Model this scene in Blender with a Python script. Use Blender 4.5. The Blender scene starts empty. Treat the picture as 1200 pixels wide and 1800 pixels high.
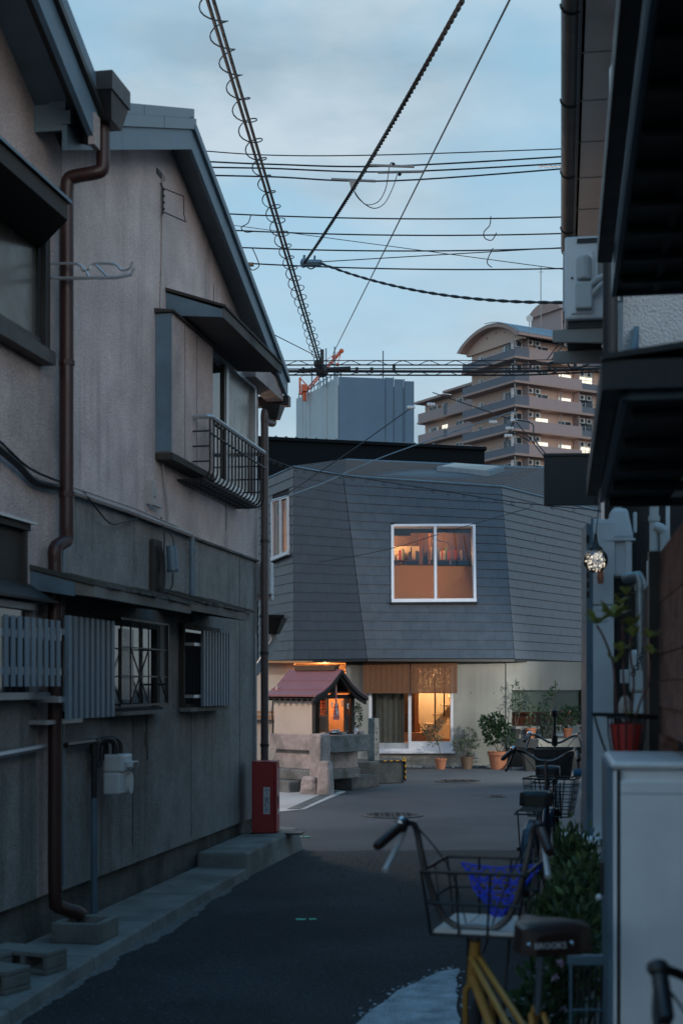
import bpy, math, random
from mathutils import Vector, Matrix
random.seed(7)
PI=math.pi; R=math.radians
SC=bpy.context.scene; COL=SC.collection
# ------------------------------------------------------------------ camera
F=2500.0; HX,HY=600.0,1205.0; EYE=1.6
cd=bpy.data.cameras.new('camera'); cam=bpy.data.objects.new('camera',cd); COL.objects.link(cam)
cam.location=(0,0,EYE); cam.rotation_euler=(PI/2,0,0)
cd.sensor_fit='VERTICAL'; cd.sensor_height=36; cd.sensor_width=24; cd.lens=50
cd.shift_x=0; cd.shift_y=(HY-900)/1800
cd.clip_start=0.05; cd.clip_end=3000
cd.dof.use_dof=True; cd.dof.focus_distance=24; cd.dof.aperture_fstop=3.6
SC.camera=cam
# ------------------------------------------------------------------ world: dusk sky
SUN_EL=R(11); SUN_ROT=R(156)
w=bpy.data.worlds.new('World'); SC.world=w; w.use_nodes=True
nt=w.node_tree; nt.nodes.clear()
def nn(t,**k):
    n=nt.nodes.new(t)
    for a,b in k.items(): setattr(n,a,b)
    return n
out=nn('ShaderNodeOutputWorld'); bg=nn('ShaderNodeBackground'); sky=nn('ShaderNodeTexSky')
sky.sky_type='NISHITA'; sky.sun_disc=False; sky.sun_elevation=SUN_EL; sky.sun_rotation=SUN_ROT
sky.air_density=1.0; sky.dust_density=0.6; sky.ozone_density=2.0
tc=nn('ShaderNodeTexCoord')
mp=nn('ShaderNodeMapping'); mp.inputs['Scale'].default_value=(3.2,3.2,8.0); mp.inputs['Location'].default_value=(3.1,0.4,0.75)
nz=nn('ShaderNodeTexNoise'); nz.inputs['Scale'].default_value=1.0; nz.inputs['Detail'].default_value=7; nz.inputs['Roughness'].default_value=0.55
nz.inputs['Distortion'].default_value=0.3
rp=nn('ShaderNodeValToRGB'); rp.color_ramp.elements[0].position=0.36; rp.color_ramp.elements[1].position=0.58
rp.color_ramp.elements[0].color=(0,0,0,1); rp.color_ramp.elements[1].color=(1,1,1,1)
mx=nn('ShaderNodeMix',data_type='RGBA')
nz2=nn('ShaderNodeTexNoise'); nz2.inputs['Scale'].default_value=2.1; nz2.inputs['Detail'].default_value=8
rp2=nn('ShaderNodeValToRGB'); rp2.color_ramp.elements[0].position=0.36; rp2.color_ramp.elements[1].position=0.62
CLD0=(1.38,1.90,2.32,1); CLD1=(2.30,2.78,3.12,1)
rp2.color_ramp.elements[0].color=CLD0; rp2.color_ramp.elements[1].color=CLD1
L=nt.links.new
L(tc.outputs['Generated'],mp.inputs['Vector']); L(mp.outputs['Vector'],nz.inputs['Vector']); L(mp.outputs['Vector'],nz2.inputs['Vector'])
L(nz.outputs['Fac'],rp.inputs['Fac']); L(nz2.outputs['Fac'],rp2.inputs['Fac'])
hz=nn('ShaderNodeMix',data_type='RGBA'); hz.inputs[0].default_value=0.85
sx_=nn('ShaderNodeSeparateXYZ'); nt.links.new(tc.outputs['Generated'],sx_.inputs[0])
gr_=nn('ShaderNodeValToRGB'); e_=gr_.color_ramp.elements; e_[0].position=0.0; e_[0].color=(2.15,2.74,3.12,1); e_[1].position=1.0; e_[1].color=(.2,1.8,3.8,1)
for p_,c_ in ((.13,(2.05,2.70,3.10,1)),(.26,(1.62,2.46,3.0,1)),(.42,(1.2,2.28,3.0,1))):
    q_=e_.new(p_); q_.color=c_
nt.links.new(sx_.outputs[2],gr_.inputs[0]); nt.links.new(gr_.outputs[0],hz.inputs[7])
L(sky.outputs['Color'],hz.inputs[6])
mul=nn('ShaderNodeMath',operation='MULTIPLY'); mul.inputs[1].default_value=0.95
L(rp.outputs['Color'],mul.inputs[0])
cf_=nn('ShaderNodeMapRange'); cf_.inputs['From Min'].default_value=.42; cf_.inputs['From Max'].default_value=.8; cf_.inputs['To Min'].default_value=1; cf_.inputs['To Max'].default_value=.15
L(sx_.outputs[2],cf_.inputs['Value']); mu2_=nn('ShaderNodeMath',operation='MULTIPLY'); L(mul.outputs[0],mu2_.inputs[0]); L(cf_.outputs[0],mu2_.inputs[1])
L(mu2_.outputs[0],mx.inputs[0]); L(hz.outputs[2],mx.inputs[6]); L(rp2.outputs['Color'],mx.inputs[7])
L(mx.outputs[2],bg.inputs['Color']); bg.inputs['Strength'].default_value=0.14
L(bg.outputs[0],out.inputs['Surface'])
# ------------------------------------------------------------------ sun (almost gone: a weak soft glow)
sl=bpy.data.lights.new('sun','SUN'); sl.energy=0.26; sl.angle=R(28); sl.color=(1,0.95,0.92)
so=bpy.data.objects.new('sun',sl); COL.objects.link(so)
sd=Vector((math.sin(SUN_ROT)*math.cos(SUN_EL),math.cos(SUN_ROT)*math.cos(SUN_EL),math.sin(SUN_EL)))
so.rotation_euler=sd.to_track_quat('Z','Y').to_euler()
SC.view_settings.view_transform='Standard'; SC.view_settings.look='None'
SC.view_settings.exposure=0.82; SC.view_settings.gamma=1.0; SC.view_settings.use_curve_mapping=False
SC.render.engine='CYCLES'
SC.cycles.use_denoising=True
SC.cycles.max_bounces=6; SC.cycles.transparent_max_bounces=12; SC.cycles.caustics_reflective=False; SC.cycles.caustics_refractive=False
SC.cycles.sample_clamp_indirect=4
# ------------------------------------------------------------------ frames
def W(px,py,Y): return Vector(((px-HX)/F*Y, Y, EYE+(HY-py)/F*Y))
def ground(px,py,z=0.0):
    Y=(EYE-z)*F/(py-HY); return Vector(((px-HX)/F*Y,Y,z))
class Frame:
    # a wall plane x = x0 + k*y ; local x across (to the right), local y along the wall
    def __init__(s,x0,k): s.x0=x0; s.th=math.atan(k); s.c=math.cos(s.th); s.s=math.sin(s.th); s.rz=-s.th
    def w(s,d,a,z): return Vector((s.x0+d*s.c+a*s.s, -d*s.s+a*s.c, z))
    def p(s,px,py,d=0):
        kx=(px-HX)/F; Y=(d+s.x0*s.c)/(kx*s.c-s.s)
        return ((kx*Y-s.x0)*s.s+Y*s.c, EYE+(HY-py)/F*Y)
    def a(s,px,d=0): return s.p(px,HY,d)[0]
LF=Frame(-3.37,0.182)      # left house fronts
RF=Frame(0.37,0.154)       # right house fronts
# ------------------------------------------------------------------ geometry
class G:
    def __init__(s): s.v=[]; s.f=[]
    def quad(s,*p):
        n=len(s.v); s.v+= [tuple(q) for q in p]; s.f.append(tuple(range(n,n+len(p)))); return s
    def hexa(s,b,t):
        n=len(s.v); s.v+=[tuple(q) for q in b]+[tuple(q) for q in t]
        s.f+=[(n+3,n+2,n+1,n),(n+4,n+5,n+6,n+7)]+[(n+i,n+(i+1)%4,n+4+(i+1)%4,n+4+i) for i in range(4)]; return s
    def box(s,x0,y0,z0,x1,y1,z1):
        if x0>x1: x0,x1=x1,x0
        if y0>y1: y0,y1=y1,y0
        if z0>z1: z0,z1=z1,z0
        return s.hexa([(x0,y0,z0),(x1,y0,z0),(x1,y1,z0),(x0,y1,z0)],[(x0,y0,z1),(x1,y0,z1),(x1,y1,z1),(x0,y1,z1)])
    def cbox(s,c,sx,sy,sz): return s.box(c[0]-sx/2,c[1]-sy/2,c[2]-sz/2,c[0]+sx/2,c[1]+sy/2,c[2]+sz/2)
    def prism(s,ring,vec):
        ring=[Vector(p) for p in ring]; vec=Vector(vec); k=len(ring); n=len(s.v)
        s.v+=[tuple(p) for p in ring]+[tuple(p+vec) for p in ring]
        s.f.append(tuple(range(n+k-1,n-1,-1))); s.f.append(tuple(range(n+k,n+2*k)))
        s.f+=[(n+i,n+(i+1)%k,n+k+(i+1)%k,n+k+i) for i in range(k)]; return s
    def tube(s,pts,r,n=6,cap=True,closed=False):
        pts=[Vector(p) for p in pts]; m=len(pts)
        rs=r if isinstance(r,(list,tuple)) else [r]*m
        base=len(s.v); prev=None
        for i,p in enumerate(pts):
            if closed: t=pts[(i+1)%m]-pts[i-1]
            else: t=(pts[min(i+1,m-1)]-pts[max(i-1,0)])
            if t.length<1e-9: t=Vector((0,0,1))
            t.normalize()
            if prev is None:
                u=t.cross(Vector((0,0,1)))
                if u.length<1e-3: u=t.cross(Vector((1,0,0)))
            else:
                u=prev-t*prev.dot(t)
                if u.length<1e-4: u=t.cross(Vector((0.3,1,0.2)))
            u.normalize(); prev=u; vv=t.cross(u)
            for k in range(n):
                a=2*PI*k/n; s.v.append(tuple(p+(u*math.cos(a)+vv*math.sin(a))*rs[i]))
        for i in range(m if closed else m-1):
            j=(i+1)%m
            for k in range(n):
                k2=(k+1)%n; s.f.append((base+i*n+k,base+i*n+k2,base+j*n+k2,base+j*n+k))
        if cap and not closed:
            s.f.append(tuple(base+k for k in range(n-1,-1,-1))); s.f.append(tuple(base+(m-1)*n+k for k in range(n)))
        return s
    def lathe(s,c,prof,n=16,axis='z'):
        base=len(s.v); c=Vector(c)
        for (r,h) in prof:
            for k in range(n):
                a=2*PI*k/n; x,y=r*math.cos(a),r*math.sin(a)
                q={'z':(x,y,h),'x':(h,x,y),'y':(y,h,x)}[axis]
                s.v.append(tuple(c+Vector(q)))
        for i in range(len(prof)-1):
            for k in range(n):
                k2=(k+1)%n; s.f.append((base+i*n+k,base+i*n+k2,base+(i+1)*n+k2,base+(i+1)*n+k))
        s.f.append(tuple(base+k for k in range(n-1,-1,-1))); s.f.append(tuple(base+(len(prof)-1)*n+k for k in range(n)))
        return s
    def ball(s,c,r,n=10,m=6,sc=(1,1,1)):
        prof=[(r*math.sin(PI*(i+.001)/(m+.002)),-r*math.cos(PI*(i+.001)/(m+.002))) for i in range(m+1)]
        b=len(s.v); s.lathe((0,0,0),prof,n)
        for i in range(b,len(s.v)):
            q=s.v[i]; s.v[i]=(c[0]+q[0]*sc[0],c[1]+q[1]*sc[1],c[2]+q[2]*sc[2])
        return s
    def torus(s,c,R_,r,n=24,k=6,axis='y'):
        pts=[]
        for i in range(n):
            a=2*PI*i/n; u,v=R_*math.cos(a),R_*math.sin(a)
            pts.append(Vector(c)+Vector({'y':(u,0,v),'x':(0,u,v),'z':(u,v,0)}[axis]))
        return s.tube(pts,r,k,closed=True)
    def leaf(s,p,d,l,wd,up=None):
        p=Vector(p); d=Vector(d).normalized()
        sd_=d.cross(Vector(up) if up is not None else Vector((random.uniform(-1,1),random.uniform(-1,1),random.uniform(-1,1))))
        if sd_.length<1e-3: sd_=d.cross(Vector((1,0,0)))
        sd_.normalize(); nrm=sd_.cross(d)
        n=len(s.v); s.v+=[tuple(p),tuple(p+d*l*.5+sd_*wd/2+nrm*wd*.15),tuple(p+d*l),tuple(p+d*l*.5-sd_*wd/2+nrm*wd*.15)]
        s.f+=[(n,n+1,n+2),(n,n+2,n+3)]; return s
    def xf(s,M):
        s.v=[tuple(M@Vector(q)) for q in s.v]; return s
def smooth_path(pts,n=5):
    P=[Vector(p) for p in pts]; o=[]
    for i in range(len(P)-1):
        p0=P[max(i-1,0)];p1=P[i];p2=P[i+1];p3=P[min(i+2,len(P)-1)]
        for k in range(n):
            t=k/n; o.append(0.5*((2*p1)+(p2-p0)*t+(2*p0-5*p1+4*p2-p3)*t*t+(3*p1-p0-3*p2+p3)*t**3))
    o.append(P[-1]); return o
def sag(a,b,drop,n=16):
    a=Vector(a);b=Vector(b); return [a.lerp(b,i/n)-Vector((0,0,drop*4*(i/n)*(1-i/n))) for i in range(n+1)]
# ------------------------------------------------------------------ objects
def tag(o,label=None,cat=None,group=None,kind=None):
    if label: o['label']=label
    if cat: o['category']=cat
    if group: o['group']=group
    if kind: o['kind']=kind
    return o
def root(name,label,cat,loc=(0,0,0),rz=0,group=None):
    o=bpy.data.objects.new(name,None); COL.objects.link(o); o.location=loc; o.rotation_euler=(0,0,rz); o.empty_display_size=.1
    return tag(o,label,cat,group)
def mesh(name,g,m,smooth=False):
    me=bpy.data.meshes.new(name); me.from_pydata(g.v,[],g.f); me.update()
    if m is not None: me.materials.append(m)
    if smooth:
        me.polygons.foreach_set('use_smooth',[True]*len(me.polygons))
        try: me.set_sharp_from_angle(angle=R(50))
        except Exception: pass
    return me
def rootmat(p):
    M=Matrix.Translation(p.location)@p.rotation_euler.to_matrix().to_4x4()
    return rootmat(p.parent)@M if p.parent else M
def N(name,g,m,parent=None,smooth=False,bevel=0,world=False,label=None,kind=None,loc=None,rz=0):
    if world and parent is not None: g.xf(rootmat(parent).inverted())
    o=bpy.data.objects.new(name,mesh(name,g,m,smooth) if isinstance(g,G) else g); COL.objects.link(o)
    if parent is not None: o.parent=parent
    if loc is not None: o.location=loc
    if rz: o.rotation_euler=(0,0,rz)
    if bevel:
        b=o.modifiers.new('b','BEVEL'); b.width=bevel; b.segments=2; b.limit_method='ANGLE'; b.angle_limit=R(40)
    return tag(o,label,None,None,kind)
def T(name,g,m,label,cat,loc=(0,0,0),rz=0,group=None,world=False,smooth=False,bevel=0):
    # a thing that is one mesh
    if world: g.xf((Matrix.Translation(loc)@Matrix.Rotation(rz,4,'Z')).inverted())
    o=N(name,g,m,None,smooth,bevel); o.location=loc; o.rotation_euler=(0,0,rz); return tag(o,label,cat,group)
KIDS={}
def copy_tree(o,parent=None):
    if not KIDS:
        for c in SC.objects:
            if c.parent: KIDS.setdefault(c.parent.name,[]).append(c)
    c=o.copy(); COL.objects.link(c); c.parent=parent
    for ch in KIDS.get(o.name,[]): copy_tree(ch,c)
    return c
def dup(o,loc,rz,label):
    KIDS.clear(); c=copy_tree(o); c.location=loc; c.rotation_euler=(0,0,rz); c['label']=label; return c
def text(body,size,m,parent,loc,rot,name='lettering',depth=.001,vert=False):
    cu=bpy.data.curves.new(name,'FONT'); cu.body='\n'.join(body) if vert else body; cu.size=size; cu.align_x='CENTER'; cu.align_y='CENTER'; cu.extrude=depth
    if vert: cu.space_line=.86
    cu.resolution_u=2
    cu.materials.append(m)
    o=bpy.data.objects.new(name,cu); COL.objects.link(o); bpy.context.view_layer.update()
    me=bpy.data.meshes.new_from_object(o.evaluated_get(bpy.context.evaluated_depsgraph_get())); bpy.data.objects.remove(o)
    o=bpy.data.objects.new(name,me); COL.objects.link(o); o.parent=parent; o.location=loc; o.rotation_euler=rot; return o
# ------------------------------------------------------------------ materials
def mat(name,c,rough=.8,metal=0,var=.18,scale=6,streak=0,bump=.15,bscale=60,rnd=0,c2=None,c2pos=(.45,.65),c2scale=2,spec=.5,streakc=None,stretch=(9,9,.5),emit=None,aniso=None,speck=0,speckscale=90):
    m=bpy.data.materials.new(name); m.use_nodes=True; t=m.node_tree; b=t.nodes['Principled BSDF']
    def A(ty,**k):
        n=t.nodes.new(ty)
        for a,v in k.items(): setattr(n,a,v)
        return n
    b.inputs['Roughness'].default_value=rough; b.inputs['Metallic'].default_value=metal; b.inputs['Specular IOR Level'].default_value=spec
    co=A('ShaderNodeTexCoord'); vec=co.outputs['Object']
    n1=A('ShaderNodeTexNoise'); n1.inputs['Scale'].default_value=scale; n1.inputs['Detail'].default_value=6; n1.inputs['Roughness'].default_value=.6
    if aniso:
        am=A('ShaderNodeMapping'); am.inputs['Scale'].default_value=aniso; t.links.new(vec,am.inputs['Vector']); t.links.new(am.outputs[0],n1.inputs['Vector'])
    else: t.links.new(vec,n1.inputs['Vector'])
    r1=A('ShaderNodeMapRange'); r1.inputs['From Min'].default_value=.25; r1.inputs['From Max'].default_value=.75
    r1.inputs['To Min'].default_value=1-var; r1.inputs['To Max'].default_value=1+var
    t.links.new(n1.outputs['Fac'],r1.inputs['Value'])
    col=None
    base=A('ShaderNodeRGB'); base.outputs[0].default_value=(*c,1); col=base.outputs[0]
    if c2:
        n2=A('ShaderNodeTexNoise'); n2.inputs['Scale'].default_value=c2scale; n2.inputs['Detail'].default_value=5; t.links.new(vec,n2.inputs['Vector'])
        rr=A('ShaderNodeMapRange'); rr.inputs['From Min'].default_value=c2pos[0]; rr.inputs['From Max'].default_value=c2pos[1]; t.links.new(n2.outputs['Fac'],rr.inputs['Value'])
        x=A('ShaderNodeMix',data_type='RGBA'); t.links.new(rr.outputs[0],x.inputs[0]); t.links.new(col,x.inputs[6]); x.inputs[7].default_value=(*c2,1); col=x.outputs[2]
    if streak:
        ma=A('ShaderNodeMapping'); ma.inputs['Scale'].default_value=stretch; t.links.new(vec,ma.inputs['Vector'])
        n3=A('ShaderNodeTexNoise'); n3.inputs['Scale'].default_value=1; n3.inputs['Detail'].default_value=6; n3.inputs['Roughness'].default_value=.65; t.links.new(ma.outputs[0],n3.inputs['Vector'])
        rs=A('ShaderNodeMapRange'); rs.inputs['From Min'].default_value=.48; rs.inputs['From Max'].default_value=.72; rs.inputs['To Max'].default_value=streak; t.links.new(n3.outputs['Fac'],rs.inputs['Value'])
        nm_=A('ShaderNodeTexNoise'); nm_.inputs['Scale'].default_value=1.1; nm_.inputs['Detail'].default_value=4; t.links.new(vec,nm_.inputs['Vector']); rm_=A('ShaderNodeMapRange'); rm_.inputs['From Min'].default_value=.38; rm_.inputs['From Max'].default_value=.62; t.links.new(nm_.outputs['Fac'],rm_.inputs['Value'])
        mm_=A('ShaderNodeMath',operation='MULTIPLY'); t.links.new(rs.outputs[0],mm_.inputs[0]); t.links.new(rm_.outputs[0],mm_.inputs[1])
        x=A('ShaderNodeMix',data_type='RGBA'); t.links.new(mm_.outputs[0],x.inputs[0]); t.links.new(col,x.inputs[6]); x.inputs[7].default_value=(*(streakc or (c[0]*.3,c[1]*.3,c[2]*.32)),1); col=x.outputs[2]
    mu=A('ShaderNodeMix',data_type='RGBA',blend_type='MULTIPLY'); mu.inputs[0].default_value=1; t.links.new(col,mu.inputs[6])
    if speck:
        ns=A('ShaderNodeTexNoise'); ns.inputs['Scale'].default_value=speckscale; ns.inputs['Detail'].default_value=2; t.links.new(vec,ns.inputs['Vector']); rq=A('ShaderNodeMapRange'); rq.inputs['From Min'].default_value=.3; rq.inputs['From Max'].default_value=.7; rq.inputs['To Min'].default_value=1-speck; rq.inputs['To Max'].default_value=1+speck; t.links.new(ns.outputs['Fac'],rq.inputs['Value'])
        mq=A('ShaderNodeMath',operation='MULTIPLY'); t.links.new(rq.outputs[0],mq.inputs[0]); t.links.new(r1.outputs[0],mq.inputs[1]); r1=mq
    if rnd:
        oi=A('ShaderNodeObjectInfo'); rr=A('ShaderNodeMapRange'); rr.inputs['To Min'].default_value=1-rnd; rr.inputs['To Max'].default_value=1+rnd; t.links.new(oi.outputs['Random'],rr.inputs['Value'])
        ml=A('ShaderNodeMath',operation='MULTIPLY'); t.links.new(rr.outputs[0],ml.inputs[0]); t.links.new(r1.outputs[0],ml.inputs[1]); t.links.new(ml.outputs[0],mu.inputs[7])
    else: t.links.new(r1.outputs[0],mu.inputs[7])
    t.links.new(mu.outputs[2],b.inputs['Base Color'])
    if bump:
        nb=A('ShaderNodeTexNoise'); nb.inputs['Scale'].default_value=bscale; nb.inputs['Detail'].default_value=4; t.links.new(vec,nb.inputs['Vector'])
        bu=A('ShaderNodeBump'); bu.inputs['Strength'].default_value=bump; bu.inputs['Distance'].default_value=.02; t.links.new(nb.outputs['Fac'],bu.inputs['Height']); t.links.new(bu.outputs[0],b.inputs['Normal'])
    rv=A('ShaderNodeMapRange'); rv.inputs['From Min'].default_value=.25; rv.inputs['From Max'].default_value=.75; rv.inputs['To Min'].default_value=max(0,rough-.08); rv.inputs['To Max'].default_value=min(1,rough+.08)
    t.links.new(n1.outputs['Fac'],rv.inputs['Value']); t.links.new(rv.outputs[0],b.inputs['Roughness'])
    if emit:
        b.inputs['Emission Color'].default_value=(*emit[0],1); b.inputs['Emission Strength'].default_value=emit[1]
    return m
def emis(name,c,s):
    m=bpy.data.materials.new(name); m.use_nodes=True; b=m.node_tree.nodes['Principled BSDF']
    b.inputs['Base Color'].default_value=(*[min(.8,q) for q in c],1); b.inputs['Emission Color'].default_value=(*c,1); b.inputs['Emission Strength'].default_value=s; return m
def glass(name,tint=(1,1,1),refl=.06,rough=.02):
    m=bpy.data.materials.new(name); m.use_nodes=True; t=m.node_tree; t.nodes.clear()
    o=t.nodes.new('ShaderNodeOutputMaterial'); a=t.nodes.new('ShaderNodeBsdfTransparent'); g=t.nodes.new('ShaderNodeBsdfGlossy'); x=t.nodes.new('ShaderNodeMixShader'); fr=t.nodes.new('ShaderNodeFresnel')
    a.inputs[0].default_value=(*tint,1); g.inputs['Roughness'].default_value=rough; fr.inputs[0].default_value=1.45
    ad=t.nodes.new('ShaderNodeMath'); ad.inputs[1].default_value=refl; t.links.new(fr.outputs[0],ad.inputs[0])
    t.links.new(ad.outputs[0],x.inputs[0]); t.links.new(a.outputs[0],x.inputs[1]); t.links.new(g.outputs[0],x.inputs[2]); t.links.new(x.outputs[0],o.inputs[0]); return m
def leafmat(name,c,var=.45,trans=.25,c2=None):
    m=bpy.data.materials.new(name); m.use_nodes=True; t=m.node_tree; b=t.nodes['Principled BSDF']
    ge=t.nodes.new('ShaderNodeNewGeometry'); mr=t.nodes.new('ShaderNodeMapRange'); mr.inputs['To Min'].default_value=1-var; mr.inputs['To Max'].default_value=1+var
    mu=t.nodes.new('ShaderNodeMix'); mu.data_type='RGBA'; mu.blend_type='MULTIPLY'; mu.inputs[0].default_value=1
    t.links.new(ge.outputs['Random Per Island'],mr.inputs['Value']); t.links.new(mr.outputs[0],mu.inputs[7])
    if c2:
        x=t.nodes.new('ShaderNodeMix'); x.data_type='RGBA'; x.inputs[6].default_value=(*c,1); x.inputs[7].default_value=(*c2,1); t.links.new(ge.outputs['Random Per Island'],x.inputs[0]); t.links.new(x.outputs[2],mu.inputs[6])
    else: mu.inputs[6].default_value=(*c,1)
    t.links.new(mu.outputs[2],b.inputs['Base Color']); b.inputs['Roughness'].default_value=.5
    tr=t.nodes.new('ShaderNodeBsdfTranslucent'); t.links.new(mu.outputs[2],tr.inputs[0]); mx_=t.nodes.new('ShaderNodeMixShader'); mx_.inputs[0].default_value=trans
    t.links.new(b.outputs[0],mx_.inputs[1]); t.links.new(tr.outputs[0],mx_.inputs[2]); t.links.new(mx_.outputs[0],t.nodes['Material Output'].inputs[0]); return m
M={}
M['asph_new']=mat('new_asphalt',(.010,.016,.022),.88,var=.3,scale=1.7,bump=.9,bscale=120,c2=(.026,.036,.046),c2scale=.9,speck=.85,speckscale=75)
M['asph_old']=mat('old_asphalt',(.074,.077,.083),.92,var=.22,scale=1.3,bump=.6,bscale=90,speck=.5,speckscale=60,c2=(.05,.053,.059),c2scale=.5)
M['asph_p']=mat('patched_asphalt',(.016,.024,.031),.9,var=.3,scale=3,bump=.8,bscale=100,speck=.7,speckscale=60); M['tar']=mat('tar_crack',(.004,.005,.006),.7,bump=0)
M['conc']=mat('concrete',(.20,.20,.19),.9,var=.25,scale=4,bump=.35,bscale=45,c2=(.12,.12,.115),c2scale=2.2,streak=.35)
M['conc_d']=mat('dark_concrete',(.11,.115,.11),.92,var=.3,scale=5,bump=.5,bscale=40,c2=(.05,.055,.05),c2scale=3,streak=.4)
M['conc_l']=mat('pale_concrete',(.42,.40,.38),.9,var=.12,scale=3,bump=.2,bscale=50,c2=(.34,.33,.31),c2scale=1.2)
M['slatewall']=mat('cast_concrete',(.27,.265,.24),.85,var=.2,scale=2.2,bump=.2,bscale=30,c2=(.19,.185,.165),c2scale=1.1,streak=.35,stretch=(5,5,.3))
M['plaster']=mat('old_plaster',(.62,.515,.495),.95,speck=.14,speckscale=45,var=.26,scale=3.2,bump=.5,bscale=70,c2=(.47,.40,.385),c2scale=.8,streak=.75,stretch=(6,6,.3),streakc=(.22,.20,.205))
M['plaster_g']=mat('shaded_grey_plaster',(.245,.247,.245),.95,speck=.16,speckscale=45,var=.32,scale=3.4,bump=.5,bscale=70,c2=(.22,.215,.205),c2scale=1,streak=.9,stretch=(7,7,.4),streakc=(.085,.085,.085))  # part of the shade on the lower left walls is put into this grey
M['plaster_b']=mat('rough_plaster',(.55,.45,.43),.95,speck=.15,speckscale=50,var=.24,scale=3,bump=.7,bscale=90,c2=(.38,.32,.31),c2scale=.9,streak=.4,stretch=(5,5,.35))
M['bluemetal']=mat('sky_tinted_blue_metal',(.10,.16,.21),.5,var=.25,scale=5,bump=.1,streak=.4)  # blue also carries the sky light on eave edges and awning ends
M['roofmetal']=mat('roof_sheet',(.12,.17,.20),.45,var=.25,scale=4,bump=.1)
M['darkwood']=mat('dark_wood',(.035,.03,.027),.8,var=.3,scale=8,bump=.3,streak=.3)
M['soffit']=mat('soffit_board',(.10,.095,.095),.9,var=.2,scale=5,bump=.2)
M['redpipe']=mat('red_brown_pipe',(.040,.015,.014),.45,var=.2,scale=8,bump=.05)
M['brownpipe']=mat('brown_pipe',(.10,.075,.072),.45,var=.2,scale=8,bump=.05)
M['greypipe']=mat('grey_pipe',(.30,.29,.28),.5,var=.15,bump=.05)
M['alum']=mat('aluminium',(.45,.47,.5),.4,metal=.6,var=.1,bump=.03)
M['alum_w']=mat('white_aluminium',(.62,.62,.66),.4,metal=.1,var=.06,bump=.02)
M['blueslat']=mat('blue_grey_slat',(.13,.18,.23),.5,var=.15,bump=.05,rnd=.12)
M['darkmetal']=mat('dark_metal',(.02,.02,.023),.5,var=.3,bump=.05)
M['black']=mat('black_plastic',(.014,.014,.016),.45,var=.2,bump=.03)
M['cable']=mat('cable_sheath',(.012,.013,.016),.6,var=.2,bump=0)
M['greycable']=mat('grey_cable',(.38,.36,.36),.6,var=.15,bump=.03)
M['darkglass']=mat('dark_glass',(.012,.015,.018),.06,var=.2,bump=0,spec=.6)
M['blindpane']=mat('drawn_blind',(.085,.08,.07),.25,var=.1,bump=.02,streak=.15)
M['palepane']=mat('obscured_glass',(.12,.14,.14),.25,var=.15,bump=.05)
M['redbox']=mat('red_paint',(.36,.022,.025),.4,var=.12,bump=.03)
M['white']=mat('white_paint',(.75,.76,.78),.45,var=.05,bump=.02)
M['whitebox']=mat('white_enamel',(.80,.81,.84),.38,var=.06,scale=2,bump=.015,bscale=12,streak=.14,stretch=(14,14,.6),c2=(.72,.73,.77),c2scale=3)
M['offwhite']=mat('off_white_plastic',(.55,.56,.56),.5,var=.08,bump=.02)
M['meter']=mat('meter_plastic',(.54,.57,.60),.45,var=.1,bump=.02)
M['stucco']=mat('white_stucco',(.62,.62,.63),.95,var=.12,scale=8,bump=1.0,bscale=60)
M['slate']=mat('slate_tile',(.056,.066,.083),.38,var=.16,scale=6,bump=.1,bscale=50,rnd=.05,spec=.45)
M['slateroof']=mat('slate_roofing',(.075,.083,.095),.6,var=.25,scale=3,bump=.3,bscale=30)
M['blacksheet']=mat('black_sheet_metal',(.012,.015,.018),.55,var=.35,bump=.08,streak=.4,streakc=(.03,.022,.017))
M['trueblack']=mat('matt_black_sheet',(.005,.008,.011),.8,var=.2,bump=.05,spec=.1); M['grit']=mat('road_grit',(.10,.12,.135),.9,var=.5,scale=30,bump=0)
M['shrineroof']=mat('red_sheet_roof',(.24,.095,.10),.55,var=.15,scale=5,bump=.05,streak=.2)
M['shrinewall']=mat('cream_render',(.56,.47,.40),.92,var=.1,scale=3,bump=.15,streak=.18,stretch=(6,6,.5))
M['stone']=mat('granite',(.20,.20,.195),.9,var=.35,scale=18,bump=.5,bscale=50,c2=(.12,.12,.11),c2scale=4)
M['stone_p']=mat('pink_granite',(.40,.33,.31),.9,var=.25,scale=14,bump=.5,bscale=40,c2=(.25,.22,.2),c2scale=4)
M['stone_k']=mat('dark_stone',(.05,.052,.055),.9,var=.35,scale=9,bump=.6,bscale=35,c2=(.09,.09,.085),c2scale=4)
M['timber']=mat('brown_timber',(.10,.055,.03),.7,var=.3,scale=6,bump=.25,streak=.35)
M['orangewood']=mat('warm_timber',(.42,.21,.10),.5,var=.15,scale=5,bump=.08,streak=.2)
M['cream']=mat('cream_wall',(.62,.52,.38),.9,var=.05,bump=.05)
M['bamboo']=mat('bamboo_slats',(.17,.065,.022),.65,var=.35,scale=9,bump=.2,rnd=.3,aniso=(1,1,12))
M['cord']=mat('dark_cord',(.05,.03,.02),.8,bump=0)
M['curtain']=mat('grey_green_curtain',(.22,.235,.21),.95,var=.1,bump=.1)
M['terra']=mat('terracotta',(.36,.14,.075),.8,var=.18,scale=9,bump=.12,bscale=40,streak=.2)
M['terra_b']=mat('brown_glazed_pot',(.13,.085,.06),.5,var=.2,bump=.1)
M['darkpot']=mat('dark_planter',(.02,.022,.024),.6,var=.3,bump=.1)
M['soil']=mat('soil',(.03,.022,.017),.95,var=.4,scale=20,bump=.6)
M['beige_j']=mat('soffit_joint',(.30,.27,.25),.9,bump=0)
M['bark']=mat('bark',(.075,.06,.045),.9,var=.3,scale=20,bump=.4)
M['brick_p']=mat('pink_tile_cladding',(.62,.43,.35),.85,var=.08,scale=3,bump=.05)
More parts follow.
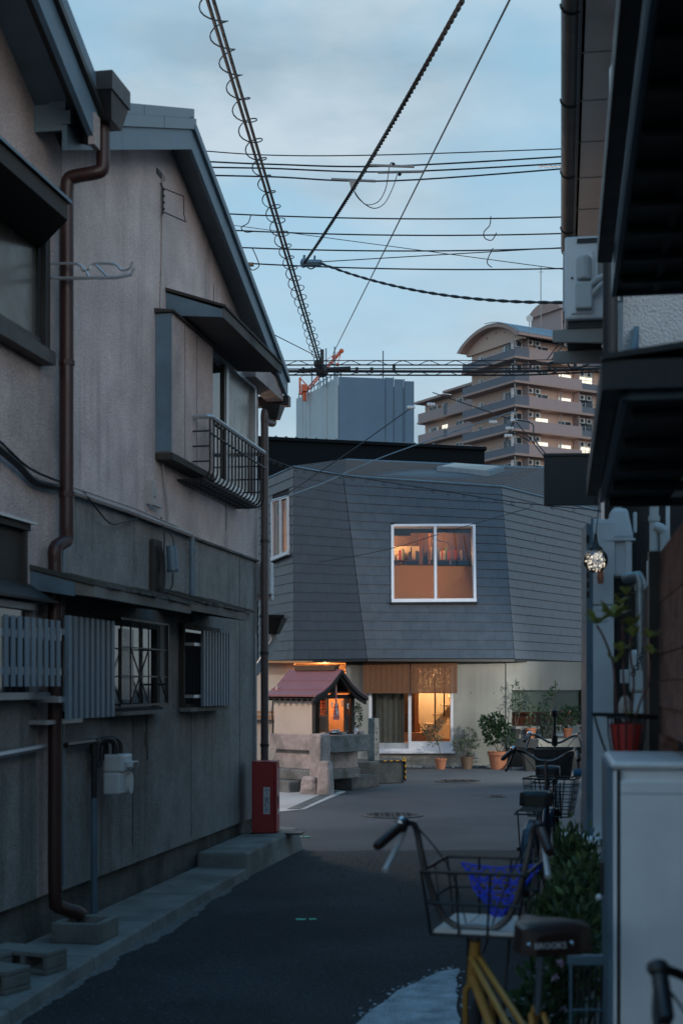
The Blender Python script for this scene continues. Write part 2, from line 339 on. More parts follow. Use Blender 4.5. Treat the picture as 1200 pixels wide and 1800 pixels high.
M['brick_q']=mat('mauve_tile_cladding',(.40,.295,.28),.85,var=.08,scale=3,bump=.05)
M['brick_s']=mat('rose_slab_edge',(.42,.28,.24),.85,var=.1,scale=3,bump=.05)
M['balc_g']=mat('slate_balcony_panel',(.13,.135,.165),.6,var=.1,bump=.02)
M['towerwall']=mat('recess_wall',(.22,.16,.14),.9,var=.15,bump=.05)
M['sheet_w']=mat('white_scaffold_sheet',(.56,.58,.58),.8,var=.1,scale=.6,bump=.3,bscale=2.5,streak=.25,stretch=(1.2,1.2,.08))
M['sheet_b']=mat('blue_scaffold_sheet',(.115,.18,.25),.8,var=.12,scale=.6,bump=.3,bscale=2.5,c2=(.09,.15,.21),c2scale=.3)
M['crane']=mat('orange_crane_paint',(.65,.11,.035),.5,var=.1,bump=0)
M['yellow']=mat('ochre_bike_paint',(.40,.205,.05),.35,var=.08,bump=.01)
M['leather']=mat('brown_leather',(.03,.014,.012),.42,var=.2,bump=.08)
M['chrome']=mat('chrome',(.7,.72,.75),.2,metal=1,var=.05,bump=0)
M['navy']=mat('navy_bike_paint',(.03,.055,.09),.35,var=.1,bump=.01)
M['tyre']=mat('tyre_rubber',(.015,.015,.016),.8,var=.2,bump=.1)
M['board']=mat('pale_plywood',(.62,.55,.52),.6,var=.1,scale=4,bump=.05,aniso=(2,14,2))
M['bluenet']=mat('blue_net',(.012,.035,.55),.5,var=.1,bump=0)
M['galv']=mat('galvanised_steel',(.32,.35,.36),.45,metal=.7,var=.25,scale=14,bump=.05)
M['redpot']=mat('red_plastic',(.42,.035,.03),.45,var=.12,bump=.03)
M['barkboard']=mat('rough_bark_board',(.22,.095,.065),.9,var=.45,scale=9,bump=1.0,bscale=25,aniso=(1,1.5,7),c2=(.12,.055,.042),c2scale=7)
M['stripe_y']=mat('yellow_rubber',(.62,.30,.02),.6,var=.1,bump=.03)
M['chalk_w']=mat('white_cement_smear',(.46,.50,.54),.95,var=.35,scale=9,bump=.8,bscale=70,c2=(.27,.30,.335),c2scale=5,c2pos=(.4,.65),speck=.3)
M['cement_e']=mat('old_cement_edge',(.13,.135,.135),.95,var=.4,scale=14,bump=.8,bscale=60,speck=.4)
M['markgreen']=mat('green_chalk',(.15,.62,.42),.9,var=.2,bump=0)
M['gravel']=mat('gravel_stone',(.16,.165,.17),.9,var=.4,scale=20,bump=.3)
M['iron']=mat('cast_iron',(.035,.03,.028),.6,metal=.5,var=.35,scale=25,bump=.4,bscale=70)
M['papers']=mat('paper_red_white',(.62,.14,.12),.8,var=.5,scale=40,bump=0,c2=(.8,.75,.7),c2scale=25)
M['glass']=glass('window_glass')
M['leaf_d']=leafmat('dark_leaves',(.028,.06,.028))
M['leaf_m']=leafmat('mid_leaves',(.05,.10,.04))
M['leaf_o']=leafmat('olive_leaves',(.09,.12,.075))
M['leaf_y']=leafmat('yellow_leaves',(.30,.30,.05),c2=(.16,.22,.05))
M['leaf_j']=leafmat('succulent_leaves',(.17,.26,.06),c2=(.36,.32,.09))
M['leaf_s']=leafmat('shrub_leaves',(.045,.095,.045),c2=(.10,.14,.05),var=.6)
M['petal']=leafmat('pink_petals',(.45,.2,.4),c2=(.6,.5,.55))
M['petal_y']=leafmat('yellow_petals',(.6,.4,.03))
LAMP_L=290; LAMP_R=620
def FMx(fr): return Matrix(((fr.c,fr.s,0,fr.x0),(-fr.s,fr.c,0,0),(0,0,1,0),(0,0,0,1)))
LF.M=FMx(LF); RF.M=FMx(RF)
def NF(fr,name,g,m,parent,**k):
    g.xf(fr.M); return N(name,g,m,parent,world=True,**k)
def rootF(fr,name,label,cat,d,a,z=0,group=None): return root(name,label,cat,fr.w(d,a,z),fr.rz,group)
def TF(fr,name,g,m,label,cat,o,group=None,**k):
    g.xf(fr.M); return T(name,g,m,label,cat,fr.w(*o),fr.rz,group,world=True,**k)
def S(name,g,m,parent=None,**k): return N(name,g,m,parent,kind=None if parent else 'structure',**k)
# ================================================================= SETTING
S('ground',G().quad((-400,-60,0),(400,-60,0),(400,900,0),(-400,900,0)),M['asph_old'])
random.seed(3)
edge=[]
for i in range(25):
    x=-2.2+i*.25; edge.append((x,13.75+random.uniform(-.04,.04)+.02*x,.005))
g=G(); rd=edge+[(3.0,-6,.005),(-3.6,-6,.005)]
g.quad(*rd[::-1])
S('road',g,M['asph_new'])
random.seed(11)
def blotch(cs,amp,z,name,m,parent=None):
    pts=[]
    n=len(cs)
    for i in range(n):
        a=Vector(cs[i]);b=Vector(cs[(i+1)%n])
        ph=random.uniform(0,6)
        for k in range(16):
            q=a.lerp(b,k/16); w1=.8*amp*math.sin(ph+k*.55); pts.append((q.x+w1+random.uniform(-amp,amp)*.35,q.y+w1*1.6+random.uniform(-amp,amp)*.6,z))
    return S(name,G().prism(pts,(0,0,.006)),m)
# old trench patch and hairline cracks in the new asphalt
random.seed(52)
g=G()
for k in range(2600):
    y=4.2+9.4*random.random()**1.5; x=random.uniform(-1.6+.13*(y-6.5),1.2); r=random.uniform(.003,.0085); a_=random.uniform(0,6)
    g.prism([(x+r*math.cos(a_+q*1.6)*random.uniform(.6,1.2),y+r*math.sin(a_+q*1.6)*random.uniform(.6,1.2),.0052) for q in range(4)],(0,0,r*.5))
N('road_grit',g,M['grit'],None,kind='stuff')
# pale apron in front of the shrine with a dark drain strip across it
ap=[ground(607,1392),ground(585,1402),ground(535,1424),ground(480,1429),ground(380,1434),ground(250,1420),ground(330,1385),ground(480,1378)]
apron=S('pale_pavement',G().prism([p+Vector((0,0,0)) for p in ap],(0,0,.012)),M['conc_l'])
dr=[ground(596,1392),ground(578,1392),ground(505,1424),ground(527,1424)]
S('drain_strip',G().prism([p+Vector((0,0,.013)) for p in dr],(0,0,.004)),M['conc_d'],apron)
# concrete strip along the right side under the bicycles
cs=[(.30,3.2),(.42,5.2),(.62,6.3),(.98,7.6),(1.6,9.6),(2.05,9.6),(1.2,3.2)]
S('concrete_strip',G().prism([(x,y,.004) for x,y in cs],(0,0,.008)),M['conc_d'])
blotch([tuple(ground(*p))[:2]+(0,) for p in ((575,1850),(640,1790),(700,1745),(770,1712),(805,1706),(800,1745),(806,1800),(800,1870),(700,1900))],.011,.006,'cement_smear',M['chalk_w'])
g=G()
for k in range(90):
    t_=random.random(); a_,b_,c_=(((640,1790),(700,1745),(770,1712)),((770,1712),(806,1706),(806,1800)))[random.random()<.35]
    q=Vector(ground(*a_)).lerp(ground(*b_),t_) if random.random()<.5 else Vector(ground(*b_)).lerp(ground(*c_),t_)
    q+=Vector((random.gauss(0,.03),random.gauss(0,.05),0)); r=random.uniform(.003,.014); o_=random.uniform(0,6)
    g.prism([(q.x+r*math.cos(o_+w_*1.05)*random.uniform(.5,1.2),q.y+1.5*r*math.sin(o_+w_*1.05)*random.uniform(.5,1.2),.0055+.00002*k) for w_ in range(6)],(0,0,.004))
N('cement_flakes',g,M['chalk_w'],None,kind='stuff')
for k,(px,py,l) in enumerate(((532,1472,.16),(700,1466,.16),(538,1618,.14))):
    c=ground(px,py); g=G().prism([(c.x-l/2,c.y-.02,.007),(c.x-.01,c.y-.03,.007),(c.x,c.y+.02,.007),(c.x-l/2,c.y+.03,.007)],(0,0,.003)); g.prism([(c.x+.02,c.y-.02,.007),(c.x+l/2,c.y-.01,.007),(c.x+l/2,c.y+.03,.007),(c.x+.02,c.y+.03,.007)],(0,0,.003))
    S('road_mark',g,M['markgreen'])
def manhole(px,py,r,lab):
    c=ground(px,py); t=root('manhole_cover',lab,'manhole cover',c,0,'manhole covers in the asphalt')
    N('rim',G().lathe((0,0,0),[(r+.04,.002),(r+.04,.012),(r+.005,.014),(r+.005,.004)],28),M['conc_d'],t)
    g=G().lathe((0,0,0),[(r,.002),(r,.013)],28)
    for i in range(-4,5):
        for j in range(-4,5):
            if (i*i+j*j)**.5*r/5<r*.85 and (i+j)%2==0: g.cbox((i*r/5,j*r/5,.015),r*.15,r*.05,.006) if i%2 else g.cbox((i*r/5,j*r/5,.015),r*.05,r*.15,.006)
    N('lid',g,M['iron'],t)
manhole(806,1374,.36,'brown iron manhole cover in the square near the potted plants')
manhole(690,1434,.33,'round iron manhole cover nearer the dark asphalt seam')
manhole(872,1401,.11,'very small round cover beside the parked bicycles')
# kerb pavement at the foot of the left houses
g=G()
ke=[(4.0,.68),(6.9,.59),(8.2,.52),(9.4,.48),(10.6,.445),(12.2,.42)]
for (s0,d0),(s1,d1) in zip(ke,ke[1:]):
    g.hexa([(-.02,s0,-.05),(d0+.02,s0,-.05),(d1+.02,s1,-.05),(-.02,s1,-.05)],[(-.02,s0,.08),(d0,s0,.08),(d1,s1,.08),(-.02,s1,.08)])
g.xf(LF.M); pav=S('pavement',g,M['conc'],bevel=.012)
g=G().hexa([(-.02,12.1,-.05),(.44,12.05,-.05),(.47,14.25,-.05),(-.02,14.5,-.05)],[(-.02,12.15,.2),(.42,12.1,.21),(.42,14.15,.22),(-.02,14.5,.2)])
g.xf(LF.M); S('kerb_step',g,M['conc'],bevel=.025)
g=G()
random.seed(5); eo=[]; ei=[]; w_=.05
kd=lambda s:next((d0+(d1-d0)*(s-s0)/(s1-s0)) for (s0,d0),(s1,d1) in zip(ke,ke[1:]) if s0<=s<=s1)
for i in range(260):
    s_=6.0+i*.0235; w_=min(.12,max(.004,w_+random.uniform(-.014,.014)-(.0006 if s_>9.5 else 0)))
    ei.append((kd(s_)+.012,s_,.009)); eo.append((kd(s_)+.022+w_,s_+random.uniform(-.006,.006),.0055))
for k in range(259): g.quad(ei[k],eo[k],eo[k+1],ei[k+1])
g.xf(LF.M); S('cement_edge',g,M['cement_e'])
# ================================================================= LEFT HOUSE WITH THE GABLE
hA=rootF(LF,'gable_house','two storey mauve plaster house with a blue edged gable and rusty balcony','house',0,9.1)
def A_(name,g,m,par=None,**k): return NF(LF,name,g,m,par or hA,**k)
S0,S1=9.05,14.25
OV=.20; AP=LF.p(335,258,OV); EV=LF.p(502,690,OV); LE=LF.p(195,258,OV)
def ln(p,q,s): return p[1]+(q[1]-p[1])*(s-p[0])/(q[0]-p[0])
zr=lambda s: (ln(AP,EV,s) if s>AP[0] else ln(AP,LE,s))+.13
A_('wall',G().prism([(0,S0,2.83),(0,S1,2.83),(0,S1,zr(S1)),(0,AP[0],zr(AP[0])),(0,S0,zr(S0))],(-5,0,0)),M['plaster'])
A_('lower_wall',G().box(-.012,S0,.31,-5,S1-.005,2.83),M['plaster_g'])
A_('foundation',G().box(-.05,S0,-.1,-5,S1-.03,.31),M['conc_d'])
A_('wall_joint',G().box(-.02,11.79,2.815,.012,S1-.01,2.835),M['conc_d'])
for s in (10.45,13.55,11.95): A_('wall_crack',G().box(-.02,s,.45 if s!=11.95 else .35,-.0085,s+.006,2.0 if s!=13.55 else 2.8),M['conc_d'])
A_('wall_crack',G().box(-.02,13.02,3.0,.004,13.026,3.4),M['conc_d']); A_('wall_crack',G().box(-.02,12.6,4.85,.004,12.606,5.1),M['conc_d'])
# roof: right and left slopes, fascia boards, cap courses
def slope(a,b,t0,t1,d0,d1):
    return [(d1,a[0],a[1]+t0),(d1,b[0],b[1]+t0),(d1,b[0],b[1]+t1),(d1,a[0],a[1]+t1)],(d0-d1,0,0)
ext=(EV[0]+.06,EV[1]-.022)
rf=A_('roof',G().prism(*slope(AP,ext,.10,.26,-5.2,OV-.02)).prism(*slope((8.6,ln(AP,LE,8.6)),AP,.10,.26,-5.2,OV-.02)),M['roofmetal'])
A_('fascia',G().prism(*slope(AP,ext,-.02,.13,OV-.02,OV+.01)),M['bluemetal'],rf)
A_('fascia',G().prism(*slope((8.6,ln(AP,LE,8.6)),AP,-.02,.13,OV-.02,OV+.01)),M['bluemetal'],rf)
L2=lambda s:(s,ln(AP,LE,s))
for (a,b,t0,t1,dd) in ((8.6,10.0,.135,.215,OV+.03),(10.005,10.45,.135,.215,OV+.028),(10.455,AP[0]+.06,.135,.215,OV+.03),(8.6,10.08,.22,.295,OV),(10.085,AP[0]+.1,.22,.295,OV+.002)):
    A_('cap_sheet',G().prism(*slope(L2(a),L2(b),t0,t1,.1,dd)),M['roofmetal'],rf)
ridge2=(AP[0]+.02,AP[1]); 
A_('verge_cap',G().prism(*slope(ridge2,ext,.132,.17,.1,OV+.035)),M['bluemetal'],rf)
A_('verge_cap',G().prism(*slope(ridge2,ext,.175,.24,.05,OV+.02)),M['roofmetal'],rf)
sf=G().quad((OV-.02,AP[0],AP[1]+.095),(OV-.02,ext[0],ext[1]+.095),(-.01,ext[0],ext[1]+.115),(-.01,AP[0],AP[1]+.115)).quad((OV-.02,8.6,L2(8.6)[1]+.095),(OV-.02,AP[0],AP[1]+.095),(-.01,AP[0],AP[1]+.115),(-.01,8.6,L2(8.6)[1]+.115))
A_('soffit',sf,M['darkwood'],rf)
A_('eave_box',G().box(0,13.45,EV[1]-.08,OV-.03,EV[0]+.02,EV[1]+.09),M['plaster_b'],rf)
A_('eave_gutter',G().box(-3,EV[0]+.04,EV[1]-.12,OV+.02,EV[0]+.15,EV[1]-.02),M['darkmetal'],rf)
# shutter box
p0_,p1_=LF.a(303,.13),LF.a(374,.13)
sb=A_('shutter_box',G().box(0,p0_,3.36,.13,p1_,4.42),M['plaster_b'])
A_('box_side',G().box(.002,p0_-.015,3.37,.127,p0_-.001,4.415),M['bluemetal'],sb)
A_('box_lid',G().hexa([(-.01,p0_-.04,4.42),(.155,p0_-.04,4.42),(.155,p1_+.03,4.42),(-.01,p1_+.03,4.42)],[(-.01,p0_-.04,4.455),(.155,p0_-.04,4.435),(.155,p1_+.03,4.435),(-.01,p1_+.03,4.455)]),M['darkwood'],sb)
A_('box_sill',G().box(0,p0_-.02,3.31,.14,p1_+.02,3.36),M['darkwood'],sb)
g=G()
for s in (p0_+.33,p0_+.66): g.box(.1,s,3.37,.1325,s+.006,4.41)
A_('panel_joint',g,M['conc_d'],sb)
# upper window behind the balcony
wn=A_('upper_window',G().box(0,11.72,4.44,.07,13.9,4.49).box(0,11.70,3.36,.07,11.76,4.44).box(0,13.84,3.36,.07,13.9,4.44).box(0,11.76,3.34,.08,13.84,3.40).box(0,12.86,3.40,.05,12.93,4.44),M['alum'])
A_('window_head',G().box(-.01,11.68,4.49,.03,13.92,4.62),M['conc_d'],wn)
A_('pane',G().box(0,12.93,3.40,.03,13.84,4.44),M['blindpane'],wn)
A_('pane',G().box(0,11.76,3.40,.02,12.3,4.44),M['darkglass'],wn)
A_('pane',G().box(0,12.3,3.40,.024,12.86,4.44),M['darkglass'],wn)
A_('sash',G().box(.02,12.27,3.40,.045,12.33,4.44).box(.02,12.80,3.40,.045,12.86,4.44).box(.02,12.3,3.86,.04,12.86,3.9),M['darkmetal'],wn)
# canopy over the upper window
cp=A_('window_canopy',G().hexa([(-.01,11.24,4.47),(.45,11.24,4.44),(.45,13.2,4.44),(-.01,13.2,4.47)],[(-.01,11.24,4.66),(.45,11.24,4.50),(.45,13.2,4.50),(-.01,13.2,4.66)]),M['soffit'])
A_('canopy_end',G().hexa([(0,11.22,4.475),(.452,11.22,4.44),(.452,11.24,4.44),(0,11.24,4.475)],[(0,11.22,4.65),(.452,11.22,4.50),(.452,11.24,4.50),(0,11.24,4.65)]),M['bluemetal'],cp)
A_('canopy_fascia',G().box(.452,11.22,4.43,.466,13.22,4.51),M['conc_d'],cp)
A_('canopy_top',G().hexa([(-.01,11.2,4.665),(.48,11.2,4.512),(.48,13.24,4.512),(-.01,13.24,4.665)],[(-.01,11.2,4.69),(.48,11.2,4.53),(.48,13.24,4.53),(-.01,13.24,4.69)]),M['darkwood'],cp)
# balcony rail: bellied bars
R0=LF.a(371,.28); R1=LF.a(466,.28)
bal=A_('balcony_rail',G().tube([(0,R0,3.73),(.25,R0,3.735),(.28,R0+.03,3.735),(.28,R1-.03,3.735),(.25,R1,3.735),(0,R1,3.73)],.02,6),M['alum'])
bt=G()
def bary(s):
    return smooth_path([(.27,s,3.73),(.27,s,3.55),(.27,s,3.38),(.262,s,3.29),(.2,s,3.24),(.0,s,3.238)],3)
for i in range(17): A_('baluster',G().tube(bary(R0+.01+i*(R1-R0-.02)/16),.0085,5),M['darkmetal'],bal)
for z,d in ((3.6,.28),(3.238,.22),(3.237,.15),(3.237,.08),(3.237,.02)): bt.tube([(d,R0,z),(d,R1,z)],.009,5)
for s in (R0,R1):
    for z in (3.62,3.5,3.38): bt.tube([(0,s,z),(.27,s,z)],.007,5)
A_('rail_bar',bt,M['darkmetal'],bal)
# lower awnings with broken tile edges
random.seed(8)
def awning(s0,s1,d,z,zb,par):
    a=A_('awning',G().hexa([(-.02,s0,z+.02),(d,s0,z-.035),(d,s1,z-.035),(-.02,s1,z+.02)],[(-.02,s0,zb),(d,s0,z+.03),(d,s1,z+.03),(-.02,s1,zb)]),M['conc'],par)
    A_('awning_end',G().hexa([(0,s0-.012,z+.015),(d-.12,s0-.012,z-.03),(d-.12,s0,z-.03),(0,s0,z+.015)],[(0,s0-.012,zb-.01),(d-.12,s0-.012,z+.05),(d-.12,s0,z+.05),(0,s0,zb-.01)]),M['bluemetal'],a)
    s=s0-.02
    while s<s1:
        wd=random.uniform(.07,.16); h=random.uniform(.012,.03); o=random.uniform(0,.03)
        A_('shingle',G().hexa([(-.01,s,zb),(d+o,s,z+.032),(d+o,s+wd-.008,z+.032),(-.01,s+wd-.008,zb)],[(-.01,s,zb+h),(d+o,s,z+.032+h),(d+o,s+wd-.008,z+.032+h*.7),(-.01,s+wd-.008,zb+h)]),M['conc_d'],a); s+=wd
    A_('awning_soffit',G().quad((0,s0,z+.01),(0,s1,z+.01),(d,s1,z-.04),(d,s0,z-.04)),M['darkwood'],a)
awning(8.55,10.55,.40,2.155,2.29,hA)
awning(11.0,12.5,.35,2.19,2.33,hA)
# lower windows
lw=A_('lattice_window',G().box(-.02,8.98,2.02,.03,10.98,2.07).box(-.02,8.98,1.40,.05,10.98,1.44).box(-.02,10.9,1.44,.03,10.98,2.02).box(-.02,9.8,1.44,.03,9.86,2.02),M['darkwood'])
A_('pane',G().box(-.02,8.98,1.44,.006,9.8,2.02),M['darkglass'],lw)
A_('pane',G().box(-.02,9.86,1.44,.006,10.9,2.02),M['darkglass'],lw)
A_('blind',G().box(0,9.0,1.92,.016,9.7,2.0),M['palepane'],lw)
A_('blind',G().box(0,10.12,1.5,.016,10.4,2.0),M['palepane'],lw)
gr=A_('window_grille',G().box(.1,9.84,2.05,.115,10.92,2.065).box(.1,9.84,1.455,.115,10.92,1.47).box(.1,9.84,1.66,.11,10.92,1.67).box(.1,9.84,1.86,.11,10.92,1.87).box(.1,10.905,1.455,.118,10.925,2.065).box(.0,10.905,1.86,.1,10.925,1.875).box(.0,10.905,1.6,.1,10.925,1.615),M['darkmetal'])
for i in range(6): A_('bar',G().tube([(.107,9.86+i*.2,1.46),(.107,9.86+i*.2,2.06)],.006,5),M['darkmetal'],gr)
for a,b in (((10.05,1.47),(10.45,1.86)),((10.45,1.47),(10.05,1.86)),((10.7,1.67),(10.9,1.47))): A_('bar',G().tube([(.112,a[0],a[1]),(.112,b[0],b[1])],.006,5),M['darkmetal'],gr)
A_('window_sill',G().box(0,9.86,1.395,.12,10.98,1.42),M['conc'],lw)
fl=A_('slat_screen',G().box(.16,8.5,1.90,.2,9.42,1.935).box(.16,8.5,1.50,.2,9.42,1.535).box(0,8.52,1.90,.16,8.55,1.94).box(0,8.52,1.50,.16,8.55,1.54).box(0,9.36,1.90,.16,9.4,1.94),M['alum'])
for i in range(9): A_('slat',G().box(.2,8.59+i*.095,1.40,.225,8.64+i*.095,2.015),M['blueslat'],fl)
A_('sill_board',G().box(0,8.5,1.37,.12,9.1,1.395),M['alum'],fl)
sw=A_('small_window',G().box(-.02,11.6,2.06,.03,12.72,2.10).box(-.02,11.6,1.42,.05,12.72,1.45).box(-.02,11.6,1.45,.03,11.65,2.06).box(-.02,12.67,1.45,.03,12.72,2.06),M['darkwood'])
A_('pane',G().box(-.02,11.65,1.45,.008,12.67,2.06),M['darkglass'],sw)
A_('window_sill',G().box(0,11.58,1.39,.1,12.74,1.42),M['conc'],sw)
fs=A_('slat_screen',G().box(.09,11.62,1.92,.11,12.72,1.945).box(.09,11.62,1.50,.11,12.72,1.525).box(0,11.62,1.92,.09,11.645,1.945).box(0,11.62,1.5,.09,11.645,1.525),M['alum'])
for i in range(10): A_('slat',G().box(.11,11.82+i*.09,1.43,.135,11.868+i*.09,2.05),M['blueslat'],fs)
# conduits on the wall
cd_=A_('cable_duct',G().tube([(.03,9.1,2.825),(.03,10.2,2.835),(.03,11.8,2.83),(.03,11.84,2.80)],.02,6).tube([(.045,9.08,2.85),(.045,10.3,2.865),(.04,11.4,2.85)],.007,5),M['greycable'])
A_('drop_pipe',G().tube([(.03,11.84,2.82),(.03,11.84,2.12)],.022,8).tube([(.03,11.84,2.72),(.03,11.84,2.68)],.028,8),M['bluemetal'],cd_)
A_('tv_cable',G().tube(smooth_path([(.012,11.10,5.52),(.012,11.09,4.9),(.012,11.06,4.5),(.014,11.06,3.9),(.014,11.10,3.3),(.02,11.2,2.98),(.015,11.22,2.86)],5),.009,5),M['greycable'])
c=G()
c.tube([(.01,11.05,5.44),(.03,11.05,5.40),(.03,11.05,5.20)],.007,4)
c.tube([(.03,11.05,5.40),(.15,11.2,5.38),(.12,11.3,5.28),(.15,11.25,5.2),(.03,11.05,5.22)],.005,4)
c.box(.0,10.98,5.49,.01,11.16,5.53)
for k in range(4): c.ball((.035,11.05,5.24+k*.05),.012,6,4)
A_('antenna_bracket',c,M['darkmetal'])
A_('wire_bracket',G().box(0,10.73,2.95,.05,10.76,3.12).box(.03,10.73,2.94,.06,10.95,2.965).box(.0,10.78,3.02,.03,10.9,3.09),M['greycable'])
c=A_('junction_board',G().box(0,10.83,2.30,.025,11.05,2.70),M['darkwood'])
A_('cable_box',G().lathe((0,0,0),[(.04,0),(.046,.01),(.046,.03),(.042,.035),(.042,.19),(.036,.2)],12).xf(Matrix.Translation((.1,11.08,2.47))@Matrix.Rotation(R(12),4,'X')),M['bluemetal'],c,smooth=True)
g=G().tube(smooth_path([(.03,11.0,2.88),(.05,11.02,2.75),(.06,10.98,2.6),(.06,11.0,2.4),(.05,10.96,2.25),(.03,10.95,2.16)],4),.007,5)
g.tube(smooth_path([(.1,11.08,2.46),(.1,11.06,2.36),(.08,10.98,2.28),(.08,11.05,2.2),(.1,11.18,2.19),(.1,11.2,2.25),(.08,11.05,2.3),(.06,10.97,2.27)],4),.007,5)
g.tube(smooth_path([(.1,11.1,2.67),(.08,11.12,2.75),(.03,11.1,2.8)],3),.006,5)
for k in range(5): g.tube(smooth_path([(.04,10.9+.02*k,2.66),(.055,10.92+.02*k,2.5),(.05,10.9+.02*k,2.35),(.04,10.95,2.24)],3),.006,4)
A_('loose_cable',g,M['cable'],c)
A_('loose_cable',G().tube(smooth_path([(.04,9.3,2.86),(.05,9.5,2.78),(.05,9.8,2.70),(.04,10.1,2.74),(.03,10.5,2.82)],4),.006,5),M['cable'])
A_('crack',G().tube([( -.006,10.78,1.9),(-.006,10.8,1.6),(-.006,10.77,1.3),(-.006,10.79,1.05)],.004,4).cbox((-.008,10.76,1.2),.01,.03,.1),M['conc_d'])
# lower duct at the near end, and the far downpipe
A_('low_duct',G().tube([(.05,9.0,1.23),(.05,9.72,1.235),(.05,9.74,1.1)],.018,6),M['darkmetal'])
dp=A_('downpipe',G().tube(smooth_path([(.12,14.36,4.24),(.12,14.35,4.2),(.10,14.25,4.19),(.08,14.18,4.17),(.08,14.18,4.1),(.08,14.18,2.0),(.08,14.18,.22)],5),.038,10),M['brownpipe'],smooth=True)
A_('rain_hopper',G().hexa([(.06,14.3,4.24),(.18,14.3,4.24),(.18,14.42,4.24),(.06,14.42,4.24)],[(.02,14.26,4.37),(.22,14.26,4.37),(.22,14.46,4.37),(.02,14.46,4.37)]),M['darkmetal'],dp)
g=G()
for z in (1.9,1.0,3.0): g.tube([(.08,14.18,z),(.08,14.18,z+.03)],.044,10)
A_('pipe_clip',g,M['darkmetal'],dp)
A_('earth_cable',G().tube([(.015,14.08,2.1),(.015,14.09,1.2),(.015,14.08,.25)],.008,5),M['alum'])
# ================================================================= FRONT LEFT HOUSE
hB=rootF(LF,'front_house','nearest left house with a rusty red downpipe and deep dark eave','house',0,7.0)
def B_(name,g,m,par=None,**k): return NF(LF,name,g,m,par or hB,**k)
BF=lambda s: 5.26-(s-7.78)*.484
B_('wall',G().prism([(.004,4.0,.33),(.004,9.03,.33),(.004,9.03,BF(9.03)+.3),(.004,4.0,BF(4)+.3)],(-5,0,0)),M['plaster_b'])
B_('foundation',G().box(-.03,4.0,-.1,-5,9.03,.33),M['conc_d'])
B_('corner_flashing',G().box(-.2,9.0,.35,.03,9.035,BF(9.03)+.05),M['bluemetal'])
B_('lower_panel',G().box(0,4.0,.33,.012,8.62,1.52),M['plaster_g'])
bl=lambda a,b,t0,t1,d0,d1:([(d1,a,BF(a)+t0),(d1,b,BF(b)+t0),(d1,b,BF(b)+t1),(d1,a,BF(a)+t1)],(d0-d1,0,0))
br=B_('roof',G().prism(*bl(3.8,8.72,.2,.36,-5.2,.36)),M['roofmetal'])
B_('fascia',G().prism(*bl(3.8,8.70,0,.2,.33,.365)),M['bluemetal'],br)
B_('verge_cap',G().prism(*bl(3.8,8.73,.205,.25,.2,.395)),M['darkmetal'],br)
B_('verge_cap',G().prism(*bl(3.8,8.74,.255,.37,.1,.38)),M['bluemetal'],br)
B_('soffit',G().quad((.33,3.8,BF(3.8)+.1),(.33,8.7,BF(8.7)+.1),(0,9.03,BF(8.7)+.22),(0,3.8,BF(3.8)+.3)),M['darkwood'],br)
B_('eave_end',G().quad((.362,8.705,BF(8.7)),(.362,8.705,BF(8.7)+.2),(0,9.04,BF(8.7)+.42),(0,9.04,BF(8.7)+.2)),M['soffit'],br)
B_('bargeboard_end',G().box(.335,8.62,BF(8.7)-.01,.372,8.72,BF(8.7)+.18),M['plaster_b'],br)
# hopper box and the red-brown downpipe
p=LF.p
dpb=B_('downpipe',G().tube(smooth_path([(.34,8.86,5.02),(.34,8.86,4.80),(.33,8.86,4.74),(.28,8.84,4.715),(.18,8.83,4.70),(.13,8.83,4.68),(.12,8.83,4.6)],4)+smooth_path([(.12,8.83,4.6),(.12,8.83,3.5),(.12,8.83,2.56)],3)+smooth_path([(.12,8.83,2.56),(.12,8.83,2.49),(.11,8.76,2.46),(.10,8.69,2.42),(.10,8.69,2.34)],4)+smooth_path([(.10,8.69,2.34),(.10,8.69,1.2),(.10,8.69,.36),(.12,8.72,.27),(.2,8.78,.23),(.23,8.8,.2)],3),.042,12),M['redpipe'],smooth=True)
B_('rain_hopper',G().hexa([(.25,8.76,5.0),(.43,8.76,5.0),(.43,8.94,5.0),(.25,8.94,5.0)],[(.21,8.64,5.13),(.47,8.64,5.13),(.47,8.95,5.13),(.21,8.95,5.13)]).box(.20,8.63,5.13,.48,8.96,5.24),M['darkmetal'],dpb)
g=G()
for s,d,z in ((8.83,.12,3.55),(8.69,.10,1.6),(8.83,.12,2.75)): g.tube([(d,s,z),(d,s,z+.03)],.049,12)
B_('pipe_clip',g,M['redpipe'],dpb)
# big upper window with drawn blind, dark awning above it
bw=B_('upper_window',G().box(0,6.2,4.36,.07,8.69,4.42).box(0,8.62,3.60,.07,8.69,4.36).box(0,6.2,3.52,.10,8.70,3.60).box(0,6.2,3.60,.05,8.62,3.66).box(0,8.58,3.66,.04,8.62,4.36),M['darkmetal'])
B_('pane',G().box(0,6.2,3.66,.022,8.58,4.36),M['blindpane'],bw)
ba=B_('awning',G().hexa([(0,6.0,4.20),(.40,6.0,4.19),(.40,8.12,4.19),(0,8.66,4.20)],[(0,6.0,4.46),(.40,6.0,4.28),(.40,8.12,4.28),(0,8.66,4.46)]),M['darkwood'])
B_('awning_top',G().hexa([(0,6.0,4.465),(.42,6.0,4.285),(.42,8.14,4.285),(0,8.69,4.465)],[(0,6.0,4.49),(.42,6.0,4.302),(.42,8.14,4.302),(0,8.69,4.49)]),M['bluemetal'],ba)
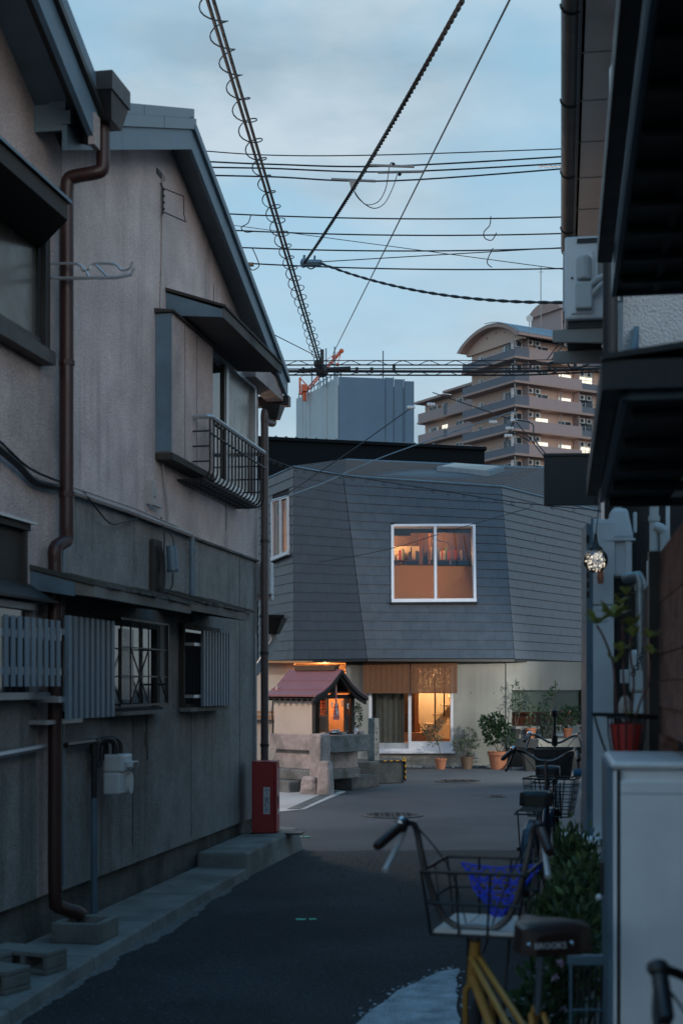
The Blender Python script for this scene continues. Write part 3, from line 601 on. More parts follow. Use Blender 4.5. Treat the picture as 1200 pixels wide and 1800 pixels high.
# laundry pole bracket
lb=B_('laundry_bracket',G().box(.02,8.70,4.02,.05,8.74,4.2).tube([(.05,8.72,4.06),(.12,8.74,4.055),(.46,8.78,4.055),(.54,8.8,4.075),(.56,8.8,4.11)],.011,6).tube(smooth_path([(.05,8.72,4.14),(.22,8.75,4.14),(.25,8.76,4.10),(.29,8.76,4.11),(.31,8.77,4.14),(.44,8.78,4.135),(.48,8.79,4.10),(.53,8.8,4.11),(.55,8.8,4.15)],3),.008,5).tube([(.25,8.76,4.13),(.29,8.76,4.06)],.008,5).tube([(.33,8.76,4.13),(.4,8.77,4.06)],.008,5),M['alum'])
B_('wall_cable',G().tube(smooth_path([(.05,6.5,3.1),(.06,7.6,2.96),(.05,8.2,2.87),(.04,8.55,2.80),(.05,9.03,2.83)],5),.022,6).tube(smooth_path([(.06,6.5,3.14),(.07,7.8,2.97),(.06,8.4,2.86),(.05,9.03,2.855)],4),.008,5),M['cable'])
w2=B_('wood_window',G().box(0,7.4,2.50,.05,8.44,2.54).box(0,8.38,2.16,.04,8.42,2.50).box(0,7.4,2.13,.04,8.42,2.16),M['darkwood'])
B_('window_trim',G().box(0,7.4,2.54,.07,8.48,2.555),M['alum'],w2)
B_('pane',G().box(0,7.4,2.16,.012,8.38,2.5),M['darkwood'],w2)
w3=B_('lower_window',G().box(0,6.4,2.04,.05,8.56,2.08).box(0,8.5,1.55,.04,8.56,2.04).box(0,6.4,1.52,.1,8.62,1.56),M['alum'])
B_('pane',G().box(0,6.4,1.56,.015,8.5,2.04),M['darkglass'],w3)
B_('blind',G().box(0,6.9,1.92,.02,8.0,2.03),M['palepane'],w3)
B_('window_hood',G().hexa([(0,6.4,2.10),(.16,6.4,2.085),(.16,8.6,2.085),(0,8.6,2.10)],[(0,6.4,2.2),(.16,6.4,2.10),(.16,8.6,2.10),(0,8.6,2.2)]),M['darkmetal'],w3)
fb=B_('slat_screen',G().box(.20,7.5,1.86,.23,8.46,1.90).box(.20,7.5,1.66,.23,8.46,1.70).box(.02,7.54,1.86,.2,7.58,1.9).box(.02,7.54,1.66,.2,7.58,1.70),M['alum'])
for i in range(9): B_('slat',G().box(.23,7.64+i*.092,1.595,.238,7.692+i*.092,1.975),M['blueslat'],fb)
B_('low_duct',G().tube([(.06,6.4,1.17),(.06,8.62,1.235)],.02,6),M['alum'])
# ================================================================= small things along the left wall
gm=rootF(LF,'gas_meter','grey gas meter with twin looped pipes low on the plaster wall','gas meter',.0,9.8,.9)
def GM(name,g,m,par=None,**k): return NF(LF,name,g,m,par or gm,**k)
mb=GM('case',G().box(.05,9.66,1.02,.19,9.86,1.14).box(.05,9.66,.87,.17,9.88,1.02),M['meter'],bevel=.015)
GM('counter_window',G().box(.19,9.72,1.05,.235,9.85,1.09),M['meter'],mb,bevel=.006)
GM('counter_face',G().box(.2352,9.74,1.055,.237,9.83,1.085),M['black'],mb)
GM('front_cover',G().prism([(.17,9.83+.045*math.sin(a),.95+.065*math.cos(a)-(.0 if abs(a)<PI/2 else .02)) for a in [2*PI*k/14 for k in range(14)]],(.022,0,0)),M['offwhite'],mb)
g=G()
for s in (9.7,9.8): g.tube(smooth_path([(.12,s,1.13),(.12,s,1.2),(.1,s-.03,1.235),(.06,s-.1,1.235),(.05,s-.16,1.2),(.05,s-.17,1.1)],4),.022,8)
g.tube([(.04,9.52,1.22),(.04,9.52,.12)],.02,8).tube([(.04,9.52,1.08),(.04,9.62,1.08)],.025,8).tube([(.04,9.52,1.25),(.04,9.52,1.15)],.032,8)
GM('pipe',g,M['darkmetal'],smooth=True)
GM('pipe_sleeve',G().tube([(.04,9.52,.86),(.04,9.52,.10)],.024,8),M['bluemetal'])
# fire extinguisher box
fx=rootF(LF,'extinguisher_box','red metal fire extinguisher box standing on the concrete step','extinguisher box',.2,13.72,.215)
fx.rotation_euler.z=LF.rz+R(6)
def FX(name,g,m,par=None,**k): return N(name,g,m,par or fx,**k)
bd=FX('body',G().box(-.115,-.125,0,.10,.125,.66),M['redbox'],bevel=.008)
FX('door',G().box(.10,-.12,.008,.118,.12,.652),M['redbox'],bevel=.004)
FX('lid',G().box(-.118,-.128,.66,.121,.128,.672),M['redbox'],bevel=.004)
st=FX('name_sticker',G().box(-.005,-.1275,.18,.055,-.1255,.43),M['white'])
M['inkblue']=mat('blue_ink',(.03,.09,.16),.7,bump=0)
text('中江東町会',.054,M['inkblue'],st,(.025,-.1285,.305),(PI/2,0,0),vert=True,depth=.0004)
text('消火器',.10,M['white'],fx,(.1185,0,.46),(PI/2,0,PI/2),vert=True,depth=.0006)
FX('handle',G().box(.118,-.06,.27,.122,.0,.34),M['black'])
FX('notice',G().box(.118,-.03,.17,.121,.03,.22),M['white'])
FX('base_plate',G().box(-.12,-.13,-.012,.36,.13,.002),M['black'])
# drain basin under the red pipe
bs=rootF(LF,'drain_basin','square hollow concrete basin under the red downpipe','drain basin',.28,8.72,.08)
N('rim',G().box(-.15,-.17,0,.15,-.13,.12).box(-.15,.13,0,.15,.17,.12).box(-.15,-.13,0,-.11,.13,.12).box(.11,-.13,0,.15,.13,.12),M['conc'],bs,bevel=.008)
N('bottom',G().box(-.11,-.13,0,.11,.13,.03),M['conc_d'],bs)
# hollow blocks
def block(loc,rz,lab):
    t=root('concrete_block',lab,'concrete block',loc,rz,'hollow concrete blocks on the pavement')
    g=G().box(-.095,-.195,0,.095,.195,.028).box(-.095,-.195,.092,.095,.195,.12)
    for y in (-.195,-.055,.085,.165): g.box(-.095,y,.028,.095,y+.03,.092)
    N('body',g,M['conc'],t,bevel=.006)
block(tuple(LF.w(.30,7.78,.08)),LF.rz+R(78),'hollow concrete block farthest along the kerb, standing alone')
block(tuple(LF.w(.06,7.62,.08)),LF.rz+R(80),'hollow concrete block closest to the house foundation')
block(tuple(LF.w(.30,7.30,.08)),LF.rz+R(72),'hollow concrete block at the left edge of the kerb, nearest the camera')
# neighbour's hopper, pipe and wall unit behind the far corner
nb=rootF(LF,'rain_pipe_branch','black rain hopper with slanting pale pipe behind the far house corner','rain pipe',.12,14.6,1.8)
NF(LF,'hopper',G().hexa([(.0,14.62,2.12),(.1,14.62,2.12),(.1,14.74,2.12),(.0,14.74,2.12)],[(-.03,14.55,2.28),(.17,14.55,2.28),(.17,14.8,2.28),(-.03,14.8,2.28)]).box(-.05,14.52,2.28,.2,14.83,2.31),M['black'],nb)
NF(LF,'pipe',G().tube([(.06,14.68,2.14),(.06,14.68,2.05),(.0,14.45,1.85),(-.05,14.3,1.72)],.04,10),M['greypipe'],nb,smooth=True)
TF(LF,'wall_vent',G().box(-.3,14.28,2.5,.12,14.4,2.82).box(-.3,14.4,2.45,.10,14.5,2.7),M['meter'],'small grey vent unit beside the far brown downpipe','vent',(0,14.4,2.5),bevel=.01)
# ================================================================= SLATE CLAD HOUSE
def Wz(px,Y,z): return Vector(((px-HX)/F*Y,Y,z))
def Yat(py,z): return (z-EYE)*F/(HY-py)
ZB=2.11; ZT=5.74
Bp=[Wz(455,30.0,ZB),Wz(517,28.4,ZB),Wz(645,27.4,ZB),Wz(903,27.8,ZB),Wz(1075,32.6,ZB)]
Tp=[Wz(455,30.1,5.88),Wz(517,28.6,5.98),Wz(603,28.2,ZT),Wz(880,29.74,ZT),Wz(1075,34.6,ZT)]
hS=root('slate_house','faceted house clad in dark slate courses above grey cast concrete','house',(1.0,28.5,0))
def H(name,g,m,par=None,**k): return N(name,g,m,par or hS,world=True,**k)
def bil(i,u,v):
    a=Bp[i].lerp(Bp[i+1],u); b=Tp[i].lerp(Tp[i+1],u); return a.lerp(b,v)
def bn(i,u,v):
    e=.01; n=(bil(i,u+e,v)-bil(i,u,v)).cross(bil(i,u,v+e)-bil(i,u,v)); n.normalize(); return n
def uv_at(i,px,py):
    u=v=.5
    def pr(u,v):
        q=bil(i,u,v); return (HX+F*q.x/q.y, HY-F*(q.z-EYE)/q.y)
    for _ in range(25):
        x,y=pr(u,v); e=1e-3; xu,yu=pr(u+e,v); xv,yv=pr(u,v+e)
        a,b,c,d=(xu-x)/e,(xv-x)/e,(yu-y)/e,(yv-y)/e; D=a*d-b*c
        dx,dy=px-x,py-y; u+=(d*dx-b*dy)/D; v+=(-c*dx+a*dy)/D
    return u,v
holes={}
a=uv_at(2,688,1060); b=uv_at(2,832,924); c=uv_at(2,834,1060); d=uv_at(2,687,924)
WM=(a,c,b,d); holes[2]=WM
a=uv_at(0,481,986); b=uv_at(0,509,872); c=uv_at(0,510,974); d=uv_at(0,480,880)
WL=(a,c,b,d); holes[0]=WL
def hu(h,s,t):
    A=[h[0][k]+(h[1][k]-h[0][k])*s for k in (0,1)]; B=[h[3][k]+(h[2][k]-h[3][k])*s for k in (0,1)]
    return tuple(A[k]+(B[k]-A[k])*t for k in (0,1))
def hspan(h,v):
    vl=(h[0][1]+h[1][1])/2; vh=(h[3][1]+h[2][1])/2; t=(v-vl)/(vh-vl); return hu(h,0,t)[0],hu(h,1,t)[0],vl,vh
M['sheathing']=mat('dark_sheathing',(.03,.03,.033),.9,bump=0)
# backing walls with openings
g=G()
for i in range(4):
    P=lambda u,v:bil(i,u,v)-bn(i,u,v)*.012
    n_=10
    def grid(q):  # q: four uv corners
        for x in range(n_):
            for y in range(n_):
                f=lambda s,t:P(*hu(q,s/n_,t/n_))
                g.quad(f(x,y),f(x+1,y),f(x+1,y+1),f(x,y+1))
    if i in holes:
        a,b,c,d=holes[i]
        grid(((0,0),(1,0),b,a)); grid((b,(1,0),(1,1),c)); grid((d,c,(1,1),(0,1))); grid(((0,0),a,d,(0,1)))
    else: grid(((0,0),(1,0),(1,1),(0,1)))
back=[Wz(1075,36,ZB),Vector((-1.2,35,ZB))]; backT=[Wz(1075,36,ZT),Vector((-1.2,35,ZT))]
g.quad(Bp[4],back[0],backT[0],Tp[4]); g.quad(back[0],back[1],backT[1],backT[0]); g.quad(back[1],Bp[0],Tp[0],backT[1])
H('wall',g,M['sheathing'])
H('floor_soffit',G().quad(*(Bp+back)),M['soffit'])
# slates, course by course
random.seed(21)
NC=20
tiles=[]
for i in (2,1,0,3):
    for j in range(NC):
        v0=j/NC; v1=(j+1)/NC
        L0=(bil(i,1,(v0+v1)/2)-bil(i,0,(v0+v1)/2)).length
        nt_=max(2,round(L0/.37)); off=(j%2)*.5+random.uniform(-.08,.08)
        us=[0]+[min(1,max(0,(k+off)/nt_)) for k in range(0,nt_+1) if 0.06<(k+off)/nt_<.96]+[1]
        for u0,u1 in zip(us,us[1:]):
            segs=[(u0,u1)]
            if i in holes:
                h=hspan(holes[i],(v0+v1)/2)
                if v1>h[2]+.3/NC and v0<h[3]-.3/NC:
                    segs=[s for s in ((u0,min(u1,h[0])),(max(u0,h[1]),u1)) if s[1]-s[0]>.012]
            for s0,s1 in segs: tiles.append((i,s0,s1,v0,v1))
rest=G(); cnt=0
for (i,u0,u1,v0,v1) in tiles:
    L0=(bil(i,1,v0)-bil(i,0,v0)).length; e=.0012/L0
    n=bn(i,(u0+u1)/2,(v0+v1)/2)
    lo=.023+random.uniform(-.002,.002); hi=.008; v0=v0+.0026
    b=[bil(i,u0+e,v0),bil(i,u1-e,v0),bil(i,u1-e,v1+.004),bil(i,u0+e,v1+.004)]
    top=[b[0]+n*lo,b[1]+n*lo,b[2]+n*hi,b[3]+n*hi]
    b=[b[0]+n*.002,b[1]+n*.002,b[2]+n*.001,b[3]+n*.001]
    if i!=3 and cnt<300: H('slate_tile',G().hexa(b,top),M['slate']); cnt+=1
    else: rest.hexa(b,top)
H('slate_tile',rest,M['slate'],kind='stuff')
# drip edge under the cladding
g=G()
for i in range(4):
    a,b=Bp[i],Bp[i+1]; n=bn(i,.5,.02); n.z=0
    g.hexa([a-n*.05-Vector((0,0,.045)),b-n*.05-Vector((0,0,.045)),b+n*.03-Vector((0,0,.045)),a+n*.03-Vector((0,0,.045))],[a-n*.05,b-n*.05,b+n*.03,a+n*.03])
H('drip_edge',g,M['darkmetal'])
# roof in courses
Rr=[Wz(455,33,6.3),Wz(610,31.0,6.5),Wz(955,32.2,6.5),Wz(1080,36,6.5)]
def rcourse(a0,a1,b0,b1,n,name):
    for k in range(n):
        t0,t1=k/n,(k+1.06)/n; p=[a0.lerp(b0,t0),a1.lerp(b1,t0),a1.lerp(b1,t1),a0.lerp(b0,t1)]
        z=Vector((0,0,1)); H('roof_course',G().hexa(p,[p[0]+z*.045,p[1]+z*.045,p[2]+z*.012,p[3]+z*.012]),M['slateroof'],roofS)
roofS=H('roof',G().quad(Tp[0],Tp[1],Rr[1],Rr[0]).quad(Tp[1],Tp[2],Rr[1]).quad(Tp[2],Tp[3],Rr[2],Rr[1]).quad(Tp[3],Tp[4],Rr[3],Rr[2]).quad(Rr[0],Rr[1],backT[1]).quad(Rr[1],Rr[2],backT[0],backT[1]).quad(Rr[2],Rr[3],backT[0]),M['slateroof'])
rcourse(Tp[2],Tp[3],Rr[1],Rr[2],13,'a'); rcourse(Tp[3],Tp[4],Rr[2],Rr[3],13,'b'); rcourse(Tp[1],Tp[2],Rr[1]+Vector((-.02,-.02,0)),Rr[1],10,'c'); rcourse(Tp[0],Tp[1],Rr[0],Rr[1],12,'d')
g=G().tube([Rr[0],Rr[1],Rr[2],Rr[3]],.05,6)
for i in range(4):
    a,b=Tp[i],Tp[i+1]; g.tube([a+Vector((0,-.02,.02)),b+Vector((0,-.02,.02))],.022,5)
H('ridge_cap',g,M['bluemetal'],roofS)
def onroof(px,t):  # point on the main roof slope
    u=(px-603)/(880-603); return Tp[2].lerp(Tp[3],u).lerp(Rr[1].lerp(Rr[2],u),t)
sk=[onroof(742,.50),onroof(830,.42),onroof(838,.70),onroof(756,.78)]; z=Vector((0,0,1))
skl=H('skylight',G().hexa([p+z*.03 for p in sk],[p+z*.14 for p in sk]),M['bluemetal'],roofS)
ci=sum(sk,Vector())/4
H('pane',G().hexa([ci+(p-ci)*.86+z*.141 for p in sk],[ci+(p-ci)*.86+z*.15 for p in sk]),M['darkglass'],roofS)
sk=[Tp[3].lerp(Tp[4],.25).lerp(Rr[2].lerp(Rr[3],.25),t)+Vector((dx,0,0)) for t,dx in ((.5,-.2),(.5,.35),(.62,.35),(.62,-.2))]
H('roof_vent',G().hexa([p+z*.03 for p in sk],[p+z*.16 for p in sk]),M['alum'],roofS)
# windows in the cladding
def bwin(i,h,mull,name,o=.05):
    u0,u1,v0,v1=0,1,0,1
    def P(s,t,d): q=hu(h,s,t); return bil(i,*q)+bn(i,*q)*d
    Lu=(P(1,.5,0)-P(0,.5,0)).length; Lv=(P(.5,1,0)-P(.5,0,0)).length; fu=.055/Lu; fv=.055/Lv
    fr=G()
    def bar(ua,ub,va,vb,d0=-.06,d1=o): fr.hexa([P(ua,va,d0),P(ub,va,d0),P(ub,vb,d0),P(ua,vb,d0)],[P(ua,va,d1),P(ub,va,d1),P(ub,vb,d1),P(ua,vb,d1)])
    bar(u0-fu*.3,u0+fu*.7,v0,v1); bar(u1-fu*.7,u1+fu*.3,v0,v1); bar(u0+fu*.7,u1-fu*.7,v1-fv*.7,v1+fv*.3); bar(u0-fu*.3,u1+fu*.3,v0-fv*.3,v0+fv*1.2,-.06,o+.02)
    w=H(name,fr,M['alum_w'])
    g=fr; fr=G(); um=u0+(u1-u0)*mull; bar(um-fu*.5,um+fu*.5,v0+fv*1.2,v1-fv*.7,-.02,o-.008); H('mullion',fr,M['alum_w'],w)
    fr=G(); bar(u0-fu*.6,u1+fu*.6,v0-fv*.8,v0-fv*.35,-.02,o+.05); H('sill',fr,M['darkmetal'],w)
    return w,P,um,fu,fv,bar
w,P,um,fu,fv,_=bwin(2,WM,.52,'upstairs_window')
u0,u1,v0,v1=0,1,0,1; vm=v0+(v1-v0)*.485
fm=bpy.data.materials.new('frosted_glass'); fm.use_nodes=True; t=fm.node_tree; t.nodes.clear()
o_=t.nodes.new('ShaderNodeOutputMaterial'); r_=t.nodes.new('ShaderNodeBsdfRefraction'); r_.inputs['Roughness'].default_value=.32; r_.inputs['IOR'].default_value=1.25; r_.inputs[0].default_value=(.9,.86,.84,1); y_=t.nodes.new('ShaderNodeMixShader'); y_.inputs[0].default_value=.25; a_=t.nodes.new('ShaderNodeBsdfTranslucent'); b_=t.nodes.new('ShaderNodeBsdfGlossy'); x_=t.nodes.new('ShaderNodeMixShader'); a_.inputs[0].default_value=(.80,.66,.62,1); b_.inputs['Roughness'].default_value=.35; x_.inputs[0].default_value=.05
t.links.new(a_.outputs[0],y_.inputs[1]); t.links.new(r_.outputs[0],y_.inputs[2]); t.links.new(y_.outputs[0],x_.inputs[1]); t.links.new(b_.outputs[0],x_.inputs[2]); t.links.new(x_.outputs[0],o_.inputs[0]); M['frost']=fm
for (ua,ub,d) in ((u0+fu*.7,um-fu*.3,.0),(um+fu*.3,u1-fu*.7,-.03)):
    H('pane',G().quad(P(ua,vm,d),P(ub,vm,d),P(ub,v1-fv*.7,d),P(ua,v1-fv*.7,d)),M['glass'],w)
    H('frosted_pane',G().quad(P(ua,v0+fv,d),P(ub,v0+fv,d),P(ub,vm,d),P(ua,vm,d)),M['frost'],w)
    H('midrail',G().hexa([P(ua,vm-.004,d-.01),P(ub,vm-.004,d-.01),P(ub,vm+.004,d-.01),P(ua,vm+.004,d-.01)],[P(ua,vm-.004,d+.02),P(ub,vm-.004,d+.02),P(ub,vm+.004,d+.02),P(ua,vm+.004,d+.02)]),M['darkmetal'],w)
w,P,um,fu,fv,_=bwin(0,WL,.52,'side_window')
u0,u1,v0,v1=0,1,0,1
H('pane',G().quad(P(um,v0+fv,0),P(u1-fu*.7,v0+fv,0),P(u1-fu*.7,v1-fv*.7,0),P(um,v1-fv*.7,0)),M['glass'],w)
H('pane',G().quad(P(u0+fu,v0+fv,.01),P(um,v0+fv,.01),P(um,v1-fv*.7,.01),P(u0+fu,v1-fv*.7,.01)),M['glass'],w)
H('curtain',G().quad(P(u0,v0,-.15),P(um,v0,-.15),P(um,v1,-.15),P(u0,v1,-.15)),M['frost'],w)
# ---- upstairs room
room=H('upper_room',G().quad((.2,31.9,2.5),(3.4,31.9,2.5),(3.4,31.9,5.3),(.2,31.9,5.3)),M['timber'])
H('room_floor',G().quad((-.5,28.5,2.5),(3.3,28.2,2.5),(3.4,32,2.5),(-1.4,32,2.5),(-1.4,30,2.5)),M['orangewood'],room)
H('room_side',G().quad((.45,28.2,2.5),(.45,32,2.5),(.45,32,5.2),(.45,28.7,5.2)).quad((3.3,28.9,2.5),(3.3,32,2.5),(3.3,32,5.2),(3.3,30.0,5.2)).quad((-1.45,29.9,2.5),(-1.45,32,2.5),(-1.45,32,5.2),(-1.45,29.9,5.2)),M['timber'],room)
H('room_back',G().quad((-1.4,31.9,2.5),(.44,31.9,2.5),(.44,31.9,5.2),(-1.4,31.9,5.2)),M['cream'],room)
g=G().quad((-1.4,30.1,5.2),(-.4,28.9,5.2),(.45,28.7,5.2),(3.4,30.1,5.2),(3.4,32,5.2),(-1.4,32,5.2))
for k in range(7): g.box(.45,30.0+k*.28,5.06,3.3,30.08+k*.28,5.19)
H('room_ceiling',g,M['timber'],room)
H('lit_partition',G().box(1.72,31.5,3.2,1.80,31.55,5.0).box(1.92,31.5,3.2,1.97,31.55,5.0),M['orangewood'],room)
H('wall_panel',G().box(.6,31.86,4.42,1.75,31.88,4.72),M['cream'],room)
H('pelmet',G().box(.5,31.2,4.95,3.25,31.25,5.19).box(.5,30.9,4.86,1.5,31.0,5.19),M['darkwood'],room)
def lamp(name,loc,e,c,r=.06,typ='POINT',rot=None,parent=None):
    l=bpy.data.lights.new(name,typ); l.energy=e; l.color=c
    if typ=='POINT': l.shadow_soft_size=r
    if typ=='AREA': l.size=r
    if typ=='SPOT': l.spot_size=R(rot[1]); l.spot_blend=.6; l.shadow_soft_size=r
    o=bpy.data.objects.new(name,l); COL.objects.link(o); o.location=loc
    if typ=='SPOT': o.rotation_euler=rot[0]
    return o
WARM=(1,.50,.22)
lamp('room_light',(1.2,29.7,2.8),18,WARM,.12); lamp('shelf_light',(1.1,31.45,4.9),13,WARM,.04); lamp('shelf_light',(2.2,31.45,4.9),9,WARM,.04); lamp('side_room_light',(-.6,30.6,4.2),16,WARM,.1)
# shelf with books
bsf=root('bookshelf','long wooden wall shelf behind the upstairs window','bookshelf',(1.9,31.65,4.36))
N('shelf_board',G().box(-1.35,-.12,.0,1.3,.18,.03),M['timber'],bsf); N('shelf_board',G().box(-1.35,-.12,-.3,1.3,.18,-.27),M['timber'],bsf)
N('upright',G().box(-.5,-.1,-.27,-.47,.18,0).box(.6,-.1,-.27,.63,.18,0),M['timber'],bsf)
bc=[mat('book_cover',c,.6,bump=0) for c in ((.6,.5,.35),(.45,.08,.06),(.08,.2,.16),(.55,.52,.48),(.25,.12,.06),(.1,.12,.2))]
random.seed(4)
x=.62
for k in range(34):
    th=random.uniform(.028,.055); h=random.uniform(.16,.29)
    ci_=random.randrange(6); o=T('book',G().box(0,-.08,0,th,.1,h),bc[ci_],('tan','red','dark green','pale grey','brown','navy')[ci_]+' upright book in the row on the shelf behind the upstairs window','book',(x,31.65,4.392),0,'books on the upstairs shelf')
    x+=th+random.choice((.003,.003,.004,.09))
    if x>3.1: break
dl=root('desk_lamp','small white bent arm desk lamp behind the upstairs window','desk lamp',(2.33,30.4,3.46))
N('arm',G().tube([(0,0,0),(0,0,1.12),(-.1,0,1.2),(-.32,0,1.25)],.012,6).tube([(0,0,0),(0,0,.02)],.08,12),M['white'],dl)
N('shade',G().lathe((-.34,0,1.22),[(.05,0),(.025,.06)],10),M['white'],dl)
fn=H('dark_cabinet',G().box(2.0,28.95,2.5,2.62,29.3,3.95),M['darkwood'],room)
# ---- ground floor
YW=27.95
g=G()
def wallq(xa,xb,za,zb): g.box(xa,YW,za,xb,YW+.2,zb)
xA,xB,xC=Wz(608,YW,0).x,Wz(648,YW,0).x,Wz(796,YW,0).x; xD=Wz(887,YW,0).x
wallq(xA,xB,-.1,ZB-.03); wallq(xB,xC,-.1,.31); wallq(xC,xD,-.1,ZB-.03)
H('concrete_wall',g,M['slatewall'])
E1=Wz(1075,29.6,0); C1=Vector((xD,YW,0)); dv=(E1-C1); dvn=dv.normalized(); dn=Vector((dvn.y,-dvn.x,0))
def RWp(px,d=0):
    k=(px-HX)/F; q=(C1.x-k*C1.y)/(k*dv.y-dv.x); p_=C1+dv*q; return p_+dn*d
def rw(g,pa,pb,za,zb,d0,d1):
    a,b=RWp(pa),RWp(pb); 
    return g.hexa([a+dn*d1+Vector((0,0,za)),b+dn*d1+Vector((0,0,za)),b+dn*d0+Vector((0,0,za)),a+dn*d0+Vector((0,0,za))],[a+dn*d1+Vector((0,0,zb)),b+dn*d1+Vector((0,0,zb)),b+dn*d0+Vector((0,0,zb)),a+dn*d0+Vector((0,0,zb))])
zw0=EYE-85/F*28.2; zw1=EYE-8/F*28.2
g=G(); rw(g,888,898,-.1,ZB-.03,-.22,.02); rw(g,1028,1075,-.1,ZB-.03,-.22,0); rw(g,898,1028,-.1,zw0,-.22,0); rw(g,898,1028,zw1,ZB-.03,-.22,0)
H('concrete_wall',g,M['slatewall'])
g=G()
for px,pz in ((826,1,),(862,1),(705,.0)):
    pass
for x_,z_ in ((xC+.35,.75),(xC+.35,1.45),(xC+.8,.75),(xC+.8,1.45)): g.lathe((x_,YW-.002,z_),[(.014,0),(.014,.004)],8,'y')
H('form_tie_hole',g,M['conc_d'])
# recess at left and its lit lining
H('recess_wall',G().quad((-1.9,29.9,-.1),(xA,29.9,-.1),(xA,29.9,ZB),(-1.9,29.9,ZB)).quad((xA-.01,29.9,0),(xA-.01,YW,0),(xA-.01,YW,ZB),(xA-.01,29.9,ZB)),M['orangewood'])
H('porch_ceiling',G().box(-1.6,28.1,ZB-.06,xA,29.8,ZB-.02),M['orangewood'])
H('left_wall',G().box(-3.2,28.7,-.1,-.95,28.9,ZB-.03),M['shrinewall'])
lamp('porch_light',(-.35,28.9,1.78),30,(1,.55,.22),.06)
# sliding door unit
dr_=H('sliding_door',G().box(xB,YW-.02,.31,xC,YW+.14,.36).box(xB,YW-.01,1.95,xC,YW+.14,ZB-.03).box(xB,YW,.36,xB+.06,YW+.13,1.95).box(xC-.05,YW,.36,xC,YW+.13,1.95),M['alum_w'])
xm=Wz(720,YW,0).x
H('stile',G().box(xm-.03,YW+.02,.36,xm+.03,YW+.06,1.95),M['alum_w'],dr_)
H('bottom_rail',G().box(xB+.06,YW+.06,.36,xm-.03,YW+.1,.47),M['alum'],dr_)
H('bottom_rail',G().box(xm+.03,YW+.02,.36,xC-.05,YW+.06,.50),M['alum_w'],dr_)
H('pane',G().quad((xB+.06,YW+.08,.47),(xm-.03,YW+.08,.47),(xm-.03,YW+.08,1.95),(xB+.06,YW+.08,1.95)),M['glass'],dr_)
H('pane',G().quad((xm+.03,YW+.04,.50),(xC-.05,YW+.04,.50),(xC-.05,YW+.04,1.95),(xm+.03,YW+.04,1.95)),M['glass'],dr_)
H('sill_ledge',G().box(xB-.02,YW-.1,.27,xC+.03,YW-.01,.31),M['alum_w'],dr_)
H('lintel',G().box(xA,YW-.012,2.0,xC,YW,ZB-.04),M['darkwood'],dr_)
# curtain
g=G(); n=60; x0,x1=xB+.06,Wz(710,28.3,0).x
for k in range(n):
    a=x0+(x1-x0)*k/n; b=x0+(x1-x0)*(k+1)/n; f=lambda q:28.28+.05*math.sin((q-x0)*38+1.3*math.sin((q-x0)*9)); 
    g.quad((a,f(a),.40),(b,f(b),.40),(b,f(b),2.02),(a,f(a),2.02))
T('curtain',g,M['curtain'],'grey green curtain hanging inside the left half of the sliding door','curtain',(x0,28.28,.4),0,None,True,True)
# lower room
lr=H('lower_room',G().quad((xB-.2,31,0),(3.2,31,0),(3.2,31,2.08),(xB-.2,31,2.08)).quad((3.0,28.2,0),(3.0,31,0),(3.0,31,2.08),(3.0,28.2,2.08)),M['cream'])
H('room_side',G().quad((xB-.15,28.2,0),(xB-.15,31,0),(xB-.15,31,2.08),(xB-.15,28.2,2.08)),M['timber'],lr)
H('room_ceiling',G().quad((xB-.2,28.1,2.07),(3.2,28.1,2.07),(3.2,31,2.07),(xB-.2,31,2.07)),M['orangewood'],lr)
H('room_floor',G().box(xB-.2,28.15,.2,3.2,31,.44),M['orangewood'],lr)
H('inner_step',G().box(xB,29.4,.44,1.75,31,.62).box(xB,29.9,.62,1.65,31,.8),M['orangewood'],lr)
xp0,xp1=Wz(706,29.8,0).x,Wz(735,29.8,0).x
H('timber_partition',G().box(xp0-.1,29.8,.62,xp1-.08,29.88,2.07),M['timber'],lr); H('partition_edge',G().box(xp1-.08,29.78,.62,xp1+.0,29.9,2.07),M['orangewood'],lr)
stn=H('stair',G().hexa([(1.62,29.75,.44),(1.86,29.75,.44),(2.52,29.75,1.28),(2.34,29.75,1.28)],[(1.62,29.8,.44),(1.86,29.8,.44),(2.52,29.8,1.28),(2.34,29.8,1.28)]),M['cream'],lr)
for k in range(6): H('tread',G().box(1.62+k*.17,29.8,.56+k*.2,1.95+k*.17,30.6,.60+k*.2),M['cream'],lr)
H('stair_rail',G().tube([(1.95,29.7,.7),(1.95,29.7,1.72),(2.08,29.7,1.95),(2.08,29.7,2.05)],.016,6).tube([(2.14,29.7,.95),(2.14,29.7,2.05)],.016,6).tube([(1.72,30.2,1.8),(1.85,30.2,1.98)],.02,6),M['darkmetal'],lr)
lamp('stair_light',(1.95,30.3,1.75),30,(1,.66,.34),.06); lamp('under_stair_light',(1.55,30.6,.72),7,(1,.62,.3),.04); lamp('hall_light',(1.2,29.2,1.9),7,(1,.6,.3),.04)
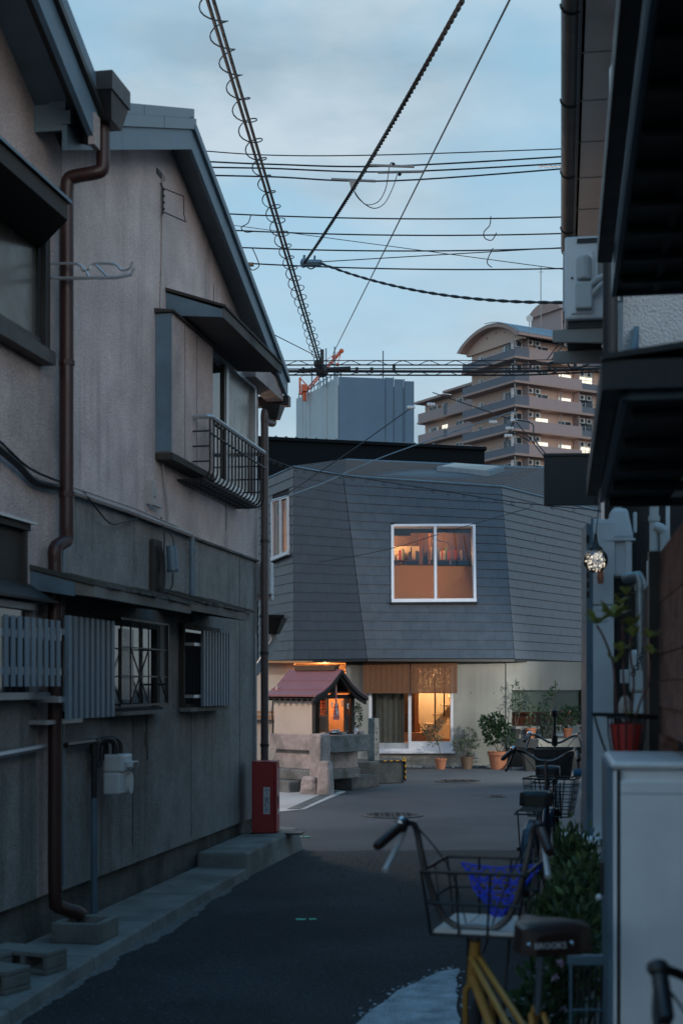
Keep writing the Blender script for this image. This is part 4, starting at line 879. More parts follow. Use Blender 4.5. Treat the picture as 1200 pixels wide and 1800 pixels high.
# right window
ww=H('planter_window',rw(rw(rw(G(),898,1028,zw0,zw0+.03,-.1,.02),898,901,zw0,zw1,-.12,-.02),1025,1028,zw0,zw1,-.12,-.02),M['darkmetal'])
a,b=RWp(901,-.08),RWp(1025,-.08); Zv=lambda p,z_:Vector((p.x,p.y,z_))
H('pane',G().quad(Zv(a,zw0+.03),Zv(b,zw0+.03),Zv(b,zw1),Zv(a,zw1)),M['glass'],ww)
a2,b2=RWp(899,-.16),RWp(1030,-.16); zs=EYE-47/F*28.2
M['shade']=mat('green_roller_shade',(.13,.17,.15),.9,var=.08,bump=.05,streak=.15)
H('roller_shade',G().quad(Zv(a2,zs),Zv(b2,zs),Zv(b2,zw1+.02),Zv(a2,zw1+.02)),M['shade'],ww)
H('room_back',G().quad((xD+.1,31.2,.2),(5.8,31.6,.2),(5.8,31.6,2.0),(xD+.1,31.2,2.0)),M['timber'],ww)
H('orange_panel',G().box(4.72,30.6,1.0,5.25,30.62,1.6).box(5.32,30.6,1.1,5.42,30.62,1.6),M['orangewood'],ww)
H('room_shelf',G().box(xD+.3,30.2,.95,5.8,30.5,1.0),M['timber'],ww)
lamp('kitchen_light',(4.95,30.25,1.45),14,(1,.38,.13),.05)
# blinds
M['bam']=M['bamboo']
def blind(xa,xb,lab):
    t=root('bamboo_blind',lab,'bamboo blind',((xa+xb)/2,YW-.16,1.46),0,'bamboo blinds over the sliding door'); h=(xb-xa)/2-.008
    random.seed(int(xa*100))
    g=G(); n=50
    for k in range(n):
        z0=.012*k; g.box(-h+random.uniform(0,.006),-.003+random.uniform(-.001,.001),z0,h-random.uniform(0,.006),.003,z0+.0112)
    N('slats',g,M['bamboo'],t,kind='stuff')
    g=G()
    for k in range(9): x=-h+.04+(2*h-.08)*k/8; g.box(x-.002,-.006,0,x+.002,.006,.6)
    N('cord',g,M['cord'],t); N('bottom_bar',G().box(-h,-.008,-.012,h,.008,.0),M['timber'],t); N('head_rail',G().box(-h,-.015,.6,h,.015,.63),M['darkwood'],t)
blind(Wz(637,YW,0).x,xm,'brown bamboo blind above the curtain side of the sliding door')
blind(xm,Wz(803,YW,0).x,'brown bamboo blind above the staircase side of the sliding door')
# bench ledge and gravel
g=G(); a,b=RWp(888,.0),RWp(1075,.0)
for z0,z1,d in ((.40,.57,.95),(.57,.80,.30)):
    q=[a,b,b+dn*d,a+dn*d]; g.hexa([Zv(p_,z0) for p_ in q][::-1],[Zv(p_,z1) for p_ in q][::-1])
H('bench_ledge',g,M['slatewall'])
H('ledge_base',G().hexa([Zv(p_,-.05) for p_ in (a,b,b+dn*.6,a+dn*.6)][::-1],[Zv(p_,.4) for p_ in (a,b,b+dn*.6,a+dn*.6)][::-1]),M['darkpot'])
H('window_ledge',rw(G(),897,1030,zw0-.05,zw0,-.0,.34),M['alum'],ww)
random.seed(2); g=G()
for k in range(900):
    x=random.uniform(xB+.3,6.2); y=YW-random.uniform(.0,.30)+(max(0,x-xD)*dv.y/dv.x) ; y-= (.75 if x>xD+.05 else 0); r=random.uniform(.015,.045)
    g.ball((x,y,r*.4),r,5,3,(1,1,.7))
S('gravel_strip',g,M['gravel']); bpy.context.scene.objects['gravel_strip']['kind']='stuff'
# ================================================================= SHRINE
sh=root('wayside_shrine','small wayside shrine with curved red sheet roof on a stone plinth','shrine',(-.40,21.9,0),-PI/4)
def K(name,g,m,par=None,**k): return N(name,g,m,par or sh,**k)
def prof(t): return 1.84-.40*t-.0*t+(-.055*math.sin(PI*t))   # concave slope, t 0 ridge..1 eave
def roofpt(x,y): return (x,y,prof(abs(y)/.55))
kr=G(); 
rs_=None
for sgn in (-1,1):
    ys=[sgn*.55*k/9 for k in range(10)]
    for c_ in range(3):
        g=G(); up=.022
        seg=ys[c_*3:c_*3+4]; 
        if sgn<0 or True:
            for ya,yb in zip(seg,seg[1:]):
                o0=up*(1-((abs(ya)-abs(seg[0]))/(abs(seg[-1])-abs(seg[0])+1e-9))*-.0)
                ta,tb=abs(ya)/.55,abs(yb)/.55
                la=.008+.011*(abs(ya)-abs(seg[0]))/.184; lb=.008+.011*(abs(yb)-abs(seg[0]))/.184
                A0,A1=(-.60,ya,prof(ta)),(.58,ya,prof(ta)); B0,B1=(-.60,yb,prof(tb)),(.58,yb,prof(tb))
                f=lambda p_,h:(p_[0],p_[1],p_[2]+h)
                ring=[A0,A1,B1,B0]
                if sgn>0: ring=ring[::-1]; hs=[lb,lb,la,la]
                else: hs=[la,la,lb,lb]
                ringl=[f(p_,-.008) for p_ in ring]; ringt=[f(p_,h) for p_,h in zip(ring,hs)]
                g.hexa(ringl[::-1],ringt[::-1])
        if rs_ is None: rs_=K('roof',g,M['shrineroof'])
        else: K('roof_course',g,M['shrineroof'],rs_)
K('ridge_cap',G().box(-.42,-.05,1.83,.46,.05,1.885).box(-.45,-.035,1.885,.49,.035,1.91),M['timber'],rs_)
for sgn in (-1,1):
    g=G()
    for dx,dz,w_ in ((.50,-.02,.09),(.54,.0,.05)):
        for k in range(9):
            y0,y1=sgn*.57*k/9,sgn*.57*(k+1)/9; z0,z1=prof(abs(y0)/.55)-.012+dz,prof(abs(y1)/.55)-.012+dz
            r=[(dx,y0,z0-w_),(dx,y1,z1-w_),(dx,y1,z1),(dx,y0,z0)]
            g.prism(r,(.04,0,0))
    K('bargeboard',g,M['darkwood'],rs_)
K('eave_soffit',G().quad((-.58,-.53,1.40),(.52,-.53,1.40),(.52,0,1.66),(-.58,0,1.66)).quad((-.58,.53,1.40),(.52,.53,1.40),(.52,0,1.66),(-.58,0,1.66)),M['darkwood'],rs_)
g=G()
for k in range(9): x=-.5+k*.125; g.box(x,-.54,1.37,x+.035,-.41,1.40)
K('rafter',g,M['darkwood'],rs_)
K('side_wall',G().box(-.50,-.40,.86,.36,-.37,1.5),M['shrinewall']); K('side_wall',G().box(-.50,.37,.86,.36,.40,1.5),M['shrinewall']); K('back_wall',G().box(-.50,-.37,.86,-.47,.37,1.6),M['shrinewall'])
K('wall_cable',G().tube(smooth_path([(-.50,-.41,1.42),(-.53,-.415,1.2),(-.52,-.41,1.0),(-.53,-.41,.86)],4),.012,5),M['cable'])
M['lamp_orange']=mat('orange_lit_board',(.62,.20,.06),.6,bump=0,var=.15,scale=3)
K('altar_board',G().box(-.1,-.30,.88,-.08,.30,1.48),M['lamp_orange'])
K('inner_floor',G().box(-.47,-.37,.86,.5,.37,.885),M['darkwood'])
K('inner_ceiling',G().box(-.47,-.37,1.5,.4,.37,1.52),M['darkwood'])
for y in (-.385,.385): K('post',G().box(.36,y-.035,.86,.43,y+.035,1.47),M['darkwood'])
K('tie_beam',G().box(.36,-.42,1.40,.43,.42,1.46).box(.37,-.05,1.46,.42,.05,1.75),M['darkwood'])
def lattice_door(x,y,ang):
    g=G().box(0,-.008,0,.25,.008,.03).box(0,-.008,.49,.25,.008,.52).box(0,-.008,.24,.25,.008,.27).box(0,-.01,0,.025,.01,.52).box(.225,-.01,0,.25,.01,.52)
    d=N('lattice_door',g,M['timber'],sh,loc=(x,y,.887),rz=ang)
    N('door_panel',G().box(.02,-.003,.0,.23,.003,.25),M['darkwood'],d)
    for k in range(5): N('lattice_bar',G().box(.045+k*.04,-.006,.27,.057+k*.04,.006,.49),M['timber'],d)
    for k in range(4): N('lattice_bar',G().box(.02,-.005,.31+k*.045,.23,.007,.32+k*.045),M['timber'],d)
lattice_door(.40,-.33,R(-8)); lattice_door(.40,.33,R(-62))
K('bell_rope',G().tube([(.48,-.03,1.62),(.48,-.03,1.45),(.48,-.03,1.28)],.014,6),M['papers'])
K('rope_cloth',G().hexa([(.47,-.10,1.08),(.50,-.10,1.08),(.50,.03,1.08),(.47,.03,1.08)],[(.475,-.06,1.33),(.495,-.06,1.33),(.495,.0,1.33),(.475,.0,1.33)]),M['papers'])
for y,z_ in ((-.22,1.30),(.22,1.32),(.1,1.36),(-.12,1.34)): K('paper_streamer',G().prism([(.46,y,z_),(.46,y+.05,z_+.01),(.46,y+.02,z_-.05),(.46,y+.06,z_-.08),(.46,y+.01,z_-.07)],(.004,0,0)),M['white'])
sl_=lamp('shrine_light',(-.40+.707*(.02)+.707*(-.1),21.9-.707*.02+.707*(-.1),1.38),8.0,(1,.36,.10),.03)
# plinth
ps=K('plinth_slab',G().box(-.55,-.46,.62,.60,.46,.86),M['stone_p'],bevel=.012)
K('plinth_front_slab',G().box(.602,-.44,.60,.72,.47,.855),M['stone'],ps,bevel=.012)
K('plinth_core',G().hexa([(-.58,-.44,.34),(.5,-.44,.34),(.5,.44,.34),(-.58,.44,.34)],[(-.5,-.36,.62),(.5,-.36,.62),(.5,.36,.62),(-.5,.36,.62)]),M['stone_p'],bevel=.01)
K('plinth_step',G().box(-.62,-.62,.18,.52,.46,.34),M['stone'],bevel=.02); K('plinth_step',G().box(-.64,-.84,-.02,.30,.46,.18),M['stone'],bevel=.025)
K('corner_pillar',G().box(.50,-.62,.16,.74,-.40,.885),M['stone_p'],bevel=.02)
K('altar_dish',G().lathe((.52,-.08,.887),[(.03,0),(.07,.03),(.08,.05)],12),M['white'])
K('offering_tray',G().box(.45,-.2,.887,.56,-.02,.915),M['white'])
for y in (-.38,.36,-.02): K('offering_block',G().box(.57,y-.05,.86,.65,y+.05,.90),M['stone_p'])
# standing stone, dark steps, post and guard
random.seed(9)
def rough(cx,cy,w_,d_,h,m,name,lab,cat,rz=0):
    g=G(); nlev=6; ns=8; rings=[]
    for l in range(nlev+1):
        z_=h*l/nlev; f=1-.25*(l/nlev)**2
        rings.append([(w_/2*f*math.copysign(abs(math.cos(2*PI*(k+.5)/ns))**.5,math.cos(2*PI*(k+.5)/ns))*random.uniform(.9,1.05),d_/2*f*math.copysign(abs(math.sin(2*PI*(k+.5)/ns))**.5,math.sin(2*PI*(k+.5)/ns))*random.uniform(.9,1.05),z_*(1 if l<nlev else random.uniform(.95,1.03))) for k in range(ns)])
    for r_ in rings: g.v+=r_
    for l in range(nlev):
        for k in range(ns): k2=(k+1)%ns; g.f.append((l*ns+k,l*ns+k2,(l+1)*ns+k2,(l+1)*ns+k))
    g.f.append(tuple(nlev*ns+k for k in range(ns))); return T(name,g,m,lab,cat,(cx,cy,0),rz,smooth=False,bevel=.02)
rough(-.235,20.75,.24,.24,.50,M['stone_p'],'standing_stone','rough pale upright stone at the front corner of the shrine plinth','stone',R(-20))
rough(-.46,20.85,.30,.2,.27,M['stone_p'],'boundary_stone','low brownish stone squeezed between plinth step and upright stone','stone',R(-30))
T('stone_block',G().hexa([(.16,22.9,0),(1.02,23.35,0),(1.0,24.4,0),(.1,24.0,0)],[(.16,22.9,.36),(1.02,23.35,.36),(1.0,24.4,.36),(.1,24.0,.36)]),M['stone_k'],'long dark stone block under the thin stone post','stone block',(.5,23.5,0),0,None,True,bevel=.015)
T('stone_step',G().hexa([(-.11,21.75,0),(.16,21.7,0),(.60,22.5,0),(.1,22.8,0)],[(-.11,21.75,.19),(.16,21.7,.19),(.60,22.5,.19),(.1,22.8,.19)]),M['stone_k'],'low dark stone step in front of the shrine altar','stone step',(.2,22.2,0),0,None,True,bevel=.015)
pt=root('stone_post','thin square granite post carved down one side, beside the shrine','stone post',(.53,23.55,.36),R(-38))
N('shaft',G().hexa([(-.072,-.072,0),(.072,-.072,0),(.072,.072,0),(-.072,.072,0)],[(-.066,-.066,.70),(.066,-.066,.70),(.066,.066,.70),(-.066,.066,.70)]),M['stone'],pt,bevel=.01)
random.seed(6); g=G()
for k in range(6):
    for q in range(4): g.cbox((.0705-.001*k,random.uniform(-.03,.03),.12+k*.08+random.uniform(-.025,.025)),.004,random.choice((.008,.035)),random.choice((.008,.03)))
N('carved_characters',g,M['stone_k'],pt)
gp=T('altar_stand',G().hexa([(.05,22.4,.25),(.25,22.5,.25),(.15,22.8,.25),(-.02,22.7,.25)],[(.05,22.4,.85),(.28,22.5,.85),(.2,22.85,.85),(-.02,22.75,.85)]).box(.02,22.45,0,.2,22.7,.25).hexa([(-.02,22.3,.82),(.34,22.42,.82),(.26,22.95,.82),(-.08,22.8,.82)],[(-.02,22.3,.87),(.34,22.42,.87),(.26,22.95,.87),(-.08,22.8,.87)]),M['stone'],'dark stone offering stand between the altar front and the thin post','stone stand',(.12,22.6,0),0,None,True,bevel=.01)
cg=root('corner_guard','black and yellow striped corner guard on the dark stone block','corner guard',(1.03,23.36,0),R(25))
for k in range(8):
    z0=.03+k*.045; N('stripe',G().hexa([(0,-.03,z0),(.02,-.03,z0),(.02,.05,z0+.03),(0,.05,z0+.03)],[(0,-.03,z0+.045),(.02,-.03,z0+.045),(.02,.05,z0+.075),(0,.05,z0+.075)]),M['stripe_y'] if k%2 else M['black'],cg)
for k in range(8): N('stripe',G().box(-.45+k*.056,-.035,.362,-.45+(k+1)*.056,-.0,.38),M['stripe_y'] if k%2 else M['black'],cg)
T('back_garden_wall',G().box(-6,24.2,-.05,-.95,24.4,1.02),M['shrinewall'],'pale rendered low wall half hidden behind the shrine','wall',(-3,24.3,0),0,None,True)
T('orange_light_strip',G().box(-1.6,24.02,1.03,-.9,24.18,1.1).box(-1.6,24.02,1.12,-.9,24.18,1.17),M['orangewood'],'orange light stripes put in as solid bars on the low wall beside the shrine','rail',(-1.2,24.1,1.03),0,None,True)  # stripes of orange light, put in as two coloured bars
# ================================================================= BLACK BUILDING BEHIND
bb=root('black_building','low black sheet metal building behind the slate house roof','building',(.8,38,0))
def yz(px,py,Y): return EYE+(HY-py)/F*Y
a=Wz(440,36.0,0); b=Wz(851,38.2,0); za=yz(0,764,36); zb=yz(0,784,38.2)
N('wall',G().prism([(a.x,a.y,0),(b.x,b.y,0),(b.x,b.y,zb-.12),(a.x,a.y,za-.12)],(-.4,6,0)),M['trueblack'],bb,world=True)
rfb=N('roof',G().prism([(a.x,a.y-.1,za-.12),(b.x+.05,b.y-.1,zb-.12),(b.x+.05,b.y-.1,zb-.04),(a.x,a.y-.1,za-.04)],(-.4,6.3,0)),M['trueblack'],bb,world=True)
for k in range(24):
    q=Vector((a.x,a.y-.12,za-.04)).lerp(Vector((b.x,b.y-.12,zb-.04)),(k+.5)/24); N('roof_seam',G().box(q.x-.03,q.y,q.z,q.x+.03,q.y+.3,q.z+.025),M['roofmetal'],rfb,world=True)
# ================================================================= SCAFFOLDED BLOCK AND CRANE
sc=root('sheeted_block','tall block wrapped in white and blue scaffold sheeting','building under construction',(-.26,110,0),0)
c0=Vector((-.24,110,0)); cL=Vector((-3.77,119.4,0)); cR=Vector((5.64,111.0,0))
zt=EYE+546/F*110
def facepan(p,q,ts,m,nrm,zt_):
    for (t0,t1) in zip(ts,ts[1:]):
        A,B=p.lerp(q,t0+.002),p.lerp(q,t1-.002); o=Vector(nrm)*random.uniform(.02,.16)
        z1=zt_+random.uniform(-.25,.15)
        N('sheet_panel',G().hexa([A,B,B+o,A+o],[A+Vector((0,0,z1)),B+Vector((0,0,z1+random.uniform(-.15,.15))),B+o+Vector((0,0,z1)),A+o+Vector((0,0,z1))]),m,sc,world=True)
random.seed(14)
facepan(cL,c0,[0,.1,.2,.28,.36,.45,.56,.68,.76,.9,1],M['sheet_w'],(-.94,-.35,0),zt)
facepan(c0,cR,[0,.61,.62,.72,.735,.86,.875,1],M['sheet_b'],(.16,-.98,0),zt-.1)
N('core',G().prism([c0+Vector((.1,.3,0)),cR+Vector((-.1,.3,0)),cR+Vector((-3,9,0)),cL+Vector((.3,0,0))],(0,0,zt-.7)),M['towerwall'],sc,world=True)
g=G()
for px,Y,h in ((568,112,4.4),(573,112,4.6),(588,111,4.4),(673,110.5,3.6),(548,113,2.4),(561,112,2.6)): 
    x=(px-HX)/F*Y; g.tube([(x,Y,zt-.5),(x,Y,zt+h*.55)],.05,5)
for k in range(14): q=cL.lerp(c0,k/13); g.tube([q+Vector((.2,0,zt-1)),q+Vector((.2,0,zt+.5))],.04,4)
g.tube([cL+Vector((.2,0,zt+.35)),c0+Vector((.1,0.2,zt+.35))],.04,4)
N('scaffold_pole',g,M['bluemetal'],sc,world=True)
cr=root('tower_crane','small orange jib crane rising above the sheeted block','crane',((535-HX)/F*116,116,zt-.6))
def C_(n,g): return N(n,g,M['crane'],cr,world=True)
px3=lambda px,py,Y=116: W(px,py,Y)
C_('cabin',G().cbox(px3(535,683),.5,.7,.55)); C_('mast',G().tube([px3(535,705),px3(535,690)],.18,6))
C_('tail_mast',G().tube([px3(527,693),px3(527,664)],.09,5).tube([px3(527,664),px3(538,676)],.05,4).tube([px3(527,693),px3(537,690)],.09,5))
g=G(); p0,p1=px3(541,684),px3(600,617); d=(p1-p0); up=d.cross(Vector((0,1,0))).normalized()*.09; sd=Vector((0,.12,0))
for o in (up+sd,up-sd,-up+sd,-up-sd): g.tube([p0+o,p1+o*.7],.045,4)
for k in range(18): g.tube([p0+d*(k/18)+(up if k%2 else -up),p0+d*((k+1)/18)+(-up if k%2 else up)],.03,4)
g.ball(p1,.2,8,5).ball(p0+d*.82+up*1.5,.2,8,5).ball(px3(593,641),.16,6,4)
C_('jib',g)
C_('hoist_rope',G().tube([p1,px3(593,641)],.03,4).tube([p1+up,px3(527,664)],.02,4))
# ================================================================= APARTMENT BLOCK
ap_=root('apartment_block','pink tiled apartment tower with barrel roof and stacked balconies','apartment building',((905-HX)/F*170,170,0),math.atan2(.511,.859))
def Q(name,g,m,par=None,**k): return N(name,g,m,par or ap_,**k)
zs0=EYE+580/F*170; ST=2.9
LX,LY=24.0,10.6
zroof=zs0+2.55
Q('wall',G().box(1.3,1.3,0,LX,LY,zroof),M['brick_p'])
Q('rear_wing',G().box(4.5,LY,0,LX,LY+15.2,zs0-.75),M['brick_p'])
lit=emis('lit_room',(1,.88,.68),0.6); M['lit']=lit
M['paneD']=mat('blue_dark_pane',(.03,.045,.06),.1,bump=0)
random.seed(31)
acm=None
def ac(x,y,z,face):
    global acm
    if acm is None:
        acm=(mesh('ac_unit',G().box(-.4,-.14,0,.4,.14,.62),M['offwhite']),mesh('fan_grille',G().lathe((-.08,0,.31),[(.24,-.02),(.24,.02)],14,'y'),M['darkmetal']))
    o=N('ac_unit',acm[0],None,ap_,loc=(x,y,z)); f=N('fan_grille',acm[1],None,o,loc=(0,-.14,0))
    if face=='L': o.rotation_euler=(0,0,-PI/2)
win_cache={}
def win(x,y,z,w_,h,face,on):
    key=(w_,h,on)
    if key not in win_cache:
        pm=M['lit'] if on else M['paneD']
        win_cache[key]=(mesh('window',G().box(-w_/2-.06,-.03,0,-w_/2,.03,h).box(w_/2,-.03,0,w_/2+.06,.03,h).box(-w_/2,-.03,h,w_/2,.03,h+.06).box(-.03,-.03,0,.03,.03,h),M['white']),mesh('pane',G().box(-w_/2,-.01,0,w_/2,.01,h),pm),mesh('curtain',G().box(-w_/2+.05,-.02,.05,-w_/2+.35,-.012,h),M['alum_w']))
    a=win_cache[key]; o=N('window',a[0],None,ap_,loc=(x,y,z))
    N('pane',a[1],None,o)
    if random.random()<.6: N('curtain',a[2],None,o)
    if face=='L': o.rotation_euler=(0,0,-PI/2)
for k in range(0,9):
    zf=zs0-k*ST  # floor slab level
    if k==0: pass
    # slab: chamfered corner balcony wrapping both facades
    sl=Q('balcony_slab',G().box(-.25,-.25,zf-.32,LX,LY+.1,zf-.05) if k else G().box(-.25,-.25,zf-.32,LX,LY+.1,zf-.05),M['brick_s'])
    # right facade parapets (wrap: slate corner, pink, slate)
    Q('parapet',G().box(-.12,-.12,zf-.05,2.0,.02,zf+1.02),M['balc_g'],sl)
    Q('parapet',G().box(2.0,-.14,zf-.05,10.2,.0,zf+1.12),M['brick_q'],sl)
    Q('parapet',G().box(10.2,-.12,zf-.05,13.5,.02,zf+.72),M['balc_g'],sl)
    Q('parapet',G().box(13.5,-.14,zf-.05,LX,.0,zf+1.12),M['brick_q'],sl)
    Q('parapet',G().box(-.12,.02,zf-.05,.02,4.6,zf+.85),M['balc_g'],sl)
    Q('parapet',G().box(-.14,4.6,zf-.05,.0,LY,zf+.85),M['balc_g'],sl)
    rl=G()
    for z_ in (1.12,): rl.tube([(-.05,LY,zf+z_),(-.05,-.05,zf+z_),(2,-.05,zf+z_)],.03,4)
    for y in range(0,10,1): rl.tube([(-.05,y+.3,zf+.8),(-.05,y+.3,zf+1.12)],.02,4)
    Q('railing',rl,M['alum'],sl)
    Q('railing',G().tube([(10.2,-.05,zf+1.1),(13.5,-.05,zf+1.1)],.03,4),M['alum'],sl)
    # recessed wall details
    for x in (1.0,6.5,11.5): Q('drain_pipe',G().tube([(x-.95,.12,zf),(x-.95,.12,zf+2.5)],.07,6) if x<2 else G().tube([(x+.9,.5,zf),(x+.9,.5,zf+2.5)],.06,6),M['greypipe'])
    for x in (2.05,9.9): Q('partition',G().box(x,.1,zf,x+.1,1.3,zf+2.45),M['brick_q'])
    lits={0:(),1:(1,2),2:(1,),3:(0,),4:(0,1,2),5:()}.get(k,())
    win(1.15,1.26,zf+.05,1.5,2.1,'R',False); win(5.0,1.26,zf+.5,1.9,1.35,'R',0 in lits); win(8.6,1.26,zf+.4,1.9,1.4,'R',1 in lits); win(11.9,1.26,zf+.05,2.2,2.0,'R',2 in lits); win(15.5,1.26,zf+.5,1.7,1.35,'R',False)
    for x in (2.9,4.0,11.0,12.1): 
        if k or x<5: ac(x,.85,zf+1.75,'R')
    win(1.26,3.1,zf+.3,1.7,1.75,'L',False); win(1.26,8.6,zf+.5,.7,1.2,'L',False)
    if k>=1:
        zf2=zf-.64
        sl=Q('wing_slab',G().box(3.3,LY+.1,zf2-.3,6,LY+15.4,zf2-.05),M['brick_s'])
        Q('parapet',G().box(3.4,LY+.3,zf2-.05,3.52,LY+8.4,zf2+1.1),M['brick_q'],sl); Q('parapet',G().box(3.4,LY+9.2,zf2-.05,3.52,LY+15.3,zf2+1.1),M['brick_q'],sl)
        Q('railing',G().tube([(3.45,LY+8.4,zf2+1.1),(3.45,LY+9.2,zf2+1.1)],.03,4).box(3.42,LY+8.4,zf2,3.5,LY+9.2,zf2+1.0),M['balc_g'],sl)
        for y in (1.6,4.6,7.2,10.4,13.4): win(4.46,LY+y,zf2+.4,1.3,1.5,'L',(k,y) in ((2,10.4),(1,1.6)))
        for y in (3.1,6.0,11.9): ac(4.1,LY+y,zf2+1.2,'L')
        Q('drain_pipe',G().tube([(3.6,LY+4.0,zf2),(3.6,LY+4.0,zf2+2.5)],.07,6))if False else None
# wing roofs stepped
Q('wing_roof',G().box(3.0,LY-.2,zs0-.75,9,LY+8.9,zs0-.45),M['brick_s']); Q('wing_roof',G().box(3.0,LY+8.9,zs0-1.1,9,LY+15.7,zs0-.8),M['brick_s'])
Q('upper_wing',G().box(4.2,LY,zs0-.45,LX,LY+3.0,zs0+1.4),M['brick_p']); Q('wing_roof',G().box(3.2,LY-.1,zs0+1.4,9,LY+3.6,zs0+1.7),M['brick_s'])
# barrel roof
def arch(y0,y1,zb,h,n=18,flare=.0):
    return [(y0+(y1-y0)*k/n, zb+h*math.sin(PI*k/n)**.75) for k in range(n+1)]
arc=arch(-.9,LY+1.2,zroof+.05,2.2)
arc_in=arch(-.3,LY+.6,zroof-.15,1.98)
g=G()
for (a,b),(a2,b2) in zip(zip(arc,arc[1:]),zip(arc_in,arc_in[1:])):
    g.hexa([(-.2,a[0],a[1]),(-.2,b[0],b[1]),(-.2,b2[0],b2[1]),(-.2,a2[0],a2[1])],[(LX,a[0],a[1]),(LX,b[0],b[1]),(LX,b2[0],b2[1]),(LX,a2[0],a2[1])])
rb=Q('barrel_roof',g,M['brick_s'])
g=G()
for a,b in zip(arc,arc[1:]): g.quad((-.1,a[0],a[1]+.06),(LX,a[0],a[1]+.06),(LX,b[0],b[1]+.06),(-.1,b[0],b[1]+.06))
M['roofgrey']=mat('grey_ribbed_roof',(.26,.30,.32),.4,metal=.4,var=.1,bump=0)
Q('roof_sheet',g,M['roofgrey'],rb)
g=G()
for k in range(34):
    x=-.5+k*.72; g.tube([(x,a[0],a[1]+.09) for a in arc[:10]],.05,4)
Q('roof_rib',g,M['alum'],rb)
tymp=[(.9,a[0],a[1]) for a in arc_in]; Q('gable_wall',G().prism(tymp+[(.9,arc_in[-1][0],zroof-.4),(.9,arc_in[0][0],zroof-.4)],(.5,0,0)),M['brick_p'],rb)
Q('vent_hole',G().lathe((.88,3.2,zroof+1.0),[(.11,0),(.11,.05)],8,'x').lathe((.88,5.0,zroof+1.3),[(.11,0),(.11,.05)],8,'x').lathe((.88,6.8,zroof+1.0),[(.11,0),(.11,.05)],8,'x'),M['darkmetal'],rb)
Q('eave_band',G().box(-.2,-1.0,zroof-.25,LX,-.4,zroof+.05),M['brick_s'],rb)
# penthouse
Q('penthouse',G().box(9.5,3.0,zroof,17,9,zroof+5.0),M['brick_q']); 
arc2=arch(2.6,9.4,zroof+5.0,1.5,12); g=G().prism([(9.1,a[0],a[1]) for a in arc2],(8.3,0,0)); Q('penthouse_roof',g,M['brick_s'])
Q('window',G().box(10.4,2.96,zroof+2.3,11.2,3.0,zroof+4.2),M['paneD']); Q('window',G().box(13,2.96,zroof+2.6,14,3.0,zroof+4.0),M['paneD'])
ad=root('satellite_dish','pale round dish on the apartment block roof','satellite dish',W(930,573,171))
N('dish',G().lathe((0,0,.9),[(.0,.1),(.25,.08),(.42,0)],14,'y'),M['offwhite'],ad); N('mount',G().tube([(0,0.1,-1.2),(0,.1,.9)],.06,5),M['greypipe'],ad)
T('roof_antenna',G().tube([(0,0,-2),(0,0,5.2)],.06,5).tube([(-.3,0,4.6),(.3,0,4.6)],.03,4),M['greypipe'],'tall thin antenna mast on the apartment block roof','antenna',W(950,545,172))
# ================================================================= RIGHT: NEAR HOUSE WITH DARK EAVES
hR=rootF(RF,'near_right_house','nearest right house showing black eaves with a blue gutter edge','house',.5,4.5)
def E(name,g,m,par=None,**k): return NF(RF,name,g,m,par or hR,**k)
E('wall',G().box(.20,4.4,-.1,4.0,6.1,3.34),M['darkwood']); E('unseen_shade_wall',G().box(.75,-9,-.1,4.0,3.4,3.6),M['darkwood'])  # second wall is unseen behind the camera, added to shade the lower left walls
er=E('eave',G().box(-.13,3.2,3.30,4.2,6.2,3.42),M['blacksheet'])
E('fascia',G().box(-.15,3.2,3.285,-.13,6.2,3.45).box(-.15,6.2,3.285,4.2,6.22,3.45),M['bluemetal'],er)
E('gutter',G().box(-.21,2.9,3.36,-.155,5.95,3.375).box(-.217,2.9,3.36,-.208,5.95,3.45).box(-.21,5.95,3.36,-.155,5.965,3.45),M['darkmetal'],er)
E('roof',G().hexa([(-.15,2.9,3.425),(4.2,2.9,3.425),(4.2,6.22,3.425),(-.15,6.22,3.425)],[(-.15,2.9,3.47),(4.2,2.9,4.6),(4.2,6.22,4.6),(-.15,6.22,3.47)]),M['roofmetal'],er)
for k in range(9): E('eave_bracket',G().box(-.12,3.4+k*.32,3.27,.19,3.45+k*.32,3.299),M['blacksheet'],er)
E('soffit_batten',G().box(.02,3.3,3.285,.05,6.15,3.299),M['blacksheet'],er)
hd=E('door_hood',G().hexa([(-.18,4.02,2.41),(.1,4.02,2.41),(.1,6.25,2.41),(-.18,6.25,2.41)],[(-.18,4.02,2.46),(.1,4.02,2.54),(.1,6.25,2.54),(-.18,6.25,2.46)]),M['blacksheet'])
for k in range(5): E('hood_bracket',G().box(-.16,4.2+k*.5,2.375,.19,4.235+k*.5,2.409),M['blacksheet'],hd)
E('hood_fascia',G().box(-.20,4.0,2.40,-.18,6.27,2.475).box(-.20,4.0,2.40,.1,4.02,2.47),M['bluemetal'],hd)
E('hood_gutter',G().box(-.25,3.96,2.42,-.205,6.2,2.435).box(-.255,3.96,2.42,-.248,6.2,2.50).box(-.25,3.945,2.42,.1,3.96,2.50),M['blacksheet'],hd)
E('hood_roof',G().hexa([(-.255,3.93,2.50),(.1,3.93,2.54),(.1,6.27,2.54),(-.255,6.27,2.50)],[(-.255,3.93,2.515),(.1,3.93,2.56),(.1,6.27,2.56),(-.255,6.27,2.515)]),M['blacksheet'],hd)
